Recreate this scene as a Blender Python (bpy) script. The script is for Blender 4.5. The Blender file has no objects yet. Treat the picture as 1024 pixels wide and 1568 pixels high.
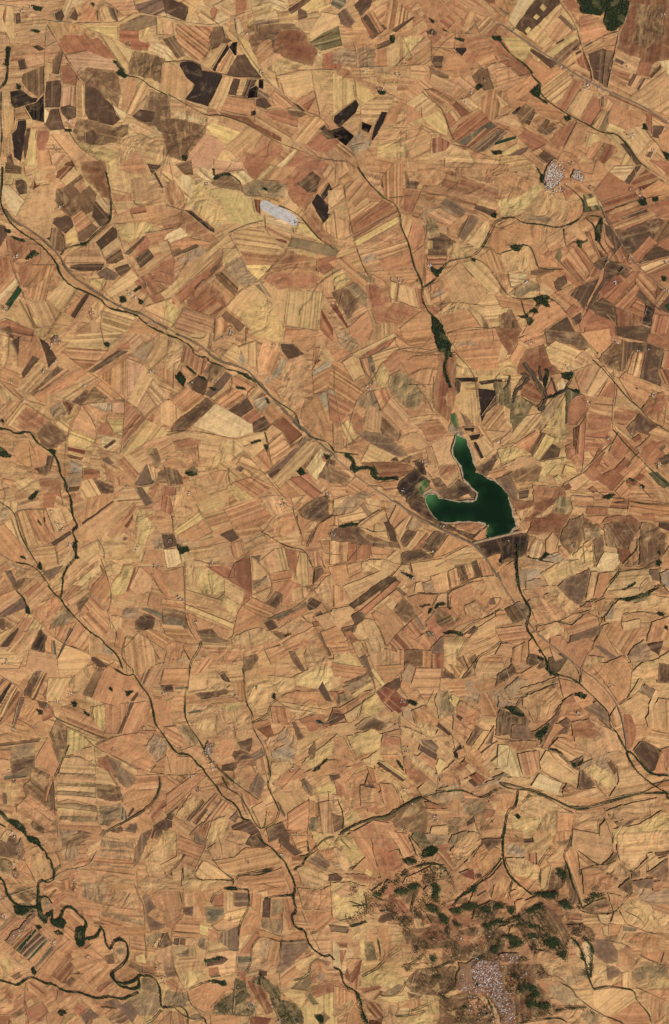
import bpy, bmesh, math, random
import numpy as np
from mathutils import Vector

# ------------------------------------------------------------------ camera, sky, sun, exposure
MPP = 10.0                                   # metres of land for one pixel of the photograph
CAM_H = 40000.0
scene = bpy.context.scene
col = scene.collection
cd = bpy.data.cameras.new('camera'); cam = bpy.data.objects.new('camera', cd); col.objects.link(cam)
cam.location = (0, 0, CAM_H)
cd.sensor_fit = 'VERTICAL'; cd.sensor_height = 24.0
cd.lens = 24.0 * CAM_H / (1568 * MPP)
cd.clip_start = 100.0; cd.clip_end = 200000.0
scene.camera = cam
SUN_EL, SUN_AZ = math.radians(46), math.radians(128)     # azimuth clockwise from north (image top)
world = bpy.data.worlds.new('World'); scene.world = world; world.use_nodes = True
wn = world.node_tree.nodes; wl = world.node_tree.links
sky = wn.new('ShaderNodeTexSky'); sky.sky_type = 'NISHITA'; sky.sun_disc = False
sky.sun_elevation = SUN_EL; sky.sun_rotation = SUN_AZ
bg = wn['Background']; bg.inputs['Strength'].default_value = 0.06
wl.new(sky.outputs['Color'], bg.inputs['Color'])
ld = bpy.data.lights.new('sun', 'SUN'); ld.energy = 3.6; ld.angle = math.radians(0.53); ld.color = (1.0, 0.965, 0.92)
sun = bpy.data.objects.new('sun', ld); col.objects.link(sun)
sdir = Vector((math.sin(SUN_AZ) * math.cos(SUN_EL), math.cos(SUN_AZ) * math.cos(SUN_EL), math.sin(SUN_EL)))
sun.rotation_euler = (-sdir).to_track_quat('-Z', 'Y').to_euler()
vs = scene.view_settings
vs.view_transform = 'Standard'; vs.look = 'None'; vs.gamma = 1.0; vs.use_curve_mapping = False
vs.exposure = 0.44
ALB = 0.78                                   # share of the seen colour that is the soil's own albedo

rng = np.random.default_rng(7); random.seed(7)

# ------------------------------------------------------------------ the survey: every outline, in map units of a quarter pixel per tile
SURVEY = '''
T 0 0
c 280 130 360 140 480 150 560 195 590 230 550 245 520 195 470 215 390 215 350 260
e 360 265 390 215 500 215 520 195 550 245 600 230 710 360 650 360 560 320 430 325 390 335
p 405 340 540 315 650 360 715 400 700 430 510 420 480 450
k 490 150 725 155 725 250 600 200
b 600 205 725 255 820 310 790 430 770 440 740 400 700 350
g* 820 310 960 340 1024 370 1024 540 930 480 880 480 780 450
a 920 305 965 255 1024 300 1024 370 960 325
k 855 240 905 120 915 165 870 230
m 820 30 940 0 1024 0 1024 40 960 95 850 75
l 740 150 860 90 960 100 960 150 830 190 740 185
b 960 110 1024 110 1024 220 965 215
e 730 180 850 180 850 250 920 270 900 310 820 300 730 250
b 0 40 80 40 85 230 60 240 30 190 0 190
h 90 80 120 75 125 140 95 145
e 30 30 12 100 30 150 38 40
g* 490 440 530 415 700 430 720 450 735 480 745 580 720 660 690 640 660 600 640 620 500 500
h 520 520 580 540 690 650 740 730 690 770 600 750 540 730 520 690
d 740 670 770 490 830 470 840 550 770 680
b 840 540 900 480 910 590 800 710 770 690
e 370 410 415 390 480 470 470 530 385 510
p 380 515 470 535 470 640 430 650 370 650
h 280 500 370 490 380 570 365 655 275 660
h 370 655 420 640 465 655 465 720 420 735 380 700
a 270 665 300 690 315 740 270 750
h 310 670 360 665 385 760 400 790 310 800 275 760
j 150 650 220 630 270 580 270 750 200 735
i 60 560 130 550 200 600 230 600 220 625 90 665 65 630
c 90 670 145 655 190 730 95 740
g 140 450 270 400 275 550 240 600 180 560 130 500
h 105 370 150 360 165 420 120 430
c 150 350 250 340 270 395 170 420
i 195 285 230 275 275 300 240 315
i 110 740 160 735 150 850 125 990 85 960 70 820 100 790
h 160 790 185 780 180 900 150 980 140 900
b 20 670 85 665 95 780 20 820
c 25 840 70 835 75 940 25 960
h 40 960 70 940 90 1024 40 1024
k 185 800 225 790 215 1000 165 1020 160 960
e 230 800 295 800 300 830 270 920 235 920 220 860
d 225 920 300 920 320 1010 225 1024
p 310 930 400 940 340 1020 315 1000
c 315 805 430 840 480 890 590 970 630 1024 500 1024 340 860
f 400 990 440 980 470 1024 375 1024
k* 460 870 560 890 680 920 720 960 720 1024 640 1024 550 950 480 900
g* 470 720 600 750 700 780 780 760 780 830 700 870 600 890 500 870 450 800
h 520 810 570 790 600 840 570 885 520 870
b* 700 870 800 830 900 840 1000 850 1024 900 1024 1024 880 1000 850 930 740 1000
g* 870 680 920 560 1024 580 1024 850 960 780 850 750 810 720
a 690 640 770 690 770 710 740 735 710 700
b 810 760 850 740 950 790 920 850 880 840
h 810 710 860 670 950 690 930 750 870 750
d 740 1000 850 930 900 1024 720 1024
b 470 520 510 520 520 690 500 720 470 710
g 320 370 370 310 390 330 360 460 320 450
b 280 380 320 390 310 490 275 490
p 285 200 350 260 290 290
h 420 110 460 50 480 100 470 130
h 330 80 390 50 400 90 380 130 340 120
d 500 50 540 20 600 70 600 130 500 130
b 610 60 660 40 690 120 620 130
m 660 40 720 60 720 130 690 120
a 400 120 430 50 520 10 480 0 420 0 380 60
c 640 0 820 0 840 70 780 100 740 80 690 30
N 195 30 260 45 250 65 210 60
N 690 370 720 375 760 440 785 465 765 485 735 465 715 450 740 430
N 40 290 65 290 60 340 45 420 40 390
N 15 390 45 390 40 405
N 110 520 130 530 125 555 105 545
N 190 190 240 185 240 200 200 195
N 560 25 580 20 575 45
N 395 795 440 790 440 808 400 808
-v8 50 290 45 400 50 440 35 510 0 540
-v5 10 560 5 680 12 800 10 900 0 960
-v5 765 465 860 480 930 540 1024 585
-v4 880 480 910 430 945 400
-d4 420 800 480 900 600 980 640 1024
-d4 605 130 600 70 630 20 680 25 720 70 760 100
-d4 95 670 90 760 65 820
-r5 0 30 90 40 150 60 260 100 280 130 490 145 600 205 760 285 820 305
-r5 480 145 730 140 780 110 840 75 940 95 1024 110
-r4 290 170 275 400 270 640
-d3 290 150 470 460 640 610 780 700 940 780
-r4 270 660 370 660
-d3 320 830 400 930 470 1024
B 135 80 3 25
B 190 40 3 20
B 355 460 3 15
B 425 745 4 18
B 340 905 6 22
B 785 270 2 12
B 485 490 2 12
T 256 0
h 0 0 90 20 140 50 110 130 0 80
b 130 30 180 0 220 0 180 60 130 110
e 260 70 280 35 310 60 290 120 270 110
a 290 130 320 60 370 100 410 110 330 150
d 60 150 180 160 290 165 280 200 260 250 280 280 230 370 170 370 50 270
g 280 165 340 160 360 230 400 250 380 260 270 310 255 255
a 415 110 440 120 475 200 445 210 425 250 415 200
c 0 110 50 140 50 210 0 240
g 0 240 45 215 110 340 60 360
a 0 310 40 370 0 370
b 230 410 330 265 370 265 360 285 270 430
i 275 430 370 270 380 300 310 400 295 440
d 300 440 380 310 400 330 330 445
b 330 445 400 325 410 350 360 460
h 360 460 430 340 480 330 580 480 420 475
j 400 260 430 255 425 340 410 340 380 290
g* 490 160 640 150 770 145 850 210 870 260 920 310 890 400 830 405 700 350 650 320 530 340 500 250
f* 690 190 790 180 850 210 870 270 920 310 890 400 840 380 700 350 640 310 660 260
d 540 330 570 260 620 240 640 250 640 330 560 400
c 560 400 650 325 690 330 700 350 610 420
m 520 155 530 140 600 130 690 120 680 140 590 155
k 425 200 470 240 550 360 560 420 600 470 570 460 510 390 450 280
b 600 480 660 480 700 560 640 520
k* 610 420 700 350 830 390 830 410 740 440 670 465
b 680 470 890 430 890 550 800 600 720 580 700 510
b 890 425 1024 430 1024 600 960 640 900 550
k* 0 380 60 390 130 500 170 520 130 610 100 600 20 570 0 560
c 20 390 70 410 165 515 110 610 0 560 0 390
i 80 380 150 370 205 400 215 435 330 450 340 470 250 655 110 610 170 520 120 480 75 400
b 340 470 410 480 330 680 255 655
b 400 480 520 490 480 590 420 590 370 580
h 405 480 450 485 420 585 370 580
h 490 490 550 490 510 570 480 600 450 595
j 505 545 545 525 560 540 550 600 490 605
j 560 490 590 490 590 550 560 540
m 560 545 630 590 600 640 550 610
d 370 590 550 620 540 720 500 715 330 680
i 510 685 540 675 545 705 515 710
h 540 610 600 600 640 650 600 670 540 650
d 640 590 670 550 780 640 740 670 660 650
j 770 630 800 640 850 680 820 680
l 740 670 790 650 840 690 860 700 810 720 730 710
e 580 680 700 670 800 720 800 780 640 730
c 540 700 640 740 780 820 740 860 620 800 540 750
f 320 690 490 720 540 760 700 840 700 870 600 830 480 760 330 710
e 240 680 280 665 320 700 250 710
a* 40 700 70 680 240 740 240 780 180 770 40 720
g* 0 710 60 730 240 780 240 810 130 950 100 990 0 960
p 130 950 240 820 350 890 340 940 250 1024 130 1000
k 240 780 270 750 450 810 390 900 280 830
c 360 890 500 770 590 830 540 900 430 980
e* 430 980 540 900 580 830 700 880 720 920 600 1024 440 1024
b 250 1024 340 920 400 1000 350 1024
a 630 1024 780 910 800 920 700 1024
e* 700 1024 790 920 1024 990 1024 1024
c 760 840 860 720 960 710 960 760 860 880 800 870
e 850 880 960 790 1024 850 980 930 900 920
i 925 785 965 760 970 780 950 800
h 965 770 1024 840 980 850 940 810
b 910 560 970 550 980 640 940 700
e 790 620 900 550 910 600 860 680
k 740 100 940 0 960 40 880 80 760 100
g 740 60 850 0 890 0 760 95
a 640 0 720 0 730 70 680 80 640 50
b 870 200 950 80 1024 100 1024 200 880 270
o 870 260 960 200 1024 160 1024 280 940 310
e 960 330 1024 290 1024 420 960 420
e 420 0 500 0 480 60 420 100
g 800 50 850 70 860 110 800 130
k 490 130 520 110 540 130 500 160
N 100 960 130 960 120 990 95 985
-v3 15 585 130 650 250 720 320 705 450 740 600 830 680 875 780 910
-d4 0 570 130 650 250 720 320 705 450 740 600 830 680 875 780 910 940 970 1024 980
-d5 0 380 140 370 200 400 215 435 330 455 420 475 580 485 640 520 720 590 820 670 960 720 1024 840
-d4 90 0 240 90 330 160 380 240
-r6 420 110 430 220 500 340 560 420 600 480 720 590
-r4 0 110 130 145 290 160 410 110 480 80
-r4 670 470 750 450 890 425 1024 430
-r3 890 430 900 530 940 710
-d3 670 470 690 550
-d3 250 720 240 790 180 850 100 970
B 590 450 8 28
B 930 340 3 15
B 490 210 2 10
T 512 0
n 0 0 70 0 70 30 30 60 0 30
m 20 90 70 50 130 130 90 170 40 150
h 120 30 180 0 230 0 220 40 160 100
f 160 110 190 90 270 210 220 220
h 170 110 190 85 290 110 330 170 230 240 210 220 250 210
d 200 80 240 70 300 180 270 200
h 350 185 470 95 495 105 380 195
c 230 70 330 10 400 70 290 150
d 330 0 430 40 500 90 340 180 300 150
e 420 40 440 30 480 70 460 80
d 500 0 640 0 760 110 720 180 610 150 540 70
e 640 130 700 90 740 140 700 180
h 560 190 600 175 635 200 620 215 570 210
d 640 240 700 210 750 200 740 300 600 290
e 560 210 610 220 660 230 610 270
c 420 220 560 210 590 250 590 370 440 405 480 350
d 440 390 600 260 600 370 560 395 450 405
h 590 340 670 340 660 410 620 410 595 380
d 670 370 720 290 760 340 850 400 800 460 680 460 650 430
i 725 290 810 290 810 310 780 345
g 575 400 700 460 700 480 640 470 590 430
c 600 450 740 510 730 590 680 570 590 490
c 750 470 840 460 880 520 830 570 760 510
g 840 460 930 390 980 540 920 550 860 500
e* 0 420 60 410 140 470 240 510 330 560 380 590 460 630 380 600 300 560 200 520 90 480 30 470
d 250 300 320 290 320 410 250 410
b 320 280 400 220 400 400 320 410
k 420 220 460 230 550 230 490 270 480 300 420 380
g 260 270 330 240 350 265 260 300
l* 180 270 250 290 250 410 140 400 140 300
u* 0 310 60 290 130 300 140 400 0 390
k 0 450 30 460 90 490 120 520 130 600 0 700
k 130 500 210 540 250 590 180 630 140 600
i 0 710 130 610 150 640 130 690 30 780 0 740
j 0 800 50 770 120 830 70 890 20 850
c 60 770 150 730 150 790 120 830
b 165 650 250 590 370 590 330 680 290 680 230 770 165 730
j 165 740 230 770 210 815 165 790
i 290 680 325 685 300 750 230 870 215 900 240 790
s* 80 880 140 800 190 850 240 860 220 910 130 950
u 130 840 200 840 190 880 140 890
d 330 680 400 620 430 630 380 740 300 760
c* 390 700 410 670 440 670 440 750 380 755
d 440 640 540 660 540 720 440 760
d* 270 800 440 780 440 880 270 880
k* 260 880 440 870 440 960 260 960
d* 250 950 430 950 430 1024 240 1024
b 440 630 560 550 630 630 550 700
e 560 560 620 530 740 600 650 640 600 620
d 580 540 610 530 740 610 700 630 630 630 570 590
k 540 720 640 680 690 750 690 830 640 810
e 670 700 720 690 750 740 720 780
b 705 690 730 670 780 720 750 750
f 720 640 750 620 830 690 780 715
b 770 620 820 590 890 650 840 680
d 890 600 960 550 1024 530 1024 700 960 740 910 710
e 760 770 900 670 980 770 1024 770 860 930 740 870 720 830
n2 740 870 960 740 990 770 800 890
m 830 910 1000 790 1024 800 900 930
m 850 930 980 820 1024 840 920 930
e 800 890 920 780 940 790 830 900
b 640 900 720 880 740 900 680 960 600 1000 580 950
e 600 850 650 840 720 880 680 920 600 940
c 440 800 540 790 600 830 590 940 480 990 440 900
b 680 970 740 900 830 930 860 1000 840 1024 680 1024
c 860 980 960 960 1024 970 1024 1024 860 1024
c 850 0 880 0 1024 110 1024 140
e 760 150 830 60 870 80 790 170
c 830 50 880 70 820 200 780 190
g 800 200 880 120 900 110 830 205
c 870 150 940 90 990 130 900 220
e 920 220 980 140 1024 150 950 230
e 880 0 960 40 1024 80 1024 0
e 970 250 1024 240 1024 360 1000 340
d 860 370 970 320 1000 380 920 420
e 880 310 980 290 980 320 880 350
c 930 400 1024 370 1024 510 980 490
e 800 380 850 310 900 340 850 400
N 745 235 800 240 790 260 750 245
N 970 230 1020 220 1020 250 985 255
N 350 215 370 215 365 260 350 270
N 580 110 620 140 600 140
N 670 180 695 195 680 195
N 275 555 320 560 310 578 280 578
N 870 530 900 510 910 530 880 550
N 970 930 1024 930 1024 945 975 950
-d6 260 300 330 280 360 250 350 215
-d6 735 890 830 910 880 940 960 965
-d5 550 550 620 545 720 600 830 690
-d6 540 560 590 610 640 640 680 700 700 780 740 870
-d3 0 850 60 900 130 950 150 1020
-d4 0 985 70 985 130 1024
-r4 140 415 390 405 560 400 720 210 850 210
-r5 380 410 560 230
-d3 590 290 680 330
-r5 800 0 900 70 1024 150
-r3 890 660 740 760
-d3 440 1024 440 960 520 820 540 770
-d4 540 770 640 820 740 880
-r3 120 260 140 320 140 420
B 185 435 4 20
B 380 470 8 40
B 290 530 8 35
B 795 610 3 18
B 845 565 3 16
B 600 200 2 12
B 925 490 2 10
T 768 0
d 0 0 100 0 40 130 0 130
g 0 40 50 80 40 100 0 70
a 40 130 120 0 210 0 80 170
h 80 170 230 0 360 0 350 30 150 220
k 230 50 250 25 275 50 255 75
k 190 110 210 90 230 105 215 125
k 140 190 165 165 180 180 155 210
b 180 240 360 25 375 45 205 260
c 270 210 350 100 430 170 440 200 340 260 310 250
h 340 110 360 95 465 180 440 195
b 360 90 380 60 470 170 460 190 420 150
e 380 20 430 0 480 50 500 100 480 170
d 420 70 520 90 490 170 470 160
e 480 100 550 90 600 110 560 160 480 180
b 210 270 270 210 310 250 270 280 230 285
h 330 265 380 235 385 250 340 272
k 280 320 440 210 470 230 320 340
g 320 340 460 240 490 270 350 400 320 370
h 430 300 470 280 475 300 440 315
h 450 325 480 305 490 320 455 338
h 500 275 550 250 555 262 505 290
d 480 180 620 140 660 190 540 260 500 290
b 510 310 720 200 715 280 620 290 530 330
d 520 330 640 250 710 220 700 310 600 295
h 530 330 620 295 640 305 620 520 560 480
g 640 305 695 320 650 540 620 530
e 420 400 510 320 555 480 480 450
c 410 410 450 390 540 440 540 470
h 170 310 190 300 345 390 300 420
d 160 340 300 425 360 400 270 460 200 440 140 390
e 0 280 130 380 200 450 110 470 60 420 0 380
k 0 230 130 230 180 290 150 360 130 375 60 320
c 0 420 60 410 110 470 180 460 130 510 0 560
d 30 560 180 460 220 515 180 555 40 640
b 0 570 40 640 0 660
d 200 460 360 420 400 420 250 510
b 235 540 390 420 430 430 440 470 350 640 240 590
e 350 650 440 480 490 510 480 560 400 670 370 675
b 400 680 480 560 500 540 560 560 550 600 480 730
e 480 730 560 600 600 610 610 680 550 770
c 550 770 630 690 640 640 650 600 690 640 600 800
l 600 800 640 680 675 690 630 810
d 690 640 900 710 850 790 760 800 650 750 660 680
k 640 800 660 750 760 800 720 820
b 790 600 1010 440 1024 560 1024 730 900 670
c 830 590 1000 460 1010 500 890 640
f* 790 0 1024 0 1024 370 960 370 920 400 850 390 700 290 740 180
g* 830 20 990 30 1000 200 900 300 800 260
b 700 310 850 360 820 450 680 370
h 695 355 750 380 740 400 690 380
e 820 460 850 380 920 390 900 470
g 905 470 970 400 980 420 920 480
a 960 380 1024 370 1024 490 1000 430
g 770 520 810 450 830 460 790 530
c 790 530 830 460 860 480 830 540
h 825 545 870 475 880 485 840 555
b 840 555 880 485 910 490 860 550
e 660 410 790 450 770 490 660 440
d 660 470 760 520 800 580 720 560 650 510
f 660 570 1010 740 1010 760 900 700 660 590
b 700 810 760 800 830 780 860 770 920 860 840 960 800 930
h 920 770 1000 770 960 850 920 840
e 880 700 920 710 920 830 890 800
d 960 830 1024 750 1024 930 970 880
c 860 960 930 870 970 890 900 1000
d 0 720 120 620 150 620 250 700 330 750 390 700 360 750 300 830 220 760 80 700
d 0 660 130 600 160 560 220 610 390 695 340 760 200 680
g 80 690 150 630 210 680 130 760
i 60 690 110 650 120 660 80 705
h 140 750 190 680 210 690 170 770
g 210 800 270 710 300 740 250 820
m 240 810 300 780 340 780 280 830
e 290 860 380 770 470 740 390 890 340 910
d 390 890 470 750 530 780 500 890 440 940 380 930
e 100 840 150 790 280 860 270 890 190 930
d 0 760 30 730 100 780 100 840 30 810
c 0 740 50 700 120 760 100 790
b 510 890 530 810 600 830 600 860 540 900
d 520 940 560 870 630 880 560 980 510 960
e 580 1000 640 880 700 900 710 930 620 1010
b 690 1024 760 940 790 960 820 1024
c 440 1024 500 950 580 1000 560 1024
h 220 960 260 920 340 970 330 990 270 1000
q 0 870 90 830 90 850 0 890
k 0 940 100 880 110 900 20 960
m 0 980 120 910 170 900 150 930 30 1000
b 0 960 100 950 140 960 200 1024 0 1024
k 640 830 700 820 790 930 760 940 680 870
h 720 880 760 880 860 1010 820 1010
h 880 960 900 930 930 930 910 970
N 460 0 640 0 640 50 600 100 540 90 500 85 480 40
N 640 0 790 0 770 80 740 150 690 195 650 190 625 140 640 60
N 175 570 210 540 235 510 240 530 235 590 290 625 280 638 230 610
N 390 715 420 710 425 735 400 742
N 865 765 885 760 890 800 870 800
N 985 930 1024 940 1024 990 1000 960
-v7 0 260 60 340 125 380 180 430 190 470 240 515 235 570 300 630 390 690 480 740 550 780 620 820 700 820 760 880 830 980 880 1024
-v4 620 590 620 680 580 740 550 775
-d4 880 800 920 850 970 900 1010 970
-h9 0 150 130 245 260 330 380 405 480 470 600 540 720 590 860 650 1024 760
-r6 350 0 460 160 500 310 550 420 560 500
-r6 780 0 760 130 720 200 700 310 650 540
-r6 500 300 640 220 720 195
-r3 470 745 350 980 330 1024
-r3 480 735 560 600
B 445 470 4 14
B 520 520 16 45
B 605 550 10 40
B 80 190 3 14
B 370 420 3 15
B 765 400 6 28
B 790 830 8 26
B 990 95 5 25
B 925 930 6 22
B 670 440 2 10
B 430 985 4 20
T 0 256
a 10 150 30 110 60 115 150 205 120 260 100 305 50 250
b 120 310 210 140 350 95 330 230 300 440 250 430 170 360
g 30 0 130 0 130 40 30 35
k 30 45 150 40 190 90 180 110 90 70 80 110 40 110
h 90 80 130 70 160 90 165 160 120 170 95 130
b 150 0 230 0 200 45 160 60
f 340 60 350 20 400 0 450 0 370 75
r 200 140 210 80 222 110 250 105
d 280 40 330 20 340 70 330 95 280 80
b 370 80 460 0 500 40 400 110
g 400 110 490 40 510 60 450 110 490 150 540 110 590 160 570 260 520 290 440 180
d 450 100 510 65 525 110 490 155
g* 350 130 400 110 480 240 500 260 430 300 390 280 350 230 330 200
f* 480 0 640 0 670 100 670 200 620 180 590 130 520 70
a 590 200 620 180 660 230 640 270
h 580 200 650 280 680 290 670 340 610 360 560 300 570 240
d 440 300 500 260 560 330 470 400
g 470 400 560 340 600 370 520 450 480 450
h 330 310 400 290 430 300 450 360 400 405 360 380 320 340
g 310 370 360 370 390 410 400 480 380 520 330 500 300 450
k 400 405 445 365 470 400 475 450 400 470
b 490 470 530 460 590 380 700 340 720 360 590 450
h 585 460 690 360 710 380 720 430 620 505
b 620 505 715 430 745 490 650 575
c 390 580 420 520 570 460 640 580 580 600 400 600
h 430 600 490 590 640 590 620 630 500 640 430 620
d 430 640 580 635 560 670 450 670
b 640 270 690 190 680 60 720 10 850 40 810 80 810 155 690 190
k* 650 0 740 0 680 100
b 740 20 850 50 815 150 760 150
c 815 80 900 60 920 130 990 150 960 200 830 210
d 690 180 800 165 820 230 880 250 900 300 800 280 700 300
b 690 210 820 210 830 240 720 290
e 800 260 890 240 910 310 820 320
c 700 305 900 280 910 330 780 350 710 350
h 900 0 990 0 930 45
h 940 40 955 35 1000 120 990 128
c 960 30 1024 0 1024 120 1000 120
d 910 320 1024 260 1024 390 920 330
k* 720 360 910 330 1000 380 890 410 800 460 740 460
g 650 560 740 500 760 560 710 590 650 590
e 820 490 890 420 920 460 910 500 850 560
h 830 560 910 500 945 550 860 620
d 890 410 1024 380 1024 440 920 460
m 760 530 880 420 890 430 790 540
h 700 620 780 590 800 620 740 670 710 640
m 590 650 650 610 730 660 700 690 620 690
b 640 760 800 630 880 710 700 820
k 560 690 640 680 620 760 550 710
e 940 640 1000 580 1024 560 1024 720 960 700
e* 820 700 920 640 980 700 1010 740 900 800
g 870 720 890 700 900 730 885 750
e 920 800 1024 740 1024 800 960 850
c 880 860 1024 800 1024 960 900 880
N 820 760 860 725 870 740 830 765
N 735 800 765 795 778 820 745 832
N 855 810 880 820 870 840 855 835
h 0 350 30 360 40 420 0 550
e* 35 420 150 460 200 500 80 590 100 640 40 640
e 0 560 60 540 100 640 30 700 0 730
d 0 740 80 630 100 660 0 780
e 120 590 240 540 250 560 140 740 110 660
d 140 740 250 560 250 500 340 590 340 620 270 620 200 680
q 20 850 110 720 130 760 40 885
a 0 800 100 670 110 720 0 850
c 10 860 30 840 50 850 40 890
N 160 560 210 510 240 530 170 565
N 75 428 150 445 155 458 85 440
N 25 375 60 385 60 405 45 400
N 290 440 305 430 300 450
N 490 465 525 460 525 478 495 475
d 200 600 340 600 350 620 280 700 170 740
b 280 800 390 690 490 740 400 870 380 890
d 130 770 220 720 320 650 280 820 200 810
c 150 840 280 820 380 890 320 980 220 990
b 60 940 120 810 210 970 200 1010 60 960
k 200 920 240 940 220 970
h 430 910 520 780 550 770 540 800 460 930
d 400 880 520 760 480 830 430 910
c 460 940 550 790 600 800 560 850 520 930 420 1024 330 1024
e 540 880 590 870 590 920 560 940
e 0 960 40 930 120 960 210 1000 200 1024 0 1024
g 0 1000 60 970 90 1024 0 1024
b 620 980 640 870 670 870 830 920 780 1000 640 1024
d 780 1020 830 920 930 970 1010 1024
b 560 850 600 810 640 850 600 960 570 930
-v8 15 0 15 120 0 200 30 290 90 370 180 430 250 475 310 540 350 590 360 640 400 700 460 740 560 780 620 810 670 870 740 885 840 905 880 950 940 990 1010 1020
-g20 30 260 70 320 190 390 290 465 370 550 420 640 470 690 600 770 700 840 800 885 860 895 900 920 1024 990
-h5 40 260 80 320 200 390 300 465 370 550 430 650 480 700 610 775 720 850 800 885 870 900 1024 1000
-v6 370 540 400 500 450 480 530 470 560 430 650 360 685 320 680 150 650 30
-d3 40 450 60 580 130 740 220 1000
-d3 160 740 220 680 240 640 290 610
-d3 820 210 840 235 900 230 990 190
-d3 630 770 660 680 665 650
-d3 100 305 170 180 220 60
-d3 460 1024 550 960 610 920 630 880
-r3 700 345 740 440 770 540 860 680
-d3 300 1024 400 870 480 740
-d3 880 850 910 770
B 370 235 5 18
B 810 785 12 35
B 30 865 4 14
B 570 900 4 30
B 95 545 4 30
B 920 960 5 25
B 1010 140 3 20
T 256 256
a 180 40 230 0 290 50 270 95 220 80
p 290 0 460 0 470 15 320 45 290 45
g* 270 100 310 60 380 50 440 100 450 140 330 130
a 395 40 470 20 530 75 460 110 440 90
e 460 0 620 0 540 75 500 40
k 545 75 630 0 660 0 580 80
d 580 80 670 0 790 0 700 90
e* 700 90 800 0 900 10 960 60 930 120 840 280 760 210 720 100
h 790 100 890 20 940 60 910 150 860 150
l* 460 120 550 80 700 95 730 110 720 190 600 180 480 180
k 270 140 340 130 470 180 520 190 540 280 590 330 470 360 390 340 320 200
k* 110 220 150 70 220 100 270 140 330 260 380 330 290 380 180 280
a 70 60 100 40 150 70 145 210 100 130
b 0 20 60 60 150 200 130 200 0 60
g 50 0 150 0 160 50 110 50
d* 0 100 40 80 100 160 110 260 0 240
i 105 265 150 270 290 380 290 405 230 370 150 300
e* 0 330 100 275 200 340 290 410 310 450 270 460 150 430 100 370 0 390
a 0 410 80 370 130 420 20 460 0 450
d 20 470 130 430 290 470 260 500 30 510
h 70 515 180 470 200 490 100 530
g 30 520 80 500 90 530 40 550
u* 60 560 200 480 260 510 180 600 120 600
b 0 770 360 420 390 430 330 500 0 830
e 60 780 420 480 440 510 80 840
g 160 740 220 680 230 690 170 750
g 260 630 330 570 320 610 270 670
c 120 590 240 520 290 480 130 680 60 680
e 0 640 20 660 30 710 0 730
b 390 400 530 370 600 380 690 460 720 500 690 540 440 510
b 400 400 520 370 590 390 640 440 700 500 660 530 430 500
d 440 520 690 545 650 600 480 600 450 560
k 480 600 650 600 600 640 560 700 510 660
e* 600 650 700 540 740 510 900 560 920 640 780 630
e* 590 690 620 650 760 620 920 650 950 690 850 750 740 740 660 760
k 810 520 820 495 910 530 910 550
l 760 430 1024 490 1024 550 900 530 810 500 740 490
e 920 570 1024 540 1024 600 960 660 920 640
c 530 190 590 190 570 300 540 280
f 530 195 570 200 570 290 545 270
X 565 215 600 200 640 225 680 240 730 260 810 315 790 370 720 335 640 295 600 275 570 250
a 590 300 620 330 700 320 770 370 780 410 660 380 600 350
c 560 370 640 350 750 410 760 430 740 480 660 430 600 390
r 660 440 700 440 735 455 725 470 680 455
k 790 400 810 340 840 350 960 470 880 430
e* 840 290 880 240 960 350 1000 430 1024 480 960 470 880 380
i 885 215 920 160 960 190 1010 270 960 350 920 280
i 940 170 990 90 1010 130 960 200
d 960 200 1024 120 1024 220 1010 250
c 950 350 1024 270 1024 440 970 390
c 950 40 1010 0 1024 0 1024 100 960 60
b 340 500 430 500 460 540 360 620 340 600
u* 350 600 450 540 500 640 560 700 480 740 420 710 350 640
b 560 700 610 640 590 700
g 290 660 360 630 440 720 430 770 410 790 310 690
d 290 690 410 790 350 850 270 780
e* 120 840 220 700 340 770 360 850 290 910 200 880
e 120 850 240 760 350 860 290 910 200 900
k* 0 800 90 870 40 980 0 960
c 40 970 110 860 290 920 270 1010 240 1024 60 1010
b 360 860 460 750 560 760 560 780 440 920
k* 440 910 560 760 640 840 700 920 710 1024 520 1024 480 960
b 710 1000 740 760 860 760 960 740 930 1000 720 980
b 640 760 740 740 710 960 640 870
d 710 1024 730 970 930 1010 920 1024
c 600 700 680 750 640 830 560 740
l 540 730 580 710 640 800 610 790
c 860 760 960 690 1024 620 1024 760 960 770
g 300 960 360 880 480 970 440 1010 390 950
d 290 1024 300 930 330 910 380 970 350 1024
d 960 770 1024 770 1024 880 970 820
c 940 870 960 780 1024 860 1024 940 960 860
e 930 960 950 860 1010 960 1020 1024 940 1000
N 285 80 310 60 360 45 390 42 400 55 350 55 300 78
N 590 130 612 130 615 145 595 145
N 285 15 292 12 292 50 310 55 290 55
-v6 285 80 320 50 380 42 430 75 450 100
-v5 690 240 760 265 820 305 850 345 940 450 1024 500
-d4 450 90 470 180 600 180 690 215
-d5 0 235 100 270 160 280 290 395
-d4 1024 0 960 90 900 170 830 310
-d3 290 920 430 780 480 740 560 710 640 620 760 480 770 420
-d3 290 1024 300 910
-r5 385 410 460 370 560 340
-d3 880 810 910 740 950 700 1024 630
-d3 880 810 820 860 810 910
-r4 600 300 610 400 700 490 720 500
-r3 385 415 450 540 500 660
-d3 0 440 30 510 50 590
-d3 140 435 280 465
-r3 960 740 920 1010
B 240 105 6 26
B 390 1005 8 26
B 620 825 2 12
B 595 630 2 12
B 935 640 2 16
B 780 340 5 25
T 512 256
d* 0 0 80 0 120 0 150 40 60 140 40 80
b 0 140 50 130 60 180 0 260
d 60 140 140 60 180 70 230 130 130 240 60 180
c* 150 0 290 40 300 180 200 80
d 290 60 380 0 420 0 420 180 400 240 360 210 310 190
e 420 130 500 140 540 150 480 280 430 270
h* 430 0 460 80 520 90 500 130 440 130
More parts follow.
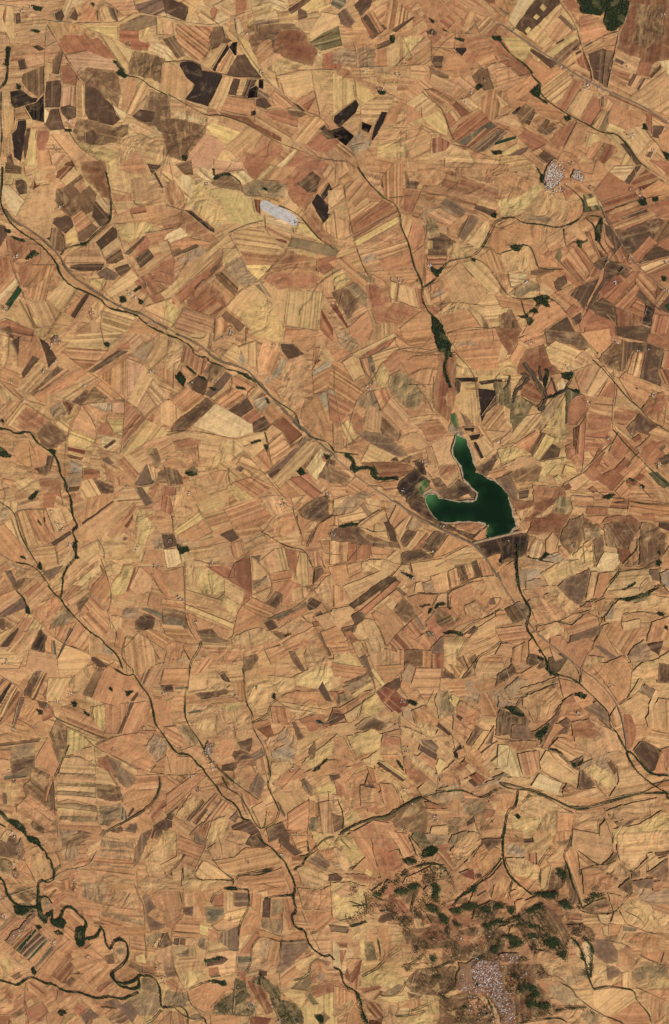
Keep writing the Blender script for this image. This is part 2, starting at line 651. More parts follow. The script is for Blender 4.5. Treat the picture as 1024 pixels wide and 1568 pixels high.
d* 460 20 560 60 660 0 700 20 640 130 540 120
e* 640 40 720 20 900 100 1024 160 1024 240 840 180 660 130
d* 700 0 1024 0 1024 140 860 80 720 20
d 540 130 660 160 600 220 520 200
b 0 260 70 200 90 300 60 310 0 280
c 70 310 230 210 300 210 130 350 90 330
e 90 330 300 200 390 250 390 270 120 440 100 400
k 120 450 390 300 405 340 180 470 130 480
d* 150 480 410 340 440 440 250 500 160 500
c* 0 290 90 330 130 470 40 520 0 470
c 140 500 250 500 450 440 480 580 380 640 190 620 150 540
s* 160 560 240 510 260 560 190 590
d 270 570 470 500 490 600 310 640
c 410 280 480 330 440 440 410 370
d 480 330 550 370 550 470 470 520 450 440
d 475 530 550 475 560 600 540 690 500 620
u* 510 310 560 260 640 250 700 200 800 260 780 300 690 290
m* 640 230 690 190 810 270 780 310 740 290
c 560 290 640 250 780 330 730 380 640 330
d 700 370 800 290 830 300 760 440 700 420
m* 740 410 840 290 890 310 860 370 790 460
h* 570 430 640 400 700 420 750 460 700 500 690 545 570 540
k 570 450 600 450 600 500 570 500
l* 520 300 620 320 650 420 560 440 560 360
b 815 460 920 330 950 350 920 460 880 510
b* 700 560 730 470 800 460 880 510 820 560 740 570
c 570 540 695 545 690 600 580 600
e 570 560 690 560 680 600 590 600
h 860 230 990 270 980 310 860 260
c 890 300 860 270 960 330 980 350
d 940 470 980 370 1024 390 1024 540 990 530
d 890 550 960 500 1020 560 1024 720 980 650 920 580
c 640 690 760 590 840 720 930 780 860 840 720 830
h 780 590 810 580 880 650 850 680
b 770 590 880 570 960 650 1024 760 960 780 840 660
d* 560 740 650 690 720 760 700 820 640 860 590 800
s 600 780 660 740 680 770 620 800
b 870 840 950 760 1024 790 1024 830 890 850
b* 640 880 720 830 860 850 1000 980 820 990 690 1024
b 860 860 1024 840 1024 970 960 980
b 390 790 400 715 490 740 520 860 420 830
g 360 710 395 710 390 825 370 820
e 500 740 535 745 545 830 560 870 525 860
c 540 750 570 750 610 850 570 840
e 570 850 610 850 640 890 600 905
d 560 620 610 660 620 690 560 730
d 200 640 480 620 520 690 430 700 340 680 260 700
k 350 700 390 710 375 820 340 800
e* 190 720 260 710 350 820 290 870 220 870
g* 0 760 80 720 170 830 100 930 60 940
l* 70 730 130 700 200 770 210 860 180 850
d 0 580 60 550 190 680 190 730 100 700
l* 110 620 190 660 260 710 220 720
k* 0 620 60 620 100 690 60 720 0 760
c* 20 820 90 970 60 990 0 890
r 0 840 10 840 85 975 78 985
e* 220 870 370 830 540 880 440 960 340 990 250 960
c 230 880 260 960 360 950 400 1000 270 1024 240 1024
d 400 990 540 880 590 920 610 1024 420 1024
d 90 980 200 880 240 1000 210 1024 100 1024
d 650 910 820 870 900 980 820 990 700 1020
h 965 980 1024 975 1024 1024 980 1024
N 590 610 640 635 665 620 650 650 625 675 605 640
N 960 300 1000 280 985 310 965 315
N 595 920 630 925 660 970 680 1024 610 1024 600 960
N 840 565 865 565 860 585 845 578
-v6 150 0 180 60 300 190 375 220 405 290 410 370 460 470 480 590 530 690 545 740 540 810 580 890 630 930
-v6 545 740 620 690 660 630 700 575 840 555 900 510 960 400 985 340 1024 325
-d3 660 880 640 700 545 740
-d4 860 565 930 600 980 660 1024 740
-d4 60 100 70 190 130 470 190 640 250 710
-d3 330 190 640 160 780 200 860 260 960 330
-d3 555 365 555 600 540 720
-d3 630 850 730 825 900 850
-d4 900 490 960 500 1000 540 1024 535
-d4 190 640 330 700 350 830
-d3 400 825 560 880
-d4 690 1020 820 980 960 990
-r4 70 440 400 270
B 400 690 9 26
B 345 680 4 22
B 590 600 5 25
B 515 695 1 8
T 768 256
d* 0 40 60 20 250 90 250 150 60 200 0 180
k* 0 200 120 180 200 100 260 110 180 280 0 300
c* 100 300 260 120 300 140 200 330
b* 200 340 290 140 360 200 290 350
c* 290 350 360 190 420 220 400 340
d* 390 340 420 220 480 200 510 260 490 310 420 350
d* 0 340 80 310 140 350 340 370 240 440 80 470 0 440
l* 140 300 300 310 330 350 140 345
e 370 120 410 130 440 150 400 210
d 440 120 490 100 560 160 500 160
o 500 170 560 160 610 260 510 280
k 520 200 570 180 590 230 530 240
d 420 0 600 0 650 30 560 140 500 100 490 40
e 565 150 660 30 760 90 840 130 800 160 610 220
a 660 30 690 0 810 0 750 90
h 750 90 820 0 860 0 780 110
f 790 100 880 10 1000 90 850 140
d 850 150 960 80 1024 120 1024 170 880 200
e 900 0 1024 0 1024 80
f 610 225 820 150 840 200 700 250 640 290
e 640 300 840 240 900 230 930 260 680 350
h 730 310 880 255 900 270 740 325
g 660 340 710 320 725 332 670 352
c 680 370 920 270 950 290 700 380
e* 900 240 1024 180 1024 310 960 310
h* 690 390 960 310 1000 330 940 440 900 430 800 540 740 500
g 930 440 1000 330 1024 320 1024 400 960 460
e 800 540 910 420 945 470 840 580
e 950 470 1024 390 1024 490 980 505
h 840 590 940 470 1024 530 900 570
b 845 610 1024 540 1024 570 880 640
d 880 650 1024 580 1024 600 910 655
e 900 660 1024 610 1024 690 950 700
h 620 340 680 380 740 470 690 540 640 460
f 640 290 670 350 690 380 650 340
d 620 390 690 490 680 500 610 440
e 660 560 740 480 800 600 740 580 690 580
h* 560 600 640 540 690 580 760 600 800 620 740 720 620 700 630 620
i 700 630 730 600 750 620 720 650
h 420 790 470 730 600 680 500 870 470 820
h 520 860 620 690 640 720 560 850
h* 510 870 600 820 700 850 695 950 560 900
m 550 600 600 590 620 620 600 640
d 360 580 420 510 520 640 510 690 480 710
e 370 590 400 560 510 700 480 710
d 410 510 440 490 540 640 520 660
e 440 510 460 500 560 640 540 650
d 450 490 490 490 560 590 550 620
e 530 670 560 610 610 640 590 680
f 540 400 590 500 640 550 600 560
e 520 400 540 400 590 520 570 520
c 390 380 450 340 540 460 490 450
c 270 440 380 370 390 480 340 480 290 520 260 470
d 300 490 340 480 380 500 400 560 330 590 300 540
o 320 560 350 500 370 540 350 590
b* 0 540 80 480 180 490 220 620 130 660 40 650
d 190 510 230 530 330 590 340 620 230 630
g 180 640 320 620 320 640 220 670 180 660
h 320 700 390 660 400 710 340 760
e 350 640 370 640 480 720 460 740
d 340 770 440 720 440 750 400 800
d 210 680 290 650 340 680 300 730 220 710
a 40 650 150 660 130 720 60 740
d* 0 640 40 650 50 740 20 790 0 770
l* 40 780 160 690 240 720 240 760 120 810
b* 110 810 180 760 240 760 200 810
d 0 790 100 810 200 820 180 900 50 870 0 860
k 0 870 50 860 30 900 0 910
g* 0 910 60 880 130 1000 100 1024 0 1024
d 160 960 230 850 330 820 400 910 230 1020 120 1024
h 240 1020 400 920 480 1024
e 390 890 440 840 490 870 420 920
h 430 930 490 890 470 960 450 970
e 470 960 540 860 570 890 490 1010
e 490 1024 540 890 700 950 700 1024
h 620 800 700 850 695 960 640 900 530 870
e 590 770 720 660 760 690 640 800
f 600 760 700 660 740 700 620 790
e 640 810 800 640 820 690 690 840
e 690 850 840 700 850 730 770 880 720 870
h 820 790 850 740 940 820 940 870 900 850
f* 700 860 780 880 880 850 880 960 790 980 700 980
e 770 880 830 810 890 860 870 920
i 880 840 940 870 910 980 860 960
h 700 980 860 970 920 990 900 1024 700 1024
e 930 900 1024 920 1024 1024 910 1000
e 830 640 960 720 940 850 820 720
h 960 860 1024 760 1024 900 960 870
f 920 760 960 730 1010 760 950 840
e 800 640 850 640 820 690
N 570 390 620 310 600 470 580 450
N 460 460 530 450 520 465 490 470 485 500 475 495
N 60 490 110 485 140 478 100 520 70 515
N 195 810 250 790 290 795 290 810 230 835 280 820 290 860 270 860 240 840 200 870 170 890 220 870 220 900 170 885 160 920 200 940 170 975 150 930 100 920 150 910 185 890 215 840
N 830 205 880 190 895 235 860 240
N 930 190 960 185 955 210 935 210
N 240 40 260 60 250 100 240 90
q 1000 850 1024 820 1024 880
N 985 670 1010 670 1010 700 990 700
-v6 0 320 80 305 130 350 250 355 340 380 430 350 490 310 510 260 505 210 450 150 390 110
-v5 610 310 560 300 510 310 560 350 580 400 600 470 650 540
-v4 380 380 380 440 400 510 430 460 480 470 530 455 520 400
-v5 130 480 180 490 210 580 225 630 380 630
-v4 0 740 50 800 120 815 240 800 330 820 400 900
-v4 120 820 140 900 180 950
-v5 215 0 245 50 255 110 290 125
-v4 0 530 70 510 130 480
-d4 360 590 470 700
-d4 40 650 50 740 90 750
-h5 610 240 650 340 720 450 780 540 850 620 960 710 1024 760
-r4 660 540 600 680 520 850 480 960
-r3 610 220 720 180 800 150
-d4 880 0 1024 90
-d4 880 195 1000 170 1024 160
-v4 700 250 800 215 840 205
-r4 840 600 1024 545
-d3 960 720 940 860 1024 920
-r3 240 1020 400 910 490 880
V 320 55 60 70 190
V 465 50 34 30 45
B 340 135 16 40
B 545 120 2 10
B 850 170 8 28
B 785 135 2 10
B 650 580 2 10
B 1010 575 3 12
B 770 560 6 30
B 145 705 5 25
B 690 715 4 20
B 1000 750 5 25
T 0 512
B 345 30 7 32
B 320 75 5 26
V 345 35 26 22 12
h 240 20 300 60 350 150 300 210 280 130
b* 0 0 60 0 60 150 30 200 0 180
h 70 40 120 10 150 60 110 130
d 120 20 220 10 280 120 200 200 110 200
h 200 130 245 150 140 270 130 240
b 110 330 260 170 300 220 160 370
h* 180 370 360 190 410 225 240 350 200 380
k 230 0 270 0 260 30
b 420 60 480 0 760 0 690 60 640 90 390 80
d 380 120 420 80 670 100 530 220
b 670 40 760 20 680 90
h 540 230 720 100 790 105 570 240
d 590 240 780 120 790 140 600 255
e 740 80 790 40 800 90 720 100
d 200 380 500 210 540 240 340 370 270 420
c 260 400 580 250 600 265 390 400 340 420
d 230 340 400 210 430 225 260 350
b 340 400 500 300 520 320 510 350 400 410
h* 440 415 520 340 540 350 530 400 490 435
g* 520 390 580 320 660 385 650 415 540 420
d 590 320 620 280 760 400 690 410
d 610 260 780 150 775 390 700 330
p 785 150 890 190 890 240 780 390
u 810 130 950 20 920 110 890 175
b 890 170 980 10 1024 60 1024 120 920 230
b 780 405 890 200 940 260 840 450
d 960 240 1024 160 1024 340
b 910 340 940 280 1024 380 970 440
c 840 450 900 350 960 440 890 510
e 770 420 885 515 755 680 755 500
p 690 420 765 420 760 480 690 480
s* 540 420 680 420 680 470 560 460
k 655 520 755 520 745 600 700 600
e 590 580 660 525 690 590 680 620 600 610
d 670 490 760 490 755 520 655 515
c 890 520 1024 420 1024 560 940 535
b 750 710 890 525 1010 570 1024 600 870 700 760 740
e 900 520 945 485 940 540
d 800 740 920 650 1024 610 1024 640 880 700
a 620 620 730 640 730 730 690 730 620 690
h 630 690 700 640 710 655 650 700
c 650 720 730 660 730 730
h 385 410 460 425 430 500
f 385 410 460 425 425 500
u* 290 460 380 410 430 500 370 500 350 530
b 200 410 290 470 350 530 310 530 200 460 160 430
k 340 545 370 510 425 550 415 600
c 440 570 500 440 570 530 600 620 590 640
k 415 640 440 580 590 640 580 670 530 700 415 680
d 500 440 540 430 650 480 590 530
e* 100 500 160 440 300 530 230 590 180 590 120 580
g* 230 610 300 530 400 600 400 640 320 710 250 670
d 410 700 520 710 500 770 410 750
r 415 690 520 712 515 735 415 710
r 410 735 420 735 510 755 495 772 410 750
k 420 715 510 740 500 755 420 735
e 510 830 560 820 610 840 610 880 510 890
h* 520 900 600 880 700 940 690 970 620 980
s 430 770 505 800 500 850 430 850
u 420 860 495 850 490 920 410 930
g 420 935 490 930 480 960 410 970
h 280 740 330 740 310 830 280 860 260 820 280 800
h 210 820 260 800 290 860 240 850
d 180 690 240 680 290 730 270 810 200 820
c* 0 610 110 620 220 630 230 660 180 760 110 760 0 680
d 80 690 180 650 220 740 200 830 110 780
c* 0 770 200 840 200 890 110 900 0 850
b* 80 900 180 880 280 910 250 960 180 1010 100 940
e* 250 890 370 880 380 960 340 970 250 940
e 270 980 370 960 390 1024 270 1024
d 640 760 620 780 710 860 800 930 760 940 660 900
b 500 900 560 880 620 980 560 1024 490 990
m 620 770 660 745 700 790 670 800
d 710 780 780 740 880 830 820 900
b 760 750 800 740 880 820 850 850
m 820 920 900 790 950 900 930 920 860 930
g* 890 710 960 700 1000 800 950 830
b 900 790 950 830 960 910 930 890
g* 970 850 1024 810 1024 910 960 910
m 830 935 870 935 940 1024 890 1024
b 870 935 920 930 900 980
e 910 980 950 920 965 930 940 1000
e 990 930 1024 930 1024 1024 970 1024
c 730 960 820 930 890 1024 700 1024
b 20 560 130 420 160 430 60 560
d 0 450 80 410 130 420 20 540 0 520
b* 0 290 60 350 110 390 80 410 0 400
d 20 200 120 240 110 330 60 330 0 260
N 0 690 30 705 70 745 60 758 0 748
N 300 705 345 710 330 740 305 720
N 645 60 660 50 678 65 665 80 650 75
N 10 520 30 525 20 545
N 180 1010 240 955 240 965 200 1020
-v9 0 580 60 585 100 615 150 600 190 600 215 650 260 690 330 730 365 800 370 860 405 900 410 960 430 990 440 1030
-d4 390 110 540 235 610 270 770 410 890 515
-r3 780 150 770 400 755 690 740 730
-r4 735 740 890 520 1024 400
-d3 540 425 690 415 770 410
-d4 400 960 400 750 410 630 440 540 480 440 530 430
-d4 510 440 580 540 600 640 570 680 530 700
-d4 0 290 40 320 100 390 180 410 280 440
-d4 60 20 55 130 30 210
-d3 980 0 900 60 790 140
-d4 890 170 930 100 950 30
-d3 600 640 760 600 890 520
-d4 30 1024 40 980 10 910 40 870
-r3 340 380 500 440
B 345 175 4 18
B 275 222 4 16
B 525 320 3 14
B 930 232 6 22
B 155 405 3 20
B 60 290 2 15
B 775 935 2 12
T 256 512
e 90 170 110 70 160 100 180 140 260 150 240 180 210 250 180 250 130 190
b* 0 150 20 30 100 70 90 170 60 240 0 210
e 80 170 110 65 120 80 100 180
d* 90 190 130 190 190 250 150 270 90 240
g* 225 240 250 175 290 180 360 210 290 310 250 290
h 130 300 190 255 250 290 230 370 210 380 150 340
m 270 330 360 230 400 250 330 340 270 390 230 370
d 20 405 120 325 230 380 110 480
b 0 410 20 405 100 485 20 560 0 540
h* 20 570 240 390 290 425 150 570 100 600 20 595
a 160 560 300 425 520 550 520 600 440 635 350 630 170 570
d 280 410 400 320 480 370 370 460
d 400 260 430 250 540 310 490 380 380 320
b 350 220 420 225 440 250 400 255
h 370 465 490 385 530 450 450 510
e 455 515 530 455 580 480 570 510 510 550
h 520 540 600 500 630 560 610 590 530 605
s* 520 420 580 360 640 420 570 480
b 490 390 550 320 590 350 520 400
g 520 400 580 350 610 370 560 390
d 580 475 640 430 710 505 630 560
f 645 555 710 505 830 615 750 680 710 600
l 800 680 840 630 880 650 820 700
m 600 860 800 690 820 710 640 880
h 600 870 680 820 700 830 630 885
b 640 890 860 650 930 700 690 940
c 700 610 750 690 830 640 800 690 640 800 620 680
d 530 760 600 700 650 790 610 850
b 480 700 580 640 590 700 530 750
b 450 640 590 600 600 640 470 690
a 850 820 940 700 1000 760 990 790 910 890
e 940 750 960 740 990 770 960 785
h* 930 870 1000 740 1024 760 1024 920
d 920 880 1024 920 1024 990 980 950
e 740 890 860 850 950 970 900 1020
d 680 950 730 900 830 1000 780 1024
c 470 810 560 780 640 890 700 970 620 920
c 420 800 470 730 600 850 590 870
m 420 830 440 800 470 820 450 845
b 0 620 100 600 250 620 340 640 300 740 200 790 190 680 60 640
e* 40 660 160 635 210 650 180 730 60 720
d* 0 730 180 730 250 780 170 810 100 820 0 780
k* 290 750 340 640 410 660 390 770 300 800 250 840
h* 0 810 60 830 90 870 100 920 0 920
o 110 840 160 810 190 830 180 860 130 870
c* 110 900 250 860 370 830 380 900 320 960 200 940
d 260 850 320 835 370 840 320 940
k* 360 930 400 910 470 960 560 1024 440 1024
e 0 930 60 940 40 1024 0 1024
c* 60 940 130 920 300 1000 280 1024 50 1024
d 400 910 520 870 650 930 540 1000
b 130 0 260 0 250 90 200 60
c* 260 90 290 0 400 0 330 150
b 340 130 410 60 450 90 430 180
s* 430 180 440 120 500 110 500 200
b 440 80 550 40 550 200 510 190
c 550 160 580 60 690 50 640 240 560 250
d 600 210 650 100 700 110 640 240
h 690 55 770 60 840 120 790 140 740 150 700 100
s* 650 250 700 140 740 150 690 250 600 300 580 290
c* 740 160 840 130 880 200 830 260 720 290 680 270
d 760 0 920 0 910 60 860 110 770 50
d 890 230 900 80 960 90 920 160
r 900 170 955 120 970 140 905 188
b 940 70 970 90 1024 160 1010 180 920 150
s 890 230 1000 150 1010 190 890 260
d 890 260 1024 190 1024 340 900 370
c* 650 310 830 300 840 370 780 430 700 370
d 600 300 650 320 700 400 620 330
d 830 460 920 370 1000 560 940 600 820 520
s 920 380 980 340 1024 330 1024 570
b* 700 460 760 440 780 470 750 510
n 790 490 810 550 840 590 820 590 770 540
d 820 530 950 590 1024 680 1000 660 900 630
e 480 60 500 0 480 0
N 60 270 85 232 120 280 105 322 65 285
N 125 195 180 240 175 250 130 205
N 190 255 240 270 248 288 200 268
N 262 340 285 325 308 342 290 355
N 430 225 490 240 525 280 555 300 510 280 440 245
N 420 320 480 330 480 342 425 330
N 800 850 830 815 850 850 820 865
N 610 395 635 415 615 425
N 960 730 1000 750 985 765
N 110 855 160 840 185 860 150 868
N 600 680 620 690 610 720
N 510 665 575 642 580 655 520 672
-v6 0 5 80 30 100 50 130 60 160 90 165 120 210 145 250 140 260 175 330 190 370 220 430 225 520 265 560 300 610 350 680 420 760 460 800 500 810 560 860 610 900 640 990 660 1024 720
-g18 60 0 180 50 320 170 480 210 560 290 640 390 760 510 900 640 1024 740
-h5 70 0 180 50 320 165 480 205 560 290 640 390 760 510 900 640 1024 745
-d4 0 600 150 590 380 635 440 640 500 610 600 590 640 555 720 505 750 490
-d4 400 255 400 320 375 380
-d5 490 380 500 350 555 310
-d4 540 440 580 480
-v4 600 600 620 670 610 720
-d4 620 750 610 700 640 650 690 610
-d4 840 830 870 760 930 700
-d4 470 715 540 790 640 910 740 1024
-d4 400 775 470 720
-d3 470 820 630 910
-d5 380 820 380 900 400 930
-d4 240 0 220 30 150 20
-d4 250 90 270 0
-d4 20 20 0 130
-d4 720 290 750 230 790 205
-d4 830 460 860 400 920 370
-d3 410 640 410 760
-d4 320 170 370 90
B 395 8 3 14
B 340 30 3 18
B 650 65 3 14
B 135 975 3 12
B 985 975 5 22
B 155 290 2 16
T 512 512
u* 0 0 100 0 150 60 110 110 40 60
d 0 90 60 90 110 120 20 170 0 150
b 110 120 360 0 380 10 140 140
e 160 150 320 40 380 20 330 80 180 150
n 205 140 310 75 320 85 250 120 230 150 250 210 240 245 215 200
b 50 170 110 130 150 150 180 250 120 290
d 160 155 205 145 230 250 210 290
b 230 130 370 85 380 110 310 160 250 200
d 380 20 460 70 410 100 380 60
d 400 0 600 0 540 80 470 70
e 290 170 370 100 430 160 360 230 320 200
d 380 100 640 130 630 210 540 210 450 250
k* 210 300 290 180 340 230 330 330
l* 330 260 400 220 480 270 560 330 540 440 480 460 400 420 330 340
d 0 160 40 170 130 300 190 350 120 430 0 330
e 0 350 120 440 20 550 0 530
l* 130 430 200 360 250 340 340 380 290 470 200 460
d 240 350 330 330 350 380 290 470
c 290 470 350 380 460 500 450 590 420 610 330 540
c 200 470 220 430 290 480 280 600 180 560
g* 280 560 290 500 410 610 390 660 300 620
e* 90 500 140 470 180 520 170 620 140 610
k 40 560 80 520 140 630 90 670
c 0 550 60 640 60 700 0 720
d* 60 690 160 620 280 610 390 680 440 690 400 740 220 690
m* 130 590 300 610 400 690 450 740 380 760 240 680
b 160 780 220 670 390 750 330 780
c 400 640 510 595 580 680 520 710
b 595 680 720 630 710 720 760 790 640 800
c 560 690 600 690 620 800 580 800
c 460 510 610 490 560 520 510 590 450 540
e* 490 540 640 520 690 590 680 630 580 660
d 450 260 540 210 630 220 600 340 540 310
c* 520 310 600 320 600 480 540 400
d 540 120 640 90 640 120
f* 640 130 740 110 750 180 740 280 740 400 720 470 700 540 620 460 600 380 620 250
e* 680 350 720 350 720 450 680 440
d 690 0 1024 0 1024 230 870 230 760 120
k* 740 240 750 180 850 230 850 270
b* 870 230 1024 200 1024 260 880 260
u* 740 50 850 40 890 80 740 80
b 750 380 870 355 885 500 860 560 820 510 790 470
i 740 270 880 265 875 290 780 290
i 880 290 1024 265 1024 290 900 310
k 780 305 870 300 870 320 780 330
i* 740 270 775 280 770 350 740 370
i 880 330 1000 345 900 540 890 440
k 900 310 1024 310 1024 330 900 330
d 900 550 1024 400 1024 600 940 590
h 1000 360 1024 370 920 490 900 500
m* 760 470 820 510 860 570 800 560
i 790 570 860 570 850 600 800 590
i 820 620 900 605 880 640 840 650
c 860 570 900 550 960 650 980 700 900 630
b 860 650 920 620 980 710 930 760 870 670
i 850 660 870 660 915 755 890 765
c 830 680 850 670 900 770 860 770
h* 860 800 920 790 1024 700 960 850 930 880 870 840
d 950 840 1024 810 1024 870 950 880
h* 590 890 640 870 700 940 760 880 850 950 870 1010 700 1010 640 980
i* 710 930 760 890 820 930 870 1000 760 990
b 680 920 760 830 770 870 700 940
d 770 1000 820 975 840 1005
e* 640 810 740 790 760 820 680 900 640 860
f* 160 790 330 775 480 800 490 830 400 880 280 870 250 820
h* 340 770 380 740 400 780 430 770 470 740 460 790
c 480 790 530 770 600 830 600 880 550 870
i* 400 900 490 820 540 860 600 900 580 930 520 940 530 1010 480 1024 420 990 380 940
i* 490 780 540 770 560 860 520 850
d 260 910 370 895 385 930 350 970 310 970
d 60 940 130 870 250 950 230 970 150 970 110 1010
c* 0 730 60 720 110 800 60 810 0 760
g* 0 790 70 840 110 870 60 920 0 900
b 0 1010 100 980 130 1024 0 1024
l* 110 1010 160 960 240 970 190 1010 130 1024
d 190 1010 250 980 320 1024 200 1024
d 0 930 60 930 70 970 0 1000
N 620 0 680 0 720 60 715 100 640 110 625 60
s* 700 590 715 540 725 490 750 490 770 570 790 600 760 625 735 615
w* 718 485 745 485 758 560 735 572 718 530
w* 515 925 540 895 565 890 582 930 545 955 530 1000
s 535 1005 548 965 590 943 630 965 640 985 600 972 570 985 555 1020
-v18 690 90 690 160 670 210 690 270 710 330
-v10 715 110 715 140
-v22 70 740 130 780 110 830 160 820 240 820 250 880 290 890 390 880
-v7 120 850 150 830 180 810
-v6 240 800 270 860
-d5 160 150 180 220 230 280
-r5 390 100 470 85 560 95 640 115 740 115
-d5 740 110 860 240 880 380 885 540
-d4 450 160 500 130 640 130
-d4 450 250 540 210 620 210
-d4 450 310 600 310
-d4 500 310 560 390 610 480
-d4 610 260 600 400 630 500
-r3 210 420 300 510 420 610
-r3 410 630 510 595 590 690 630 830
-r3 580 680 700 630
-r4 100 720 70 700 120 440 200 350
-h6 0 750 110 850 220 930 330 1000 360 1024
-v4 150 740 60 730 0 720
-d4 200 930 290 930 320 960
-d4 380 0 440 50 470 80
-d4 540 80 600 20
B 205 330 6 20
B 240 300 2 10
B 1000 655 5 20
B 560 790 8 30
B 415 965 4 30
T 768 512
f* 0 0 120 0 90 60 60 120 40 130 30 100 0 50
b 0 60 40 110 30 140 0 170
d 40 160 100 60 150 80 150 110 90 210 30 190
d 100 30 170 0 260 0 260 50 180 90 160 70
h* 260 0 480 0 540 80 500 100 330 40 270 70
k 270 80 330 40 500 110 560 150 500 195 440 180 390 200 350 235 310 200 280 150
c 450 150 490 110 560 150 510 190 440 175
b 500 100 540 80 580 110 560 140
d 480 0 660 0 670 60 600 130
g* 600 150 690 50 760 60 760 210 720 230 690 220 600 160
h 720 0 900 0 890 45 740 20
e 890 50 900 0 1024 0 1024 90 960 80
h 770 50 890 55 1000 90 980 320 850 270 880 110 800 100 760 200
g 740 30 770 50 760 210 730 220
c 770 240 810 110 830 105 800 250
b 800 255 840 110 860 120 830 260
e 980 200 1000 100 1024 100 1024 210
f 960 210 1024 220 1024 310 970 290
f* 100 180 150 90 260 60 290 160 330 200 380 240 290 260 180 260 90 240
a 340 300 370 270 395 300 390 340 350 355
f* 110 290 180 270 250 350 260 420 220 420 120 370
h* 140 230 200 250 270 340 300 380 250 470 220 440 260 390 200 300 170 260 110 350 80 340
h* 40 250 60 270 40 320 0 350 30 290
e 270 390 280 330 310 270 340 350 310 380
k* 0 180 40 150 100 200 90 240 0 240
k 0 250 90 260 80 275 0 275
o* 0 290 60 300 60 400 110 380 190 420 150 500 60 550 60 460 0 420
o* 60 490 150 470 130 560 65 590
k* 240 600 270 540 350 440 390 380 410 330 390 560 410 580 400 640 350 680 310 660 330 630 260 610
l* 210 570 260 470 330 380 400 350 350 430 270 550 240 590
b 50 620 150 500 250 480 240 540 200 580 90 650
c 0 640 60 590 60 640 20 680 0 680
d 80 670 210 590 240 610 170 720 110 690
k* 0 700 90 680 170 740 0 800
k 190 750 270 610 330 640 300 680 230 775
g 165 720 240 600 270 605 195 740
h 230 775 310 670 360 700 350 750
k* 230 780 390 755 400 780 350 820 290 860 240 910 220 900
c 0 810 140 740 240 780 250 820 130 830 50 840
g* 50 850 190 780 250 810 220 900 90 910
m* 0 880 50 860 90 950 90 1024 20 960 0 920
k 370 860 390 800 450 820 460 855
d 440 230 580 180 600 210 520 360 480 360
b 520 365 610 200 640 200 690 225 560 390
d 590 385 650 280 680 300 640 390
e 600 380 670 290 710 320 690 390
o 390 350 410 330 480 360 490 210 480 360 430 400 430 450 420 540 390 550
h* 430 380 480 365 530 460 520 490 460 560 395 550 420 500
e 410 430 440 390 500 370 520 400 530 460 460 550 400 550
c 700 400 710 330 850 450 870 470 690 450
d 720 270 760 230 930 320 880 420 850 450 800 400
e* 860 450 900 380 1000 350 1010 400 960 540 900 500
e 690 470 840 480 760 560 720 550 680 520
h* 760 570 850 480 920 540 960 560 900 620 830 600 800 640
b 680 540 720 570 800 630 780 650 700 580
d 560 440 580 390 690 400 680 450
b 545 455 675 480 670 500 545 470
e 540 480 670 505 670 590 530 580
e 520 600 660 570 650 640 520 630
e 520 660 650 660 590 700 510 720
h 580 730 640 700 650 710 600 740
e 450 740 480 560 520 500 510 700 500 800
f 440 580 480 560 470 740 440 700
e* 390 690 430 660 480 780 490 830 400 750
c 540 770 640 680 680 660 700 700 600 780
f 510 860 600 700 640 720 560 860
e 490 860 560 800 640 880 560 900
e 660 720 720 600 800 700 740 760 700 760
f 570 880 700 820 760 750 820 800 680 960
d 720 850 850 720 900 800 800 900
f 820 880 850 850 890 870 850 900
g 760 800 800 770 790 800 770 820
f 780 880 840 900 820 930 770 910
e* 830 700 920 600 1000 640 1000 760 900 800
f 800 640 850 610 860 640 820 660
c 900 600 960 560 1024 590 1024 640 940 660
g 960 700 1000 670 1010 690 980 720
h 960 760 1024 720 1024 790 990 800
b 960 780 990 800 960 830
c 380 920 500 850 540 890 460 960 400 950
f 370 930 410 910 430 940 390 960
f 530 950 560 930 590 960 560 975
d 700 960 760 900 800 960 740 1000
o 900 850 960 840 1024 920 1024 960 960 920
c 960 960 1024 930 1024 1024 980 1024
k 320 880 350 860 380 900 340 920
b 430 990 570 1000 580 1024 430 1024
e* 190 920 380 940 430 1024 200 1024
h 100 960 170 950 160 1000 110 1010
N 370 240 440 230 430 260 420 290 380 270
N 265 220 290 215 280 290 270 330 260 290
N 410 330 470 340 475 365 440 355
N 580 105 592 110 585 120
N 270 390 310 375 390 340 400 330 320 385 280 400
N 830 330 835 330 830 335
N 640 990 700 980 660 1010 620 1000
N 860 930 880 930 870 950
N 780 880 820 890 810 905
-v5 560 155 610 200 680 280 780 400 860 460 910 530 970 560 1024 600
-v6 690 590 760 670 840 750 940 850 1000 900 1024 920
-d5 140 170 190 250 280 380 280 400 230 460
-v5 400 320 430 280 440 240
-v4 130 390 180 420 230 450
-d4 0 690 90 665 150 620 210 580
-d4 240 600 330 630
-r4 540 460 520 500 500 830
-r4 690 220 700 330 680 520 690 590
-r4 490 850 650 690 700 660
-v4 580 960 650 1000 760 1010
-d5 870 950 930 1010
-d3 480 0 580 130 690 280
-d3 860 460 960 330
-r3 1000 560 1020 420
B 170 50 8 28
B 700 40 9 28
B 405 200 6 26
B 530 420 9 30
B 935 365 7 24
B 965 790 5 20
B 835 100 2 14
B 660 640 3 15
B 860 935 2 14
B 905 90 1 8
-k16 140 175 170 220 200 260 250 330 280 390
-k10 280 215 275 280 270 330 275 380
-k10 235 190 240 250 250 290
-k10 120 240 170 255
-k14 170 265 120 320 90 350 70 420
-k10 310 270 325 320 335 360
-k12 280 390 330 375 390 345 405 320
-k14 275 390 250 450 230 470
-k8 50 250 45 300 10 340
T 0 768
b 0 0 120 0 100 60 20 130 0 140
u* 0 60 60 30 90 70 20 130 0 110
d 0 150 30 140 160 290 140 360 80 370 0 300
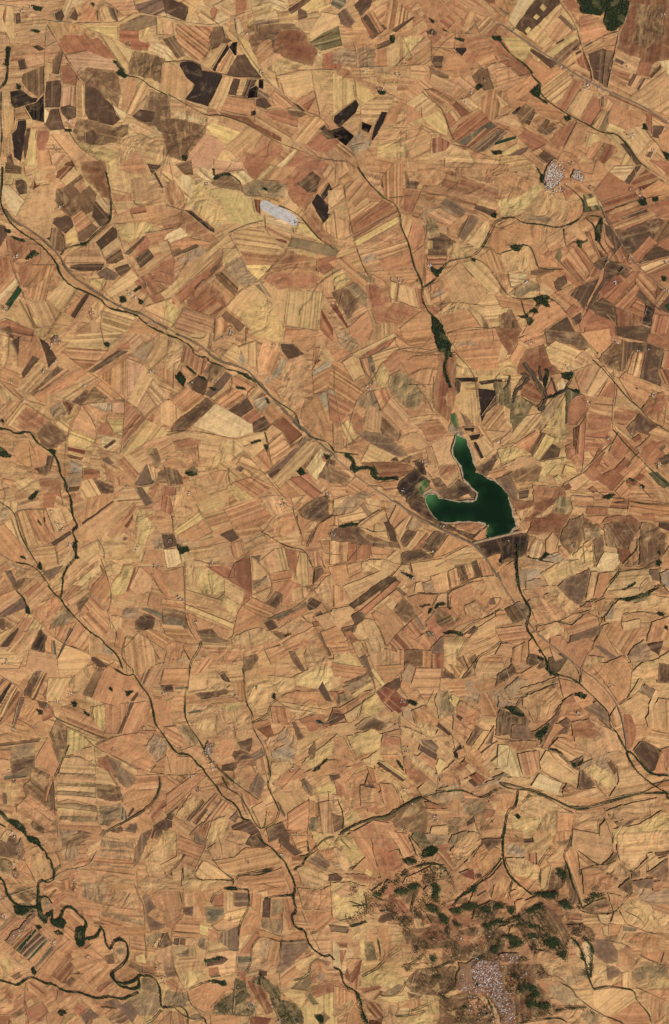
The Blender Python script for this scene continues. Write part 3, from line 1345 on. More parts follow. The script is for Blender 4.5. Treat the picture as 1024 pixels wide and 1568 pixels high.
b 30 130 100 70 170 270 150 290
c 110 70 150 50 240 120 280 260 170 270
d 150 50 270 50 340 220 300 250 240 240
d 190 60 270 150 340 220 320 240 240 170
b 280 40 400 30 450 100 380 160 340 190
c 340 0 420 0 400 30 330 40
e 470 110 490 110 500 150 480 150
d 500 120 520 0 640 0 680 10 560 90
h 500 130 690 0 700 5 510 145
h 315 255 430 180 440 200 330 275
d 430 175 480 150 470 180 440 195
c 480 160 700 0 830 10 700 130 600 250 500 360
b 500 290 600 240 620 300 540 370 490 350
d 650 210 740 100 820 120 760 190 690 230
r 760 150 810 80 815 100 775 165
e 740 130 790 60 830 10 830 40 790 90
k* 800 100 830 40 870 60 960 60 950 170 870 280 860 370 790 340 840 180
h 725 255 760 215 780 225 740 270
b* 600 280 720 200 860 350 640 350
d* 900 80 1024 60 1024 190 960 180
u* 915 240 1000 200 1024 210 1024 290 950 290
d 900 290 990 300 1000 400 870 380
b* 350 380 410 290 460 290 460 350 400 420 360 430
c 160 290 340 270 360 390 280 420 200 330
m 270 430 390 390 310 490
b* 300 490 400 390 400 500 360 560 320 520
u* 70 380 170 420 230 440 200 460 130 460
c* 100 410 190 420 250 460 180 470 100 460
m 35 430 70 420 100 490 80 510
g* 75 520 120 480 190 460 170 490 120 550 90 550
d 130 550 210 470 240 500 150 570
e 150 560 240 490 250 510 170 590
c 170 590 280 480 300 520 330 560 180 680
d* 180 680 330 560 390 640 290 780
d 0 580 90 540 150 600 0 690
c 0 640 110 560 130 590 0 700
m 0 710 130 590 150 600 160 650 20 710
b 160 680 200 690 280 780 220 790 100 890 50 890
d 20 890 140 710 220 710 120 880
g* 0 720 30 720 50 750 20 790 0 780
h 0 890 110 770 120 780 50 890
b 0 830 80 770 90 780 0 890
i* 185 905 250 780 290 830 280 925
d 290 830 320 830 320 920 290 920
n 320 850 335 850 345 940 320 930
d 340 770 460 740 400 870 340 840
l* 290 780 390 640 460 710 420 750 340 770
m 350 960 430 770 450 780 360 970
d 400 870 470 750 520 770 450 880
e 390 600 560 400 580 390 560 430 400 610
b 440 510 600 390 620 400 530 520
f 560 520 630 440 610 400 620 390 640 430 570 530
c 410 610 540 520 550 550 480 610 430 640
g* 470 620 560 540 580 580 500 660 480 670
d 500 660 560 570 660 680 560 780 490 720
d 540 560 650 420 690 580 660 680 590 590
b 470 550 560 460 540 540
b* 640 360 720 380 660 480
k* 660 570 770 380 830 400 800 480 760 550 700 600
f 770 550 820 400 835 405 790 555
c 790 530 850 400 930 440 920 550 830 570
d 860 400 1000 400 1024 480 1024 600 930 470
u* 730 710 760 660 840 650 840 720 770 720
n 860 660 890 650 1010 690 1024 710 1010 730
h* 830 740 880 680 950 710 930 790 820 780
d 920 560 1024 600 1024 680 900 640
d 570 640 660 680 680 700 660 800 600 840 490 720
e 680 720 695 710 690 750 670 760
s* 610 930 640 880 690 900 680 940
b* 680 700 760 710 750 820 720 810 660 770
d 720 760 770 820 740 900 700 890
c 760 900 850 800 910 840 980 960 900 1024 780 1024
d 840 800 920 780 1024 830 1024 940
h 1005 795 1024 790 1024 820 1010 815
c 450 880 540 760 620 850 560 920 520 920
b 540 760 620 830 640 880 600 940 540 940
h 540 950 580 950 660 1010 600 1020
b 530 1000 560 960 540 940 430 890 400 880 350 970 360 1024 520 1024
c 180 910 340 940 340 1024 150 1024
b 0 900 80 920 150 960 120 1024 0 1024
c 40 920 150 800 230 780 190 900 100 930
N 160 670 175 640 190 690 165 685
N 450 265 480 240 475 290 470 330 485 350 455 350 470 320
N 235 405 250 370 262 420 240 420
N 120 345 150 335 165 355
N 225 110 240 110 260 145 250 140
N 270 110 280 90 278 130
-v8 440 0 445 90 470 130 480 160 440 180 470 230 465 280 475 340 420 400 385 460 390 500 375 590
-v8 300 520 350 580 375 595 400 640 490 740 560 810 620 840 650 885 700 920 740 980 750 1024
-v7 105 550 160 600 170 680
-v5 100 375 190 390 240 425 280 480 310 520
-v4 0 0 90 60 110 140 130 210 190 320 250 410
-d4 170 670 250 750 320 820 400 880 500 910 540 930 620 980 700 1024
-d4 0 320 90 375
-d4 640 360 640 300 600 230
-d4 620 350 660 470 690 600 650 700 710 780 720 850
-r3 560 560 670 680 680 780
-r3 480 580 680 380
-d3 270 50 280 170 350 220 360 380
-d4 920 440 1024 610
-d3 980 970 900 820
-d4 270 50 150 50 90 70
-v4 770 830 740 960 800 1020
B 840 280 4 18
B 955 395 8 30
B 425 265 3 14
B 385 170 4 16
B 30 980 6 22
B 320 65 2 12
B 355 135 2 14
B 905 565 2 14
T 256 768
c* 0 0 160 0 200 50 50 130 40 80
k 40 180 200 60 230 100 60 200
k 180 20 280 0 350 0 350 30 210 70
d 60 210 230 110 280 190 160 250 80 240
d 230 100 370 60 400 170 280 190
d 350 50 540 0 640 90 560 170 470 210 410 160
b* 560 0 700 0 780 50 690 110 640 90
d* 640 110 760 50 800 130 800 230 680 210 590 180
d 410 170 560 150 600 200 480 260 440 220
h 325 205 400 165 440 225 390 250
c* 460 240 560 190 640 230 540 280 480 330
d 390 260 450 240 470 330 430 360 400 320
c 270 270 360 250 400 330 330 370 280 320
u 60 240 130 230 130 250 70 260
b 130 290 270 270 330 370 220 380 130 330
a 0 295 60 290 80 320 90 370 30 410 0 410
h 30 420 65 415 65 445 32 445
d 0 430 100 400 110 540 60 560 0 530
b* 110 390 170 390 190 510 110 530
k* 170 390 260 420 350 480 350 560 220 570 180 480
e 240 400 340 390 410 385 420 470 350 470
e 410 380 480 340 510 340 520 570 490 610 460 630 480 550 370 480
f 415 385 480 345 510 345 520 560 480 545 410 470
b 350 490 480 560 450 630 350 570
c 110 540 340 610 420 640 400 700 110 610
k 110 630 410 750 400 780 110 660
k* 310 600 350 570 450 640 400 700
d 120 680 380 790 360 840 150 780
g* 0 650 110 670 130 770 0 740
d 0 600 110 610 110 660 0 640
n* 0 700 100 730 130 780 0 740
h* 170 790 270 780 390 860 220 860
c 0 750 90 760 160 850 80 850 0 820
d 460 640 520 590 680 660 610 710 540 690
d 400 830 430 680 460 640 600 720 450 800
b 520 340 610 430 620 470 520 480
m 525 340 575 325 560 365
l* 520 490 610 460 630 500 530 545
b 530 570 640 520 600 610
h* 610 620 660 550 715 580 670 655
c 560 370 660 290 690 420 630 440
b 660 290 720 285 750 410 690 425
e 730 290 790 300 800 400 780 440 740 400
b 780 470 810 310 860 320 870 510 830 520
e 630 440 740 420 780 430 760 470 640 490
d 640 500 750 480 820 520 750 640 700 620 710 570
c 760 540 820 520 880 530 840 590 770 620
c* 640 720 860 600 880 640 720 720
n* 620 720 850 610 860 640 700 720
h 850 630 890 590 945 620 910 655 870 665
h 900 690 940 670 960 690 930 715
h 590 740 640 720 680 770 630 795
d 670 730 850 640 860 680 720 740
c* 680 780 780 720 850 740 760 810 720 800
g 680 800 740 820 700 850 640 800
c* 900 540 1024 420 1024 600 960 620
g 905 410 950 400 960 430 920 480 890 510
d 870 310 960 300 970 400 900 400
d 940 240 1024 250 1024 330 970 320
h* 800 60 900 0 1000 0 980 60 1010 90 920 130 850 110
b 760 0 860 0 780 40
d 800 70 830 100 840 250 800 140
d 930 130 1024 80 1024 210 980 210 880 260
g 990 190 1020 165 1024 220 1000 220
b* 390 830 560 770 650 800 700 850 540 880 400 880
b 210 860 400 870 400 890 220 890
d* 700 870 900 760 940 800 890 890 780 920
d 600 910 700 880 760 930 640 1000
d* 220 890 470 890 470 960 300 1000 240 930
g* 460 950 540 930 560 960 520 1024 470 1024
g 740 920 780 920 870 1024 820 1024 770 980
g 920 810 940 800 1010 940 990 950
d 940 800 1024 750 1024 880 980 890
c* 840 940 900 850 980 960 1024 960 1024 1024 880 1024
d* 0 840 80 860 120 940 0 1010
d 240 940 300 990 230 1024 140 1024
u 60 970 110 950 130 980 100 990
c 900 710 1024 660 1024 740 960 780
e 890 740 930 730 930 760 900 770
e 0 60 0 0 20 0 40 60 20 80
h 0 200 40 200 60 270 0 290
N 60 260 95 280 130 275 135 300 90 325 75 315
N 740 815 760 810 720 830
-d5 30 90 40 130 38 260
-d4 0 410 60 405 110 370 200 360 250 385 400 385 470 360
-d4 110 370 110 680 130 770 180 850
-v5 210 860 205 900 150 980 140 1024
-v4 105 910 140 970
-d3 450 630 540 690 610 715
-d3 480 330 540 270 640 240
-v4 590 190 640 220 700 260 760 285 820 290 860 320 880 380 905 420 900 500 885 530
-v4 1024 80 940 130 890 190 860 280
-d5 770 40 790 110 830 210 830 270
-d4 850 520 900 540 960 640 1024 720
-r3 510 340 525 590
-d4 940 340 970 410
-v4 830 700 860 740 900 750
-r4 190 50 260 160 350 240 400 270
-d4 640 490 650 540 600 620
-d4 700 0 780 50
B 260 375 8 26
B 75 600 7 26
B 175 740 4 14
B 1010 195 6 22
B 705 10 4 20
B 10 230 3 14
B 590 195 2 12
T 512 768
u* 0 50 80 0 180 0 100 70 0 80
b 20 90 100 70 160 30 200 95 150 130 60 150
m 160 25 180 10 225 80 205 90
b 190 0 270 0 290 40 230 80
c 155 150 300 50 320 80 250 140 190 165
b 250 130 300 140 320 180 300 220 240 200
d 0 90 25 90 20 150 0 150
b 150 155 230 180 320 190 340 240 270 220 190 180
h* 0 165 140 150 200 200 320 240 390 250 410 290 330 280 140 260 0 235
h 305 130 350 120 390 250 340 240 330 190
d 330 120 380 20 460 80 430 160 370 160
b 370 170 440 100 470 80 400 240 385 200
u* 440 160 480 90 540 130 530 160 480 180 450 180
h* 400 240 450 175 500 180 430 275
c 440 280 510 180 560 185 470 310
e 470 310 570 190 580 200 510 320
h* 520 280 620 180 690 200 600 340 540 290
k 550 310 610 305 590 320 550 330
h* 415 310 530 290 600 340 590 350 480 370 415 385
d 600 345 700 205 800 260 680 330 640 350
c 0 240 85 250 75 370 0 390
e 80 255 145 260 135 365 80 370
e 140 265 225 270 220 345 135 360
d 225 275 370 300 350 320 230 340
b 320 350 380 300 410 320 410 385 370 380
d 0 400 70 385 90 470 40 510 0 500
d 75 385 160 370 170 430 90 470
b* 160 370 270 345 380 400 340 420 220 430 170 430
b 50 520 350 400 380 400 340 450 100 590
d 0 510 40 520 90 580 0 650
h 90 635 330 455 385 470 120 660
h 285 550 385 475 395 485 310 560 295 580
e 160 670 370 490 410 490 190 700
b 230 660 350 560 400 590 360 670 320 700
d 330 580 390 530 420 590 380 630
b 350 460 410 390 460 390 470 440 420 450
b 470 380 660 350 680 370 700 430 560 460 480 440
b 680 340 820 270 930 350 900 380 740 390
c 590 460 690 430 700 540 610 550
d 690 430 750 400 760 500 710 540
h* 740 390 790 380 800 420 820 480 790 500
h 835 370 870 355 905 450 870 470
c 790 380 840 370 860 460 820 470
d 880 350 930 350 980 450 910 460
u* 530 500 600 480 620 560 550 560
b 500 500 530 490 540 550 490 560
m 380 540 400 530 450 570 430 580
g* 365 660 420 585 500 660 500 700 435 750
d 450 590 540 560 640 570 600 680 560 700 510 650
e 560 740 620 680 600 650 700 650 780 720 700 770 640 810 580 790
g* 600 680 640 650 720 700 770 720 700 760 640 780
d 700 570 720 550 860 490 930 580 820 620
c* 800 640 870 600 980 690 880 720 810 700
d 720 560 800 630 780 690 710 650
d* 840 500 960 470 1024 560 1024 640 920 690 870 600
c 900 460 980 450 1024 520 1024 590 980 590
m 950 590 980 590 990 630 950 630
d 230 690 310 620 430 760 320 890 290 800
b* 100 790 200 720 260 730 310 870 300 940 220 950 190 850
h 100 700 150 670 190 690 180 720 130 760
h* 40 780 140 750 130 800 70 830 40 800
b 0 660 90 640 120 660 100 700 30 780 0 720
m 485 710 505 695 560 780 540 790
d 410 790 480 720 545 800 500 840
d 400 800 490 850 550 810 600 880 570 910 490 900
e 320 880 385 800 480 900 380 905
d 440 770 590 900 560 910 420 790
n 560 800 590 795 610 815 580 830
e 560 760 620 740 670 790 630 850
m* 580 920 650 830 670 820 670 930
b 670 830 800 830 820 850 760 930 670 960
d 380 905 425 910 420 1024 375 1024
g* 430 910 540 905 540 1010 430 1010
d 540 910 600 920 590 1020 540 1010
e 600 930 670 930 670 1024 595 1024
c 200 950 320 900 380 920 380 1024 240 1024 200 980
c* 100 870 150 850 200 920 150 950
k* 0 940 60 900 140 960 200 1024 20 1024
m 150 960 190 930 240 1024 220 1024
d 0 870 70 860 90 920 0 940
c 70 860 120 800 190 850 150 850
e 60 800 100 790 150 850 90 870
c 820 840 880 770 1024 670 1024 770 900 830
d 780 830 840 780 870 770 830 830
h 810 810 860 760 880 780 850 810
b 880 940 1024 860 1024 940 960 950
d* 890 1010 940 950 1024 950 1024 1024 900 1024
g 750 960 790 940 840 1024 800 1020
g 820 960 860 930 880 960 840 1000
b 680 900 780 910 750 980 760 1024 680 1024
b 860 880 960 840 980 870 850 920
d 930 350 960 320 1024 310 1024 450 980 420
i* 440 0 540 0 570 20 600 80 650 120 760 180 860 200 920 160 940 130 930 190 860 240 820 230 680 160 560 100 480 50
e* 690 140 820 120 920 130 900 170 840 190 790 180
i* 850 250 1024 210 1024 310 930 340 890 290
d 850 230 900 180 960 135 920 225 880 240
N 20 160 100 130 150 130 140 145 80 150 60 160
N 520 640 590 628 590 635 530 648
N 575 690 580 660 600 650 605 640 590 680
N 610 655 640 625 680 625 680 635 640 640 620 660
N 665 812 710 798 780 800 790 825 740 815
N 695 660 735 645 710 660
N 415 435 490 455 470 470 420 445
N 1010 370 1024 340 1024 385
-h7 370 0 480 80 640 170 820 250 870 280 930 350 980 430 1024 490
-g10 380 0 480 75 640 160 820 240 870 270 930 340 980 420 1024 480
-v5 150 130 210 90 280 50
-v4 200 170 240 190 330 180
-d4 80 370 210 210
-d4 145 265 135 360
-d3 0 395 280 345 400 390 470 380 600 350 680 330 800 265
-d4 410 390 410 280 330 120 300 0
-d4 370 165 450 90
-v4 520 565 640 570 710 555 840 480 900 460 980 455
-d4 640 570 600 640
-v4 700 560 700 650
-v4 780 800 860 740 930 710 1024 660
-v5 860 1024 880 950 950 920 1024 860
-d4 100 840 160 850 200 920 240 1010
-d5 250 740 290 800 310 890
-d4 760 950 800 870 840 820
-r3 410 790 480 890
-r4 620 400 680 370 820 310 900 340
-d3 980 590 1024 590
-d3 940 960 1024 960
B 480 465 14 45
B 430 440 3 16
B 605 310 3 12
B 600 810 2 12
B 665 150 3 16
T 768 768
i* 0 210 40 190 110 200 160 195 150 330 60 360 0 390 0 300
f* 60 0 240 0 330 0 430 0 440 40 400 120 360 170 350 240 310 190 160 200 200 120 130 120 90 70
b* 200 100 310 20 330 30 270 90
c* 90 60 200 20 200 60 120 110
o* 330 0 420 0 430 50 390 80 310 60
g* 355 220 380 170 420 110 500 80 520 130 490 230 470 290 415 325 370 270
g* 500 70 560 140 610 155 500 155
d 440 0 570 0 570 20 540 40 450 30
e 530 30 650 40 650 80 520 80
d 500 90 640 90 600 140 570 130
c 650 40 780 50 770 80 660 80
e 680 0 790 0 780 50 660 40
d 790 0 1024 20 1024 80 970 90 940 120 860 110 780 70
e 860 70 940 70 940 120 870 110
f* 610 130 640 100 720 80 800 95 850 130 850 150 780 130 700 120 640 130
g* 630 140 700 120 820 130 845 150 830 240 770 290 730 290 650 180
l* 620 150 650 180 720 290 650 280
h* 560 250 590 215 620 210 640 310 610 310 580 380 570 300
l* 510 160 610 160 610 210 560 230 500 240
b 500 260 550 230 560 250 550 290 520 300
d* 790 270 850 160 830 380 790 410 740 390 780 350
f 720 290 780 290 800 330 750 370 720 370
g* 850 150 860 120 940 150 1000 200 1000 290 960 390 900 410 840 390 840 240
h 965 160 970 130 1024 130 1024 200
b 650 290 720 300 720 315 660 320
k* 430 330 500 275 540 310 570 300 580 400 510 380
a 580 400 630 310 720 320 725 370 680 430 620 430
d 950 390 1000 310 1024 260 1024 390
d 150 320 170 210 210 220 240 240 160 330
a 165 330 180 270 220 230 250 260 220 360 180 350
c 270 240 310 190 350 240 330 300 300 330 270 310
d 350 280 370 270 415 330 380 370 350 320
s* 230 360 290 320 350 310 400 360 320 380
b* 240 440 340 380 400 360 470 360 520 390 430 460 290 520
g* 0 370 60 340 70 360 0 400
d 0 410 80 360 100 460 90 560 60 600 0 500
u 105 410 160 410 150 530 110 510
s 150 420 230 410 240 450 160 490
u* 160 490 240 460 270 510 150 530
m* 340 520 420 460 500 440 540 410 510 580 480 640 440 640 390 580
b* 270 520 340 520 400 600 480 640 400 700 320 620
d* 130 540 270 520 290 560 200 600 160 600
c* 160 610 300 560 400 700 370 720 230 750 190 690
l* 20 660 120 610 180 650 170 700 100 750 60 750
g 20 660 100 630 150 700 70 740
d 0 670 20 670 70 750 0 780
d 0 780 130 760 180 830 120 870 90 890 0 850
d 60 990 70 900 150 860 150 940 100 1000
c 0 870 60 870 70 960 0 940
d 170 860 190 840 240 910 240 940 170 930
h* 170 930 240 950 280 1010 230 1024 160 1000
e* 220 770 330 735 330 770 220 800
b* 220 800 330 740 400 740 420 780 310 840 280 850
d 340 740 430 760 520 680 610 720 580 770 420 820
b* 530 670 650 610 620 720 580 670 430 700
c* 480 650 520 610 560 610 580 660 520 660
e 490 650 540 610 555 645
d 560 620 640 590 610 690 570 650
b 515 590 550 430 590 430 560 580 530 600
d 560 590 600 440 680 430 650 510 620 590
b 640 520 720 430 900 410 920 480 920 520 830 570 740 590 640 540
b* 640 700 720 600 820 620 920 570 1024 590 1024 650 860 680 740 680 730 760 640 740 630 700
s 640 700 690 620 680 720 640 720
o* 700 600 830 570 920 540 880 600 800 620
c 840 550 900 470 920 520 870 560
m* 420 830 600 750 630 800 540 830 420 920
m* 420 920 500 820 560 870 480 900 430 960
f 500 910 560 850 560 900 520 940
d 610 760 690 730 800 740 870 780 790 900 740 930 660 850
d 560 860 620 770 700 930 640 950 560 900
m 560 880 600 880 700 950 660 960
b* 490 950 520 940 640 960 560 1020 480 1024
d 650 980 740 940 780 1000 760 1024 660 1024
d* 890 860 920 740 1024 700 1024 820 960 850
h 880 880 990 850 960 940 910 910
u* 800 900 870 840 910 910 900 970 790 990 780 950
k* 860 980 960 960 1024 900 1024 1024 800 1024
b 740 740 850 720 850 770 750 790
d* 920 550 960 520 1024 560 1024 590
s* 970 440 1024 420 1024 540 980 510
m 900 420 960 420 960 490 920 480
h 290 960 440 910 360 1024 300 1024
b* 390 930 420 920 500 1010 460 1010
c 300 900 380 960 330 980
d 480 1024 560 860 520 830 400 870 370 820 300 830 300 870 440 980
N 90 330 110 270 105 330 100 380 95 440 115 510 95 515 90 430 85 380
N 235 360 270 320 290 320 260 345
N 945 390 960 350 980 370 960 400
N 960 310 975 300 970 330
N 955 690 970 678 992 690 990 705 965 700
N 995 775 1010 765 1020 785
N 735 600 820 580 920 545 960 510 970 515 900 570 840 590 770 610
N 740 540 820 495 822 502 750 545
N 225 950 260 960 250 975 230 970
N 230 910 245 910 240 930
-v9 95 260 95 350 95 440 110 540 150 610 185 670 155 750 165 800 190 825 240 910 280 970 285 1024
-h7 0 500 60 590 160 730 220 810 320 890 480 1020
-d4 130 660 60 720
-v5 155 340 240 360 280 320 310 325
-v4 230 360 320 375
-v4 210 780 220 760 340 735 390 720 440 680 490 630 540 610 620 590 635 540 730 430 730 390 830 300 830 240
-v4 340 735 430 760 500 690
-v4 600 750 640 670 700 600 830 580 920 550 1000 510
-v4 740 780 730 750 740 690 860 670 920 690 1000 680
-d4 500 280 510 380
-d4 560 240 570 400
-d4 630 430 690 430 740 400 850 400 910 440 960 490
-d4 480 1024 550 880 600 810 600 750 560 620 520 610 515 590 550 420
-d4 620 780 700 930 760 960 790 1024
-d4 610 160 720 280 720 370
-d4 0 860 60 870 90 890 150 860
-d3 840 550 850 500 900 460
-v4 900 420 910 450
-v4 970 400 960 480 1024 560
-d4 165 310 180 260 210 225
-d3 440 980 400 960 300 890
-v4 700 10 780 0 840 10 900 20 1024 20
-r6 0 215 50 205 110 185
B 110 140 5 30
B 430 265 2 12
B 45 250 3 20
B 755 940 2 10
T 0 1024
c 0 0 200 0 110 100 0 40
h* 150 160 220 15 255 10 180 175
d 190 180 270 20 290 30 210 190
h 195 195 270 30 285 25 210 195
d 0 60 60 80 0 190
m 0 90 20 60 30 70 0 110
i 0 200 62 85 72 88 5 215
b 0 260 95 110 105 120 20 290 0 310
e 10 300 110 140 140 150 90 260 0 360
g* 260 170 310 70 340 80 280 190
b 290 60 420 60 440 50 360 200 280 200
g 510 165 580 30 600 0 630 0 560 180
d 560 180 640 0 700 0 790 50 860 110 810 180 700 230 620 210
b* 420 100 520 0 580 0 510 160 460 170
d 150 240 190 220 230 250 190 310 140 300
h* 220 200 280 200 310 230 280 260 240 240
e 240 260 320 230 320 300 260 330
m 120 180 150 180 90 360 80 350
d 370 240 440 220 560 290 640 360 630 420 420 340
k* 550 230 650 210 660 320 700 370 610 380 560 300
d 640 220 790 210 770 290 720 400 640 400
h 715 400 800 210 820 210 730 400
h 800 200 840 140 850 150 820 200
d 820 210 900 200 930 300 860 370 780 400 740 400
c 860 100 900 0 1010 0 920 130
h 870 90 910 0 920 0 880 100
d 930 190 1024 200 1024 370 970 370 950 310
h 985 100 1024 100 1024 130
g 0 460 250 425 240 450 0 480
g* 300 400 340 310 400 360 420 440 400 500 360 580 330 500
k 410 360 500 400 540 460 450 530 400 540
k 500 400 610 440 570 470
c* 400 540 480 500 570 480 590 530 580 600 520 570
d 220 550 290 420 310 450 360 580 330 650 230 580
l* 0 490 210 450 220 520 200 610 170 660 30 680 60 580
h* 70 570 210 530 210 600 170 640 60 650
d 0 500 70 500 60 560 0 550
c 0 560 60 560 70 630 0 640
n 20 660 170 640 160 665 30 680
g* 200 600 310 660 290 680 200 620
c* 190 620 280 660 290 710 260 740 190 670
g* 140 720 190 670 280 740 250 820 170 800
e 240 860 280 730 300 700 270 880
g* 90 820 230 870 200 920 100 860
h* 190 950 230 880 290 900 270 1010 200 980
d 275 1010 280 920 330 940 330 1000
h* 280 830 330 690 350 900 340 1024 330 900
b* 0 700 130 690 130 740 90 830 20 830
m 15 760 40 760 45 830 20 830
d* 340 1024 350 880 190 760 100 850 90 880 200 930
b 380 550 490 540 590 600 590 650 360 640
l* 355 640 580 655 580 670 350 655
c 350 670 585 680 585 700 350 690
l* 350 695 590 700 590 720 350 710
b 345 715 590 725 590 760 350 740
l* 345 745 590 765 590 785 345 765
c 345 770 590 790 590 840 420 800 350 820
l* 350 830 420 820 600 850 600 870 500 860 350 840
b 350 850 600 875 600 900 350 880
l* 360 900 600 900 600 940 360 925
d 360 940 600 940 640 1000 600 1024 360 1024
g 360 980 500 990 580 1010 480 1010
b 590 620 660 620 720 720 600 705
e* 590 540 660 530 740 740 660 630 590 600
g* 600 710 730 720 760 800 700 810 600 790
l* 610 840 740 820 740 900 660 970 610 960
m* 650 530 740 570 830 680 780 740 720 690
b 735 600 750 570 840 620 830 660
d 590 470 700 420 850 390 900 400 880 500 960 580 880 620 740 550 600 500
d 840 380 960 380 940 400 860 400
u* 890 480 940 400 1010 430 1024 450 1000 540 960 570
d 960 580 1024 530 1024 640 920 640
d 830 660 1000 650 980 740 850 740
d 770 790 830 740 960 750 930 830 800 870 750 820
n 730 930 740 830 770 870 780 920
h 780 900 810 850 825 860 790 910
d 830 940 880 880 970 940 940 1010 850 1000
e 900 890 1000 810 1024 830 940 940
h* 940 960 1024 880 1024 990 960 1024 930 1020
m 800 950 840 950 830 1010 760 990
d 640 990 760 960 740 1024 620 1024
g 650 1000 740 960 760 990 700 1020
N 0 860 30 890 60 920 110 935 150 960 165 1000 170 1024 130 1000 80 960 40 930 0 880
N 435 205 465 205 470 230 450 240
N 230 255 260 255 260 280 235 280
N 670 120 690 118 685 148
N 770 140 820 140 800 155 775 170
N 510 260 550 285 540 292 515 275
-v7 700 0 760 40 800 45 820 30 860 100 910 155 930 210 945 280 950 340 990 385 1024 440
-v4 820 30 810 0
-v5 700 0 740 20 780 45
-v6 0 950 40 970
-d4 0 40 110 110 180 180 320 250 330 300 400 360 500 410 590 490 720 550 870 620 1000 650
-g8 330 300 430 350 560 400 640 430
-v5 340 660 370 600 390 540 420 470
-d4 420 540 490 540 560 600 600 595
-v4 980 660 980 740 940 820 880 880 780 930 680 980 630 1020
-g12 990 700 960 810 850 890 740 950 640 1010
-d4 750 820 780 750 870 750 970 740
-r3 585 480 590 780 610 960
-d4 0 410 100 390 190 380
-d4 110 310 230 370
-d4 330 680 340 900
-d3 240 880 330 940
B 430 165 5 22
B 345 205 3 14
B 280 220 4 20
B 1012 150 4 16
B 90 690 2 10
B 75 1005 6 30
B 690 490 2 10
B 880 365 2 12
B 85 370 3 12
B 200 350 2 16
B 65 615 2 10
T 256 1024
d 0 0 130 0 130 100 0 100
b 140 40 240 40 240 130 130 150
b* 240 20 300 10 390 90 370 130 240 130
h 320 40 350 20 390 80 370 85 340 70
h 0 100 30 95 40 140 0 140
n 50 115 130 105 130 120 50 128
h* 170 155 360 125 380 155 210 190
d 120 170 170 160 210 190 400 170 440 200 300 220 110 220
k* 320 230 440 200 460 250 340 270
c* 110 220 320 230 310 290 120 300
n 120 270 180 250 225 260 140 275
b* 120 320 310 290 300 390 220 390 140 330
c* 310 290 440 240 510 300 490 420 420 440 300 410
d 400 90 480 70 480 200 440 200 420 160
b* 480 80 650 50 660 150 640 200 580 300 500 220
o 540 100 555 95 550 130 540 120
b* 620 40 800 60 780 130 690 160
k* 760 60 870 10 1024 0 1024 130 920 130 800 100
d* 700 180 740 130 920 140 960 200 820 220
h 925 120 950 75 1010 200 970 195
e 990 140 1024 140 1024 200
b* 690 210 840 230 980 260 960 290 760 270
d 630 230 720 230 790 290 740 340 650 330
h* 765 330 790 315 840 410 800 440
e* 800 310 960 280 960 350 880 390
f 950 340 1024 290 1024 360 960 360
n 890 320 940 310 955 345 930 345
f 550 370 630 330 655 410 620 425
h 425 450 520 420 520 470 505 510 460 490
h* 400 510 460 490 510 520 540 560 420 560 400 530
e* 420 560 530 545 540 590 430 600
m 510 530 580 485 605 530 540 560
h 335 590 420 570 430 600 400 625 335 625
d 410 620 520 590 550 640 500 740 420 680
m* 510 700 560 630 600 680 570 800 500 750
u* 670 410 730 350 780 420 800 500 680 450
s* 640 500 720 460 800 500 760 600 640 540
d 540 560 600 530 620 620 560 630
b* 640 580 780 560 740 660 640 700
d 520 330 620 310 630 340 550 370
c* 630 420 680 390 640 520 600 450
l* 60 360 120 340 200 440 180 460 130 470
d 0 360 60 350 100 430 90 500 0 440
d 0 460 70 540 160 540 210 610 130 650 0 650
c 80 500 170 470 200 480 250 600 190 570
d 330 430 420 440 400 520 340 560 310 490
d 0 770 180 640 240 660 0 890
b* 60 900 140 760 220 830 120 920
g 120 930 220 800 230 820 140 935
e 140 930 300 760 320 770 170 950
g 165 950 240 850 250 865 180 955
i* 0 890 60 830 70 840 0 920
d 0 860 100 760 80 830 0 890
u* 270 910 300 870 330 890 320 920
d 210 970 340 800 400 830 270 930
b* 230 1024 280 930 360 900 380 960 340 1024
m 380 920 430 860 440 900 420 940
h 395 965 470 930 510 920 550 970 560 1000 520 1020 460 990 400 985
c* 370 680 450 660 480 720 380 740
d 470 730 550 800 560 820 500 840
c 520 850 590 810 620 900 580 980
h* 600 960 700 940 740 1000 720 1024 620 1024
h 695 1000 720 970 750 1000 740 1024
h 670 810 740 820 720 905 690 860
c 650 750 740 700 850 770 780 900 730 900
d 740 880 870 800 920 920 860 990 740 980
e 740 990 820 980 850 1020 750 1020
b 600 620 640 700 720 700 640 760
d* 640 700 780 580 860 640 740 760
k* 820 580 1024 380 1024 500 900 620
m* 815 680 850 670 890 720 890 780 850 750
k* 890 720 1024 680 1024 800 920 780
d 840 640 980 560 1024 560 1024 640 940 660
g* 865 500 900 450 920 460 900 540 870 560
h 1000 660 1024 650 1024 690 1005 685
n* 860 960 880 900 930 910 940 980 880 1000
c 930 820 1024 800 1024 1024 950 1000
d 870 800 930 830 930 900 870 890
h 0 920 30 930 30 975 0 980
e* 180 960 260 930 230 1024 130 1024
N 440 900 460 910 490 930 460 920
N 895 625 985 545 985 555 910 625
N 650 160 670 155 660 185 645 180
N 915 320 945 320 955 345
-v8 0 440 70 530 100 520 150 530 190 590 225 610 240 650 300 710 350 790 400 810 440 850 460 910 500 930
-v5 140 0 130 100 110 170 110 320 200 440 270 560 310 600 420 700 480 740 560 800
-g10 200 440 270 570 320 620 400 690
-v5 340 660 380 740 450 770 490 840 520 900 560 980 600 970 610 870
-d5 460 760 470 850 500 900
-v4 470 0 480 200 530 280 520 350 560 420 590 470 620 560 635 650 615 715 650 780 690 870
-v4 690 870 670 940 590 980
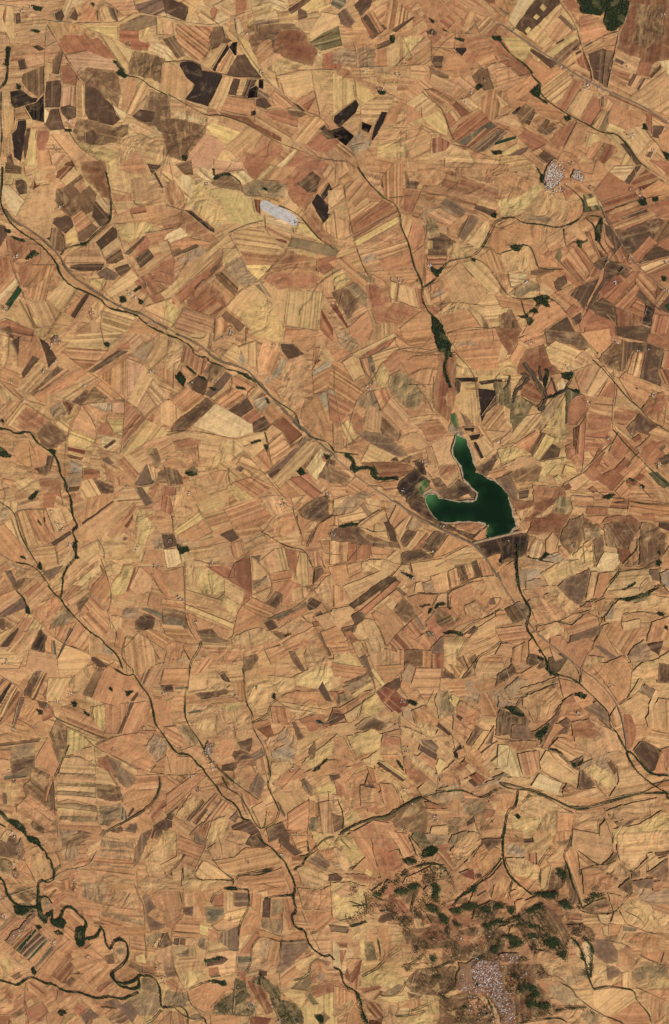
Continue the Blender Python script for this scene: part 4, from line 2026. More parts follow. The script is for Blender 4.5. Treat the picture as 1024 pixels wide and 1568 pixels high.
-v4 525 330 620 290 640 210 680 190
-d4 680 200 740 240 920 270
-d4 640 770 720 720 800 620 870 560
-d3 0 650 130 655 210 620
-d3 130 660 0 780
-d4 310 290 300 380 280 400 290 480
-d4 280 220 430 195
-d4 680 190 740 140 930 130
-d4 860 1010 870 900 870 790
-d4 930 780 930 900 950 1010
-d3 340 720 440 760
-r4 0 200 30 190 50 170
V 255 500 24 46 34
B 290 590 10 40
B 190 740 3 14
B 770 605 5 22
B 150 650 4 30
B 790 1010 2 12
B 420 170 2 14
B 80 490 2 12
T 512 1024
d 0 0 200 0 190 30 40 90 0 110
b 0 70 40 40 30 100 0 120
h* 60 90 190 20 210 40 100 110
u* 50 110 200 40 230 80 120 150
k 105 155 220 80 235 100 125 178
l* 10 170 60 140 110 170 100 190 30 220
d 30 240 130 180 180 140 240 130 160 200 60 270
b 60 280 170 210 150 280 100 330 75 320
k* 170 200 250 150 300 230 260 290 160 290
k 220 10 240 0 310 90 290 100
d 250 0 410 0 400 50 310 90
h 260 150 310 100 370 60 400 50 405 110 370 140 310 110
r 260 150 330 100 370 130 440 190 460 210 400 270 350 260 300 210
e 290 200 360 125 370 135 310 215
d 400 110 410 70 510 160 510 200 450 180
u* 410 30 460 0 490 0 460 90 420 70
c 470 90 500 0 660 0 640 130 560 210 510 130
h* 660 60 680 0 750 60
d 700 0 790 0 760 60
h* 780 60 860 0 830 60
c 860 0 1024 0 1024 60 960 80 870 60
i 990 60 1024 25 1024 105
d 665 85 800 80 800 140 770 155 700 120
u 800 80 850 60 870 110 900 140 810 140
d 830 110 960 60 1024 80 1024 120 890 140
u* 780 170 860 140 900 150 890 220 800 190
d 880 220 900 150 950 140 1010 260 1000 295 910 290
u* 960 140 1024 130 1024 240 1000 250
l* 615 190 640 130 710 150 740 230 740 280 640 310
k 700 190 720 160 770 180 740 240
d* 730 250 780 190 900 260 870 340 800 430 720 370
h 740 290 760 280 790 300 770 322
b 900 305 1005 300 1005 345 920 345
h 0 250 60 280 60 300 20 330 0 340
e 0 240 20 240 60 275 0 270
u* 130 350 260 270 330 350 310 380 160 380
h* 240 300 300 320 320 350 280 380 140 370
b* 0 350 80 330 130 370 120 410 0 400
k* 75 410 240 370 290 400 270 500 130 530
d* 0 420 40 420 130 550 60 580 0 530
d 0 530 40 530 120 570 40 600
k* 160 570 280 500 280 540 220 600
e* 280 480 300 405 410 420 415 470 350 480
d 290 400 400 370 410 405 300 405
d 290 530 390 530 410 555 330 560
u* 410 230 450 230 480 270 470 310 420 290
d* 470 250 560 220 640 310 600 380 500 340
b 350 265 370 255 460 330 450 345
b* 400 350 480 370 600 450 540 470 420 400
b* 500 340 560 320 620 380 610 440 540 400
h 620 350 640 330 720 400 700 410
c* 600 430 640 370 720 440 720 470 690 470
c 620 450 640 440 750 510 720 550
m 525 430 600 440 640 480 620 520 540 470
h 515 500 530 465 630 525 625 565
d 500 540 540 510 625 570 620 610 540 580
b* 420 510 500 540 610 610 610 680 500 600
e* 420 550 440 540 590 680 520 720 440 650
k 620 600 640 550 690 580 640 660
d* 640 640 740 560 800 620 780 700 700 720 650 690
f 740 610 820 540 830 570 780 630
c 720 400 780 480 820 520 740 490
i 725 510 770 460 785 490 745 510 770 555 740 545
d 750 500 790 490 810 530 760 560
h* 810 455 870 350 910 370 840 475
b 840 480 910 380 950 380 880 490
d 880 500 980 350 990 360 900 505
h 930 470 980 360 975 400 965 470 950 455
c 900 520 960 470 1010 440 940 560
k 960 570 1024 480 1024 600 1000 610
d 790 470 960 650 930 660 800 560
d 820 570 840 540 950 650 900 650
b 800 600 820 580 870 620 840 640
e 830 660 870 640 930 670 890 720
b* 780 690 830 660 820 700 770 720
h 820 690 850 680 880 710 860 725
n 880 710 900 695 910 710 895 725
u 620 650 630 640 660 665 650 675
u* 640 740 760 710 780 740 700 750
u 920 700 1024 640 1024 700 950 720
l 960 670 1024 620 1024 690
b 980 620 1024 600 1024 640
h 260 585 280 570 440 680 420 695
k 270 565 310 570 440 660 430 680
k* 240 600 400 700 410 730 470 800 420 830 390 740 260 630
d* 0 590 110 600 130 680 90 820 0 700
h 0 655 30 640 40 665 0 685
e 190 710 210 645 245 710 230 720
h 160 710 240 705 245 725 165 725
e 10 720 45 710 50 785 20 780
d* 150 720 260 730 290 830 200 860 160 840
e 270 760 330 720 375 770 310 815
e 200 855 260 840 270 870 205 880
d 260 620 200 600 240 700 350 710 400 800 390 850 330 860 300 820
k* 60 910 120 860 160 920 50 980
g 0 880 60 910 60 970 0 1000
b* 0 760 40 780 60 900 0 880
g* 350 930 420 870 520 800 560 870 580 960 560 1010 440 1010 380 980
h* 300 930 440 830 480 810 430 860 340 930
d 60 1024 240 930 340 950 400 1024
e 180 980 240 940 290 1024 200 1024
e 555 820 580 815 670 850 640 860 570 850
d 560 860 700 860 710 910 580 880
d 710 830 740 800 770 805 770 905 710 905
l* 780 840 860 810 920 820 940 870 860 910 780 880
e 910 900 930 870 990 870 960 930 900 920
l* 660 930 780 920 760 1010 700 1010
b 570 1024 600 970 690 960 700 1024
h 810 940 855 900 860 940 810 970
c 810 1000 860 950 890 1024 800 1024
d* 880 930 980 900 1024 900 1024 980 900 1000
u* 560 760 780 750 920 800 840 820 740 800 660 830
d 780 750 850 770 920 800 800 800
c 510 740 560 690 620 750 540 780
c 960 820 1024 790 1024 900 980 870
N 385 565 400 570 430 640 400 600
N 450 195 510 210 500 225 460 210
N 1010 700 1024 690 1024 715
-v6 50 1000 140 950 250 910 320 910 400 860 460 820 540 790 640 760 760 740 840 770 900 800 980 750 1024 730
-g22 40 1010 140 950 250 920 330 915 420 860 470 825 540 790
-v4 550 800 640 840 680 830
-d4 70 310 90 340 140 300 150 250 200 170 260 145
-d4 255 140 240 60 200 0
-r4 300 200 400 290 540 380 640 470 740 560 960 670
-d4 540 240 640 320 720 410 790 480 820 560 930 660
-d4 560 240 570 200 610 130
-d4 430 350 560 410
-d4 400 290 410 520 460 600 600 690
-d4 280 400 410 405
-v4 20 800 60 900 50 990
-d4 60 910 100 880 130 750
-d4 350 700 390 760 410 840
-d3 720 920 780 920
-d4 870 900 870 970 900 1024
-r4 230 590 130 550 60 420
-v4 950 780 960 750 1000 740
B 425 200 5 22
B 445 495 5 18
B 425 750 5 18
B 620 915 9 34
B 475 830 2 14
B 380 345 3 14
B 950 820 3 20
B 975 940 1 6
B 420 985 2 12
B 710 180 2 10
T 768 1024
h* 0 30 40 0 70 0 90 30 0 110
u* 20 130 100 50 160 70 90 150 60 200
d 120 30 180 0 240 0 160 65
b* 100 130 340 50 350 80 200 130 120 160
c* 130 180 340 90 330 170 370 200 290 300 200 330 170 260 130 230
u* 0 170 90 220 80 230 0 240
h* 0 230 100 230 180 320 160 350 60 330 50 400 0 410
m* 60 340 160 350 200 420 150 440 60 430
h* 170 400 270 340 330 280 380 190 430 150 470 220 390 240 330 330 250 430 200 430
e* 370 200 440 160 480 240 450 260 350 290
e* 0 420 60 440 180 440 230 450 220 480 100 510
h* 230 470 260 400 310 340 340 335 400 300 430 320 400 400 340 400 290 450
d 245 490 320 340 350 335 380 360 330 400 280 480
c 290 480 350 420 400 425 440 460 445 540 420 560 370 520
a 0 465 40 470 80 510 130 660 60 660 0 600
d 100 520 220 500 230 600 200 650 130 650
b 230 570 270 500 300 510 410 600 460 650 460 700 380 690 240 620
a 180 720 230 640 290 670 370 700 350 760 330 770
h* 280 490 330 490 380 520 420 570 500 530 500 580 450 600 400 580 340 520
b 290 505 340 520 400 580 380 580
c* 430 330 530 310 600 370 640 500 660 560 560 560 500 480 450 440
e* 440 340 540 300 600 400 560 430 440 410
u* 470 590 640 510 700 600 700 700 600 720 560 660 490 680
k* 490 620 560 580 680 640 700 720 640 740
g 640 570 670 560 710 620 690 650
h* 460 740 480 640 430 600 500 620 570 690 580 720 500 740
c 370 760 400 700 470 740 580 730 640 800 520 840 400 820
e 370 740 390 725 420 745 415 760 390 755
d 440 170 520 150 560 210 500 250 460 210
m* 500 250 580 200 660 280 660 360 600 310
c 530 300 600 340 700 390 740 500 640 510 600 370
c 640 520 700 500 750 520 780 600 870 680 930 720 860 750 740 770 660 790 720 690 710 600
d 500 0 580 50 660 130 700 210 660 270 600 210 480 90
d 540 0 680 0 800 0 780 140 710 200 650 110
d 660 290 700 230 730 330 690 360
e 740 270 790 280 830 380 800 480 770 500
b* 790 20 950 0 960 60 880 70 800 40
h* 950 80 960 0 1024 0 1024 90
b 760 190 840 60 870 70 850 140 720 210
c 720 220 840 150 900 220 860 320 770 270
m* 830 140 880 90 950 130 920 190
b 900 220 940 130 970 140 900 280
c 880 300 960 180 1024 190 1024 380 900 360
b 870 450 920 380 1024 410 1024 480 980 500
h 810 500 850 450 890 450 980 500 960 540 940 620 900 640
d 940 620 970 510 1000 500 1000 640
e* 980 500 1024 480 1024 640 1000 600
d* 0 240 60 250 100 300
d 350 60 480 90 560 180 440 140 380 180
d 750 770 860 750 930 710 1024 680 1024 740 960 740
d 340 780 660 800 780 770 700 790 520 840 480 840
b* 0 660 180 670 180 700 0 690
d 0 770 90 760 90 850 40 860 0 870
b* 120 830 190 790 320 850 230 920 100 900
k* 60 890 180 920 260 900 260 960 220 1000 60 1024
b* 250 890 340 880 340 1000 240 990
d 340 880 450 890 440 1000 340 1024
c* 460 890 620 860 630 910 590 950 600 1024 450 1024
c* 640 870 800 820 960 790 1000 860 860 920 690 930
d 720 960 700 910 690 905 720 930 800 910 850 910 840 930 740 970
h* 690 930 720 930 830 910 850 920 760 970 720 970
c 640 920 680 970 660 1024 600 1024 600 960
k* 680 980 830 950 980 870 1024 900 1024 1024 680 1024
N 280 0 300 20 360 45 340 48 300 30 275 10
N 440 160 490 140 520 165 500 180
N 85 900 105 893 118 910 100 920
N 1010 790 1024 770 1024 800
N 215 390 250 360 290 330 270 390 240 440 210 410
N 280 490 330 490 380 520 350 510
N 420 570 460 590 500 550 480 590 440 600
N 20 235 60 230 100 240 140 290 100 290 60 270
-v7 280 0 360 45 440 60 530 140 600 210 660 270 660 350 700 380 730 440 770 510
-v11 770 510 800 515 860 590 930 655 1024 655
-v8 770 520 790 570 830 630 900 690 960 730 1024 770
-v7 0 710 60 740 160 740 240 770 330 800 420 850 480 865 600 840 720 800 840 765 1024 765
-g14 0 700 100 720 180 740 280 780 400 845 480 850 640 820 760 780 860 760
-d5 180 760 280 790 400 870 440 880
-h6 480 0 600 80 700 210 740 310 770 500
-v8 15 1024 35 900 50 860 90 850 105 740
-v4 90 230 130 170 240 120 340 90
-v5 330 270 380 190 440 150
-d5 230 500 230 620 350 690 460 740
-d5 290 500 330 560 450 650
-d4 570 700 650 790
-d4 490 80 480 0
-d4 870 70 840 140 720 210 680 240
-v5 850 760 930 730 1010 680
-d4 780 170 790 20
-d4 430 1024 460 870
-d5 600 1024 590 940 630 910 640 860
-d5 630 910 660 990 670 1024
-d4 840 930 980 860 1010 870
-d3 880 410 840 510
-d4 990 510 970 520 940 620
-v5 130 820 180 770
-d4 340 1010 340 880
-d3 220 1000 270 900 330 870
-v4 600 310 680 380
-d5 290 470 330 410 400 380
B 470 270 6 22
B 670 95 5 18
B 790 270 2 8
B 330 95 2 16
T 0 1280
g* 0 40 100 0 160 150 60 130 0 130
l* 0 130 70 150 80 220 40 250 0 200
d 100 190 130 150 170 180 140 225
c* 180 130 230 80 290 130 330 240 220 250
d 280 60 340 40 340 100 300 100
d 330 110 375 100 375 190 345 210
c* 250 30 340 30 340 60 270 70
u* 350 0 480 0 480 100 440 180 380 110
g* 380 10 500 0 560 0 480 60 380 90
d 485 60 530 55 530 110 485 110
c 540 70 620 20 600 100 540 130
d 440 200 490 130 560 140 530 180
c* 630 0 830 20 830 60 620 60
l* 620 30 820 40 820 80 620 60
l* 620 80 820 95 815 110 620 95
c* 610 100 815 110 815 130 610 110
l* 590 110 815 130 815 145 590 125
d 580 130 810 150 810 180 570 160
l* 570 165 815 190 810 205 560 180
d 520 190 830 230 830 260 520 210
c* 500 240 830 260 830 300 500 270
u* 500 280 700 290 660 340 500 330
d 640 300 830 300 850 370 700 330
u* 500 330 640 320 640 420 500 380
c* 700 330 860 360 890 440 760 440 660 420
l* 620 460 700 470 880 530 880 550 700 510 610 490
d 610 490 700 510 800 540 700 560 620 530
l* 680 480 890 520 890 545 720 520
d 640 550 880 560 890 610 760 610 640 580
m* 820 80 860 0 900 0 930 0 880 70 850 160 820 200
b* 880 150 930 60 1024 0 1024 200 900 230
r 885 135 905 105 918 115 895 145
r 1005 215 1024 200 1024 265 1010 250
r 920 15 935 0 950 0 935 20
c* 840 310 900 230 1024 250 1024 330 870 350
d* 850 340 1024 340 1024 480 960 400 900 360
m* 870 370 900 350 960 440 990 500 1010 560 920 590 890 500
d* 900 480 960 420 1024 500 1024 570
l* 890 620 960 590 1000 600 960 680 910 680
b 940 670 1000 595 1010 600 965 690
h* 960 680 1000 600 1024 590 1024 700
c* 980 700 1024 660 1024 830 960 830 900 800
d 880 800 960 790 960 850 880 840
d 800 620 890 610 900 710 800 690
k 830 740 880 720 895 780 830 770
d 650 550 720 590 690 640 650 640
d 390 500 440 460 520 540 460 580 450 650 370 660 400 560
d 490 400 620 420 600 500 560 500 510 470
c* 60 290 230 310 230 400 150 430 90 400 50 340
g* 50 350 150 310 230 320 230 370 170 420
u* 250 380 290 370 320 410 310 460 270 440
d 260 320 320 290 400 360 300 400
g 290 370 340 320 350 330 310 380
e 320 410 390 350 410 370 330 430
d 380 280 430 260 440 330 380 340
f 435 330 450 280 470 290 450 340
e 0 600 60 500 110 510 0 630
g 0 570 70 490 90 500 10 580
d 10 620 120 510 200 510 80 650
d 30 650 150 560 170 580 60 660
q 95 700 210 570 225 580 115 715
m 110 715 240 590 300 640 160 750
e 70 680 190 570 210 575 90 700
q 165 760 280 635 290 640 175 768
d 180 770 300 640 320 670 200 790
n 205 810 320 670 330 690 220 820
d 220 810 330 700 400 720 310 860 230 830
e 320 860 430 730 470 780 390 910
e 400 900 500 800 480 870 430 930
g 390 900 480 830 490 840 420 930
d 430 770 560 720 590 770 520 850 480 830
d 500 860 600 780 640 790 540 900
d 520 900 650 780 690 830 560 960
g 640 740 700 720 730 780 660 790
b 580 830 640 800 620 830 560 840
e 590 950 690 860 700 900 610 960
e 490 690 550 650 570 665 510 710
d 540 640 640 610 660 710 570 720
d 430 700 560 690 640 760 570 770
c* 700 690 740 660 780 690 780 760 700 790
l* 690 700 750 690 760 730 730 740
d 730 840 790 810 840 840 850 870 780 910 730 880
g 780 800 800 780 960 840 940 855 850 840
l* 850 870 930 870 970 920 980 1050 940 1024 860 1024 760 1010 840 960
l* 800 1030 870 940 960 960 985 1050 920 1130 840 1100
g* 660 1110 790 1040 810 1110 740 1150 660 1150
m 720 1050 790 1010 840 1090 810 1150
k* 880 1110 920 1100 960 1110 900 1152 860 1152
d 940 1152 1024 1080 1024 1152
k* 990 920 1024 900 1024 1040 990 1000
c* 0 690 60 720 200 830 150 870 60 880 0 850
k* 0 760 40 740 90 800 20 860
g* 60 860 120 830 130 870 90 880
d 0 920 90 930 160 900 160 960 60 990 0 980
e* 20 960 60 930 90 980 60 1000 30 1010
d* 0 1000 80 1000 80 1080 0 1090
e 40 1010 60 1000 80 1020 60 1040
g* 60 1090 130 1070 150 1090 100 1120
e 0 1100 60 1100 60 1152 0 1152
f 35 1135 60 1125 60 1152 35 1152
c 70 1130 150 1090 160 1152 80 1152
d 170 900 220 880 300 940 260 990 170 980
b 160 1020 190 1000 210 1030 170 1060
e 160 1070 260 1020 300 1080 240 1140 180 1120
d 220 1000 290 950 360 960 350 1010 290 1040
e* 320 930 390 960 380 1000 340 1010
c* 360 1030 440 980 430 1020 370 1060
d 290 1100 360 1080 400 1110 360 1152 300 1152
b 370 1140 440 1080 470 1110 410 1152
e 440 1060 480 1010 540 1060 510 1110
m 490 1100 560 1050 610 1110 560 1152 530 1152
f 530 1152 550 1120 570 1140 560 1152
d 500 1000 560 1000 620 1060 580 1080
e* 600 1060 640 1010 720 1060 640 1060
c* 560 1130 630 1080 680 1140 640 1152
m* 640 1010 720 1000 740 1030 700 1070
d 430 850 510 850 590 980 540 980
o* 100 420 160 400 230 440 220 480 150 490 100 460
b 0 20 40 0 70 0 40 40
c* 150 260 220 250 240 290 150 290
N 155 0 200 0 240 20 255 60 280 90 260 90 245 60 190 40
N 85 430 150 435 180 460 140 490 100 480
N 240 370 260 370 250 400 260 470 290 530 270 535 240 490 230 440
N 275 490 330 455 320 480 300 500 290 530 270 510
N 310 510 340 520 370 500 380 450 395 470 385 500 405 530 385 565 340 560 320 540
N 470 570 500 558 525 565 520 620 515 670 495 685 475 670 460 620
N 190 825 215 810 222 845 200 850
N 370 1070 410 1080 380 1100 360 1090
N 220 550 260 560 240 580
N 330 595 370 580 385 600 350 610
N 690 650 740 625 780 660 740 640
-v14 0 255 30 280 45 350 80 410 150 440 230 435
-v9 210 30 250 70 290 105 290 140 310 135 320 180 340 220 330 270 290 285 255 270 235 295 240 350 230 400 235 480 280 525
-v8 250 380 290 365 320 410
-v12 320 460 320 510 350 530 380 490 390 450 420 430 460 450 490 490 530 520 530 560 500 570 470 590 470 650 500 680 520 630 580 630 605 600 615 570
-v10 615 555 640 590 645 650 670 700 685 690 690 660 740 630 780 660 790 720 770 780 720 820 685 845 680 870 720 900 780 910 840 880 860 855
-v12 690 840 700 900 760 935 840 940 860 910 850 870
-v8 850 855 940 860 980 920 985 990 990 1060 1024 1050
-v5 990 1070 940 1130 900 1152
-v9 0 885 60 905 110 920 160 880 210 870 270 910 330 910 370 945 430 960 490 960 530 980 600 1000 680 985 750 1005 800 985 850 960
-d5 470 600 390 540 390 600 370 640
-d5 60 50 130 130 180 190 220 280
-r5 0 400 100 350 230 310 270 320
-r6 250 290 330 260 400 215 500 195 560 170 600 90
-d4 0 145 60 140 80 190
-v5 340 215 375 180
-d5 345 100 370 150
-d4 840 220 850 370 890 440 890 600 900 700 900 780
-d4 650 470 690 400 710 340
-r4 440 200 640 220 830 240
-d4 160 900 150 1030 170 1100 180 1152
-d4 0 295 60 295 140 290
-v4 620 1050 720 1060
-r4 200 880 330 720 430 640
V 130 80 28 38 14
V 100 230 22 20 6
B 100 165 6 30
B 20 490 5 22
P22 40 640 200 480 210 500 60 660
B 330 660 8 28
B 455 275 3 12
B 540 745 3 14
B 35 380 3 14
B 1000 870 8 30
B 975 660 2 14
B 210 470 4 16
B 960 800 3 18
T 256 1280
k* 0 0 60 0 60 80 0 100
d 60 0 240 60 160 230 60 180 60 80
m* 160 0 260 20 230 60 170 40
c* 240 80 330 20 480 60 400 130 280 150
h 480 50 520 0 560 0 610 65 520 65
d 280 150 410 130 480 70 600 70 680 100 700 170 440 230 330 200
b 170 230 220 150 290 180 410 265 300 265 200 260
d 440 240 660 210 700 190 760 340 620 330 540 300 430 270
c 0 180 90 110 110 120 60 170 0 250
h 85 150 95 110 118 115 50 200 30 215
b* 100 190 170 200 190 260 400 280 380 310 150 330 90 320
e* 690 10 740 0 770 40 830 100 780 120 700 80
h 685 40 700 0 750 0 750 40 800 80 830 100 780 120
d 760 0 860 0 860 60 800 80
k* 880 0 1024 0 1024 60 930 90
d* 830 160 930 80 1024 60 1024 180 930 220 840 200
m* 860 160 930 90 1000 180 960 220
b* 790 200 840 170 960 220 1000 260 940 330 840 310
d* 800 310 940 330 1024 280 1024 430 990 450 830 440
h 995 245 1024 240 1024 260
d 840 460 990 460 1024 490 920 590 880 560
d 700 190 720 200 770 340 740 360
h* 90 430 160 430 160 490 100 490
d 0 340 80 340 100 420 70 500 0 550
e* 0 560 70 490 110 480 40 580
c 100 350 160 340 220 380 220 500 160 500 160 430 110 430
d 160 350 250 340 240 430 220 500
e 270 380 345 340 345 430 290 430
b 350 340 415 345 410 440 350 470
m 415 345 500 345 500 430 415 430
b 350 470 500 430 500 450 450 540 350 570 350 500
n* 232 430 348 430 345 500 260 545 235 530
d 50 550 100 500 200 530 200 600 50 590
k 200 530 275 555 270 615 200 600
c 280 550 340 510 450 540 440 580 320 590
m 310 600 440 550 435 710 380 700 320 660
b 250 640 310 640 380 690 250 715
d 250 560 330 600 300 650 250 640
d 440 560 490 450 540 460 580 500 530 600 440 620
b 440 620 520 600 540 580 440 710
d 510 350 580 360 570 480 510 430
h 40 625 75 625 70 670 40 665
g 75 625 115 630 110 672 75 665
l* 180 625 245 625 245 700 200 690 180 660
l* 35 680 130 670 135 740 40 745
b 140 680 180 670 190 740 140 740
d 40 590 180 600 180 630 40 620
e 440 720 540 590 570 620 520 660 510 720
h 585 400 600 380 635 385 630 500 580 500
l* 575 505 630 500 650 590 580 570
l* 640 510 710 505 705 600 650 600
l* 635 390 715 375 710 470 640 500
d 720 400 770 370 790 470 770 500 780 560 710 580 710 480
d 540 540 580 580 700 620 860 570 870 640 700 640 570 610
c* 515 720 520 670 570 630 580 650 570 720 600 790 520 780
u* 580 630 640 640 620 720 600 770 570 720
d 640 640 695 650 690 760 650 800 610 780
m* 695 650 860 640 880 680 790 760 720 850 660 840 700 760
d 690 850 800 770 890 720 950 740 700 940
b 780 780 900 730 930 750 800 850
d* 880 800 920 750 1010 780 960 840 930 900 890 900
s 920 870 940 840 960 850 945 890
l* 750 940 880 850 890 920 860 950
e* 860 950 960 890 1024 880 1024 940 920 1000
k 690 950 760 940 860 950 850 1000 820 1040 760 1010
k 820 1060 880 1000 1024 950 1024 1152 840 1152
o 855 985 870 960 930 1030 890 1035
h* 900 1100 960 1080 990 1110 960 1152 930 1152
b 230 720 380 700 430 720 420 840 350 860 240 800
h 240 770 350 740 375 755 340 785 240 800
n 430 740 510 740 515 775 430 780
u 430 780 510 780 490 850 440 840
e 255 805 310 800 320 850 260 860
n 260 860 320 850 330 865 270 870
c* 50 780 220 760 220 860 130 940 80 850
g* 0 810 40 800 70 860 0 870
k* 70 860 190 800 220 860 130 940 100 920
d 130 950 230 900 340 920 410 900 360 960 270 1060 240 1090 160 1050
e* 40 870 100 950 60 960 0 900
l* 0 950 90 960 130 970 120 1040 0 1060
d 0 1070 80 1080 130 1130 120 1152 0 1152
l* 140 1095 190 1085 230 1110 190 1140 150 1130
d 270 1100 400 1100 480 1110 500 1152 270 1152
b 440 1110 510 1110 500 1152 440 1152
f 500 1110 560 1110 640 1120 620 1152 510 1152
f* 490 900 520 890 600 960 650 1080 600 1100 560 1020 500 960
e 430 840 480 830 480 890 450 880
o* 270 1090 300 1030 400 960 420 880 470 890 490 960 510 980 490 1010 550 1050 540 1110 460 1110 380 1100
O 270 1090 300 1030 400 960 420 880 470 890 490 960 510 980 490 1010 550 1050 540 1110 460 1110 380 1100
o* 520 890 580 850 640 900 690 950 700 1010 790 1030 830 1080 840 1150 730 1152 660 1080 620 960 560 920
O 520 890 580 850 640 900 690 950 700 1010 790 1030 830 1080 840 1150 730 1152 660 1080 620 960 560 920
h 555 855 570 830 610 830 610 860
s* 470 1040 520 1010 550 1050 530 1110
N 270 900 290 885 330 895 360 890 365 915 330 920 300 905
N 350 320 390 320 430 315 430 328 370 332
N 900 1100 930 1100 960 1100 950 1152 930 1140
N 220 780 240 760 300 750 310 740 350 745 300 765 240 775
-v9 560 0 590 40 660 80 680 120 720 150 740 190 760 235 780 280 790 330 770 370 790 430 790 470 765 485 775 540 800 570 845 575 855 620 875 670 920 720 970 745 1000 730 1024 760
-v7 770 365 710 370 640 375 600 390
-v6 780 210 800 190 830 180 845 150 870 110
-g14 1024 0 960 20 920 60 870 115 820 130
-v5 870 100 860 30
-v6 350 325 400 315 440 325 500 330
-v5 500 330 510 430 450 530 440 610
-v4 270 410 290 360 340 335
-v4 400 300 410 270 450 240 560 240 660 205
-v4 410 275 310 265 200 270 170 240
-v4 410 270 330 210 290 150
-d4 580 290 680 320
-d4 540 350 620 330
-v5 650 200 440 240
-v5 270 890 200 910 130 945
-v6 0 1055 60 1045 100 1050 130 1090 130 1152
-v5 50 1060 110 1110 190 1130 230 1110 240 1152
-d5 125 950 140 1030 210 1090
-v4 490 840 520 760 510 700 560 620 600 620 700 650 860 635
-v4 700 650 690 760
-d4 80 340 100 420 80 490 30 570 30 760 70 870 110 950
-r4 830 460 880 590 960 740 1010 800
-v4 880 600 940 580 1010 500
-r4 840 455 920 450 1010 470
-r3 240 60 160 230
-d4 50 590 200 600
-d4 275 550 320 590 440 550
-d4 100 190 100 270
-v4 870 840 880 780 930 750
-v5 780 890 830 880 880 840
-r4 480 890 490 950 530 980
-r4 405 1090 420 900
B 400 505 3 18
B 680 1140 8 40
B 700 120 3 22
B 490 155 2 10
B 430 930 1 8
T 512 1280
k* 0 30 60 0 190 120 140 170 70 140
b* 0 70 40 90 130 170 80 220 40 190
u* 0 140 40 180 30 200 0 180
d 90 0 200 0 240 120 280 250 200 210 110 210 190 130
d 110 210 190 140 280 250 230 260 190 230
e* 215 0 330 10 380 60 400 120 440 190 350 260 290 260 240 100
d 330 0 450 0 460 60 470 130 420 140 400 80
c 450 0 540 110 510 130 480 60
o* 470 20 500 0 570 0 600 80 590 110 520 70
u* 560 0 710 0 690 50 600 80
e 630 60 690 50 700 90 640 90
d 620 130 640 90 700 110 730 180 720 240 660 170
l* 700 50 720 0 820 0 770 80
c* 710 100 830 0 900 0 900 40 820 140 760 150
d* 800 160 900 40 1020 80 1010 160 930 240 850 230
h* 900 20 1024 20 1024 40 940 90
r 765 230 850 200 860 270 800 250
h 865 235 905 235 900 260 870 265
h 0 240 20 230 50 260 40 275 0 275
e* 70 230 190 240 280 260 230 300 130 270
k 180 230 200 205 235 230 220 250
k* 0 290 100 280 190 320 190 470 60 520 0 500
c* 0 340 60 290 160 320 100 370 30 380
b* 100 290 200 310 180 330
g* 420 150 500 140 510 170 460 190
h 415 230 440 205 460 230 450 250 420 250
d 420 300 440 260 520 230 600 190 610 230 540 280 500 300
d 520 160 620 150 620 170 530 185
b* 600 180 680 180 700 240 660 270 620 230
g* 540 240 620 230 600 290 560 310
e 355 410 370 390 410 395 460 460 450 475 400 475 370 450
f* 320 440 340 360 380 380 355 420 380 470 340 490
g* 400 350 480 340 530 330 480 440 420 400
d 490 410 520 350 560 340 590 400 580 460 540 465
b 550 340 600 285 615 290 600 360 575 370
h* 480 430 560 510 540 530 480 500
c 485 510 530 510 555 570 520 580 490 570
g* 380 490 470 480 480 540 400 560
h* 260 520 300 470 380 480 360 520 300 535
d* 190 400 320 400 330 470 260 480 210 460
e 680 410 750 390 730 430 690 450
g* 640 470 690 480 670 560 590 530 580 490
e* 740 480 860 480 870 530 800 560 750 510
e* 700 550 740 530 780 600 750 610 710 600
d 700 540 720 500 725 520
d* 0 600 60 590 80 620 40 640 0 630
m 0 540 100 560 80 600 0 590
b* 80 560 200 540 200 660 110 640
k* 150 640 180 600 190 780 150 760
d* 250 550 380 540 440 650 370 660 330 780 290 800 280 640
b* 330 620 360 570 400 570 440 650 350 680
e 20 650 80 655 80 690 30 680
a 30 685 75 685 75 702 30 702
e 30 705 75 700 60 760 40 800
f 60 860 90 760 170 760 150 870 110 910 70 880
a 0 650 25 680 40 820 0 790
d* 60 780 100 740 160 750 90 850
e 110 910 155 850 150 940 130 950
o* 180 660 240 650 260 760 200 770
k* 155 940 160 850 300 820 420 850 440 920 410 910 380 940 300 930 280 920
k* 270 880 320 840 390 870 380 940 310 940
l* 300 960 400 910 420 930 380 980 320 985
e 155 945 280 920 290 935 180 970
c 175 975 280 940 270 970 230 1010 200 1010
g 230 1010 280 950 300 960 250 1010
k 280 995 430 985 440 1010 340 1020
d 30 930 0 920 0 1060 60 1020 140 1050 160 990 60 950
c* 0 1060 60 1020 120 1010 100 1060 30 1130 0 1100
d 60 1152 90 1060 160 1060 190 1152
f 190 1020 270 1030 320 1090 310 1120 260 1130 200 1060
r 210 1130 250 1130 300 1110 290 1152 210 1152
c* 290 1030 400 1020 410 1060 380 1110 400 1152 310 1152
d* 400 1040 440 1010 540 1000 530 1050 460 1100
b 380 1110 400 1060 470 1060 460 1110
k* 580 1050 690 1030 680 1070 640 1095 580 1085
k* 460 1130 560 1090 610 1100 600 1152 450 1152
c 470 730 490 680 510 710 530 740 510 765 470 760
d* 540 700 630 690 660 720 660 790 640 780 620 720
b 850 690 880 680 920 715 900 725 850 700
g* 660 700 720 740 740 780 660 790
g* 430 580 600 560 700 600 700 690 560 690 440 660
e* 480 590 600 560 690 600 700 640 580 660
g* 430 900 500 820 620 800 740 790 780 860 740 940 640 980 460 960
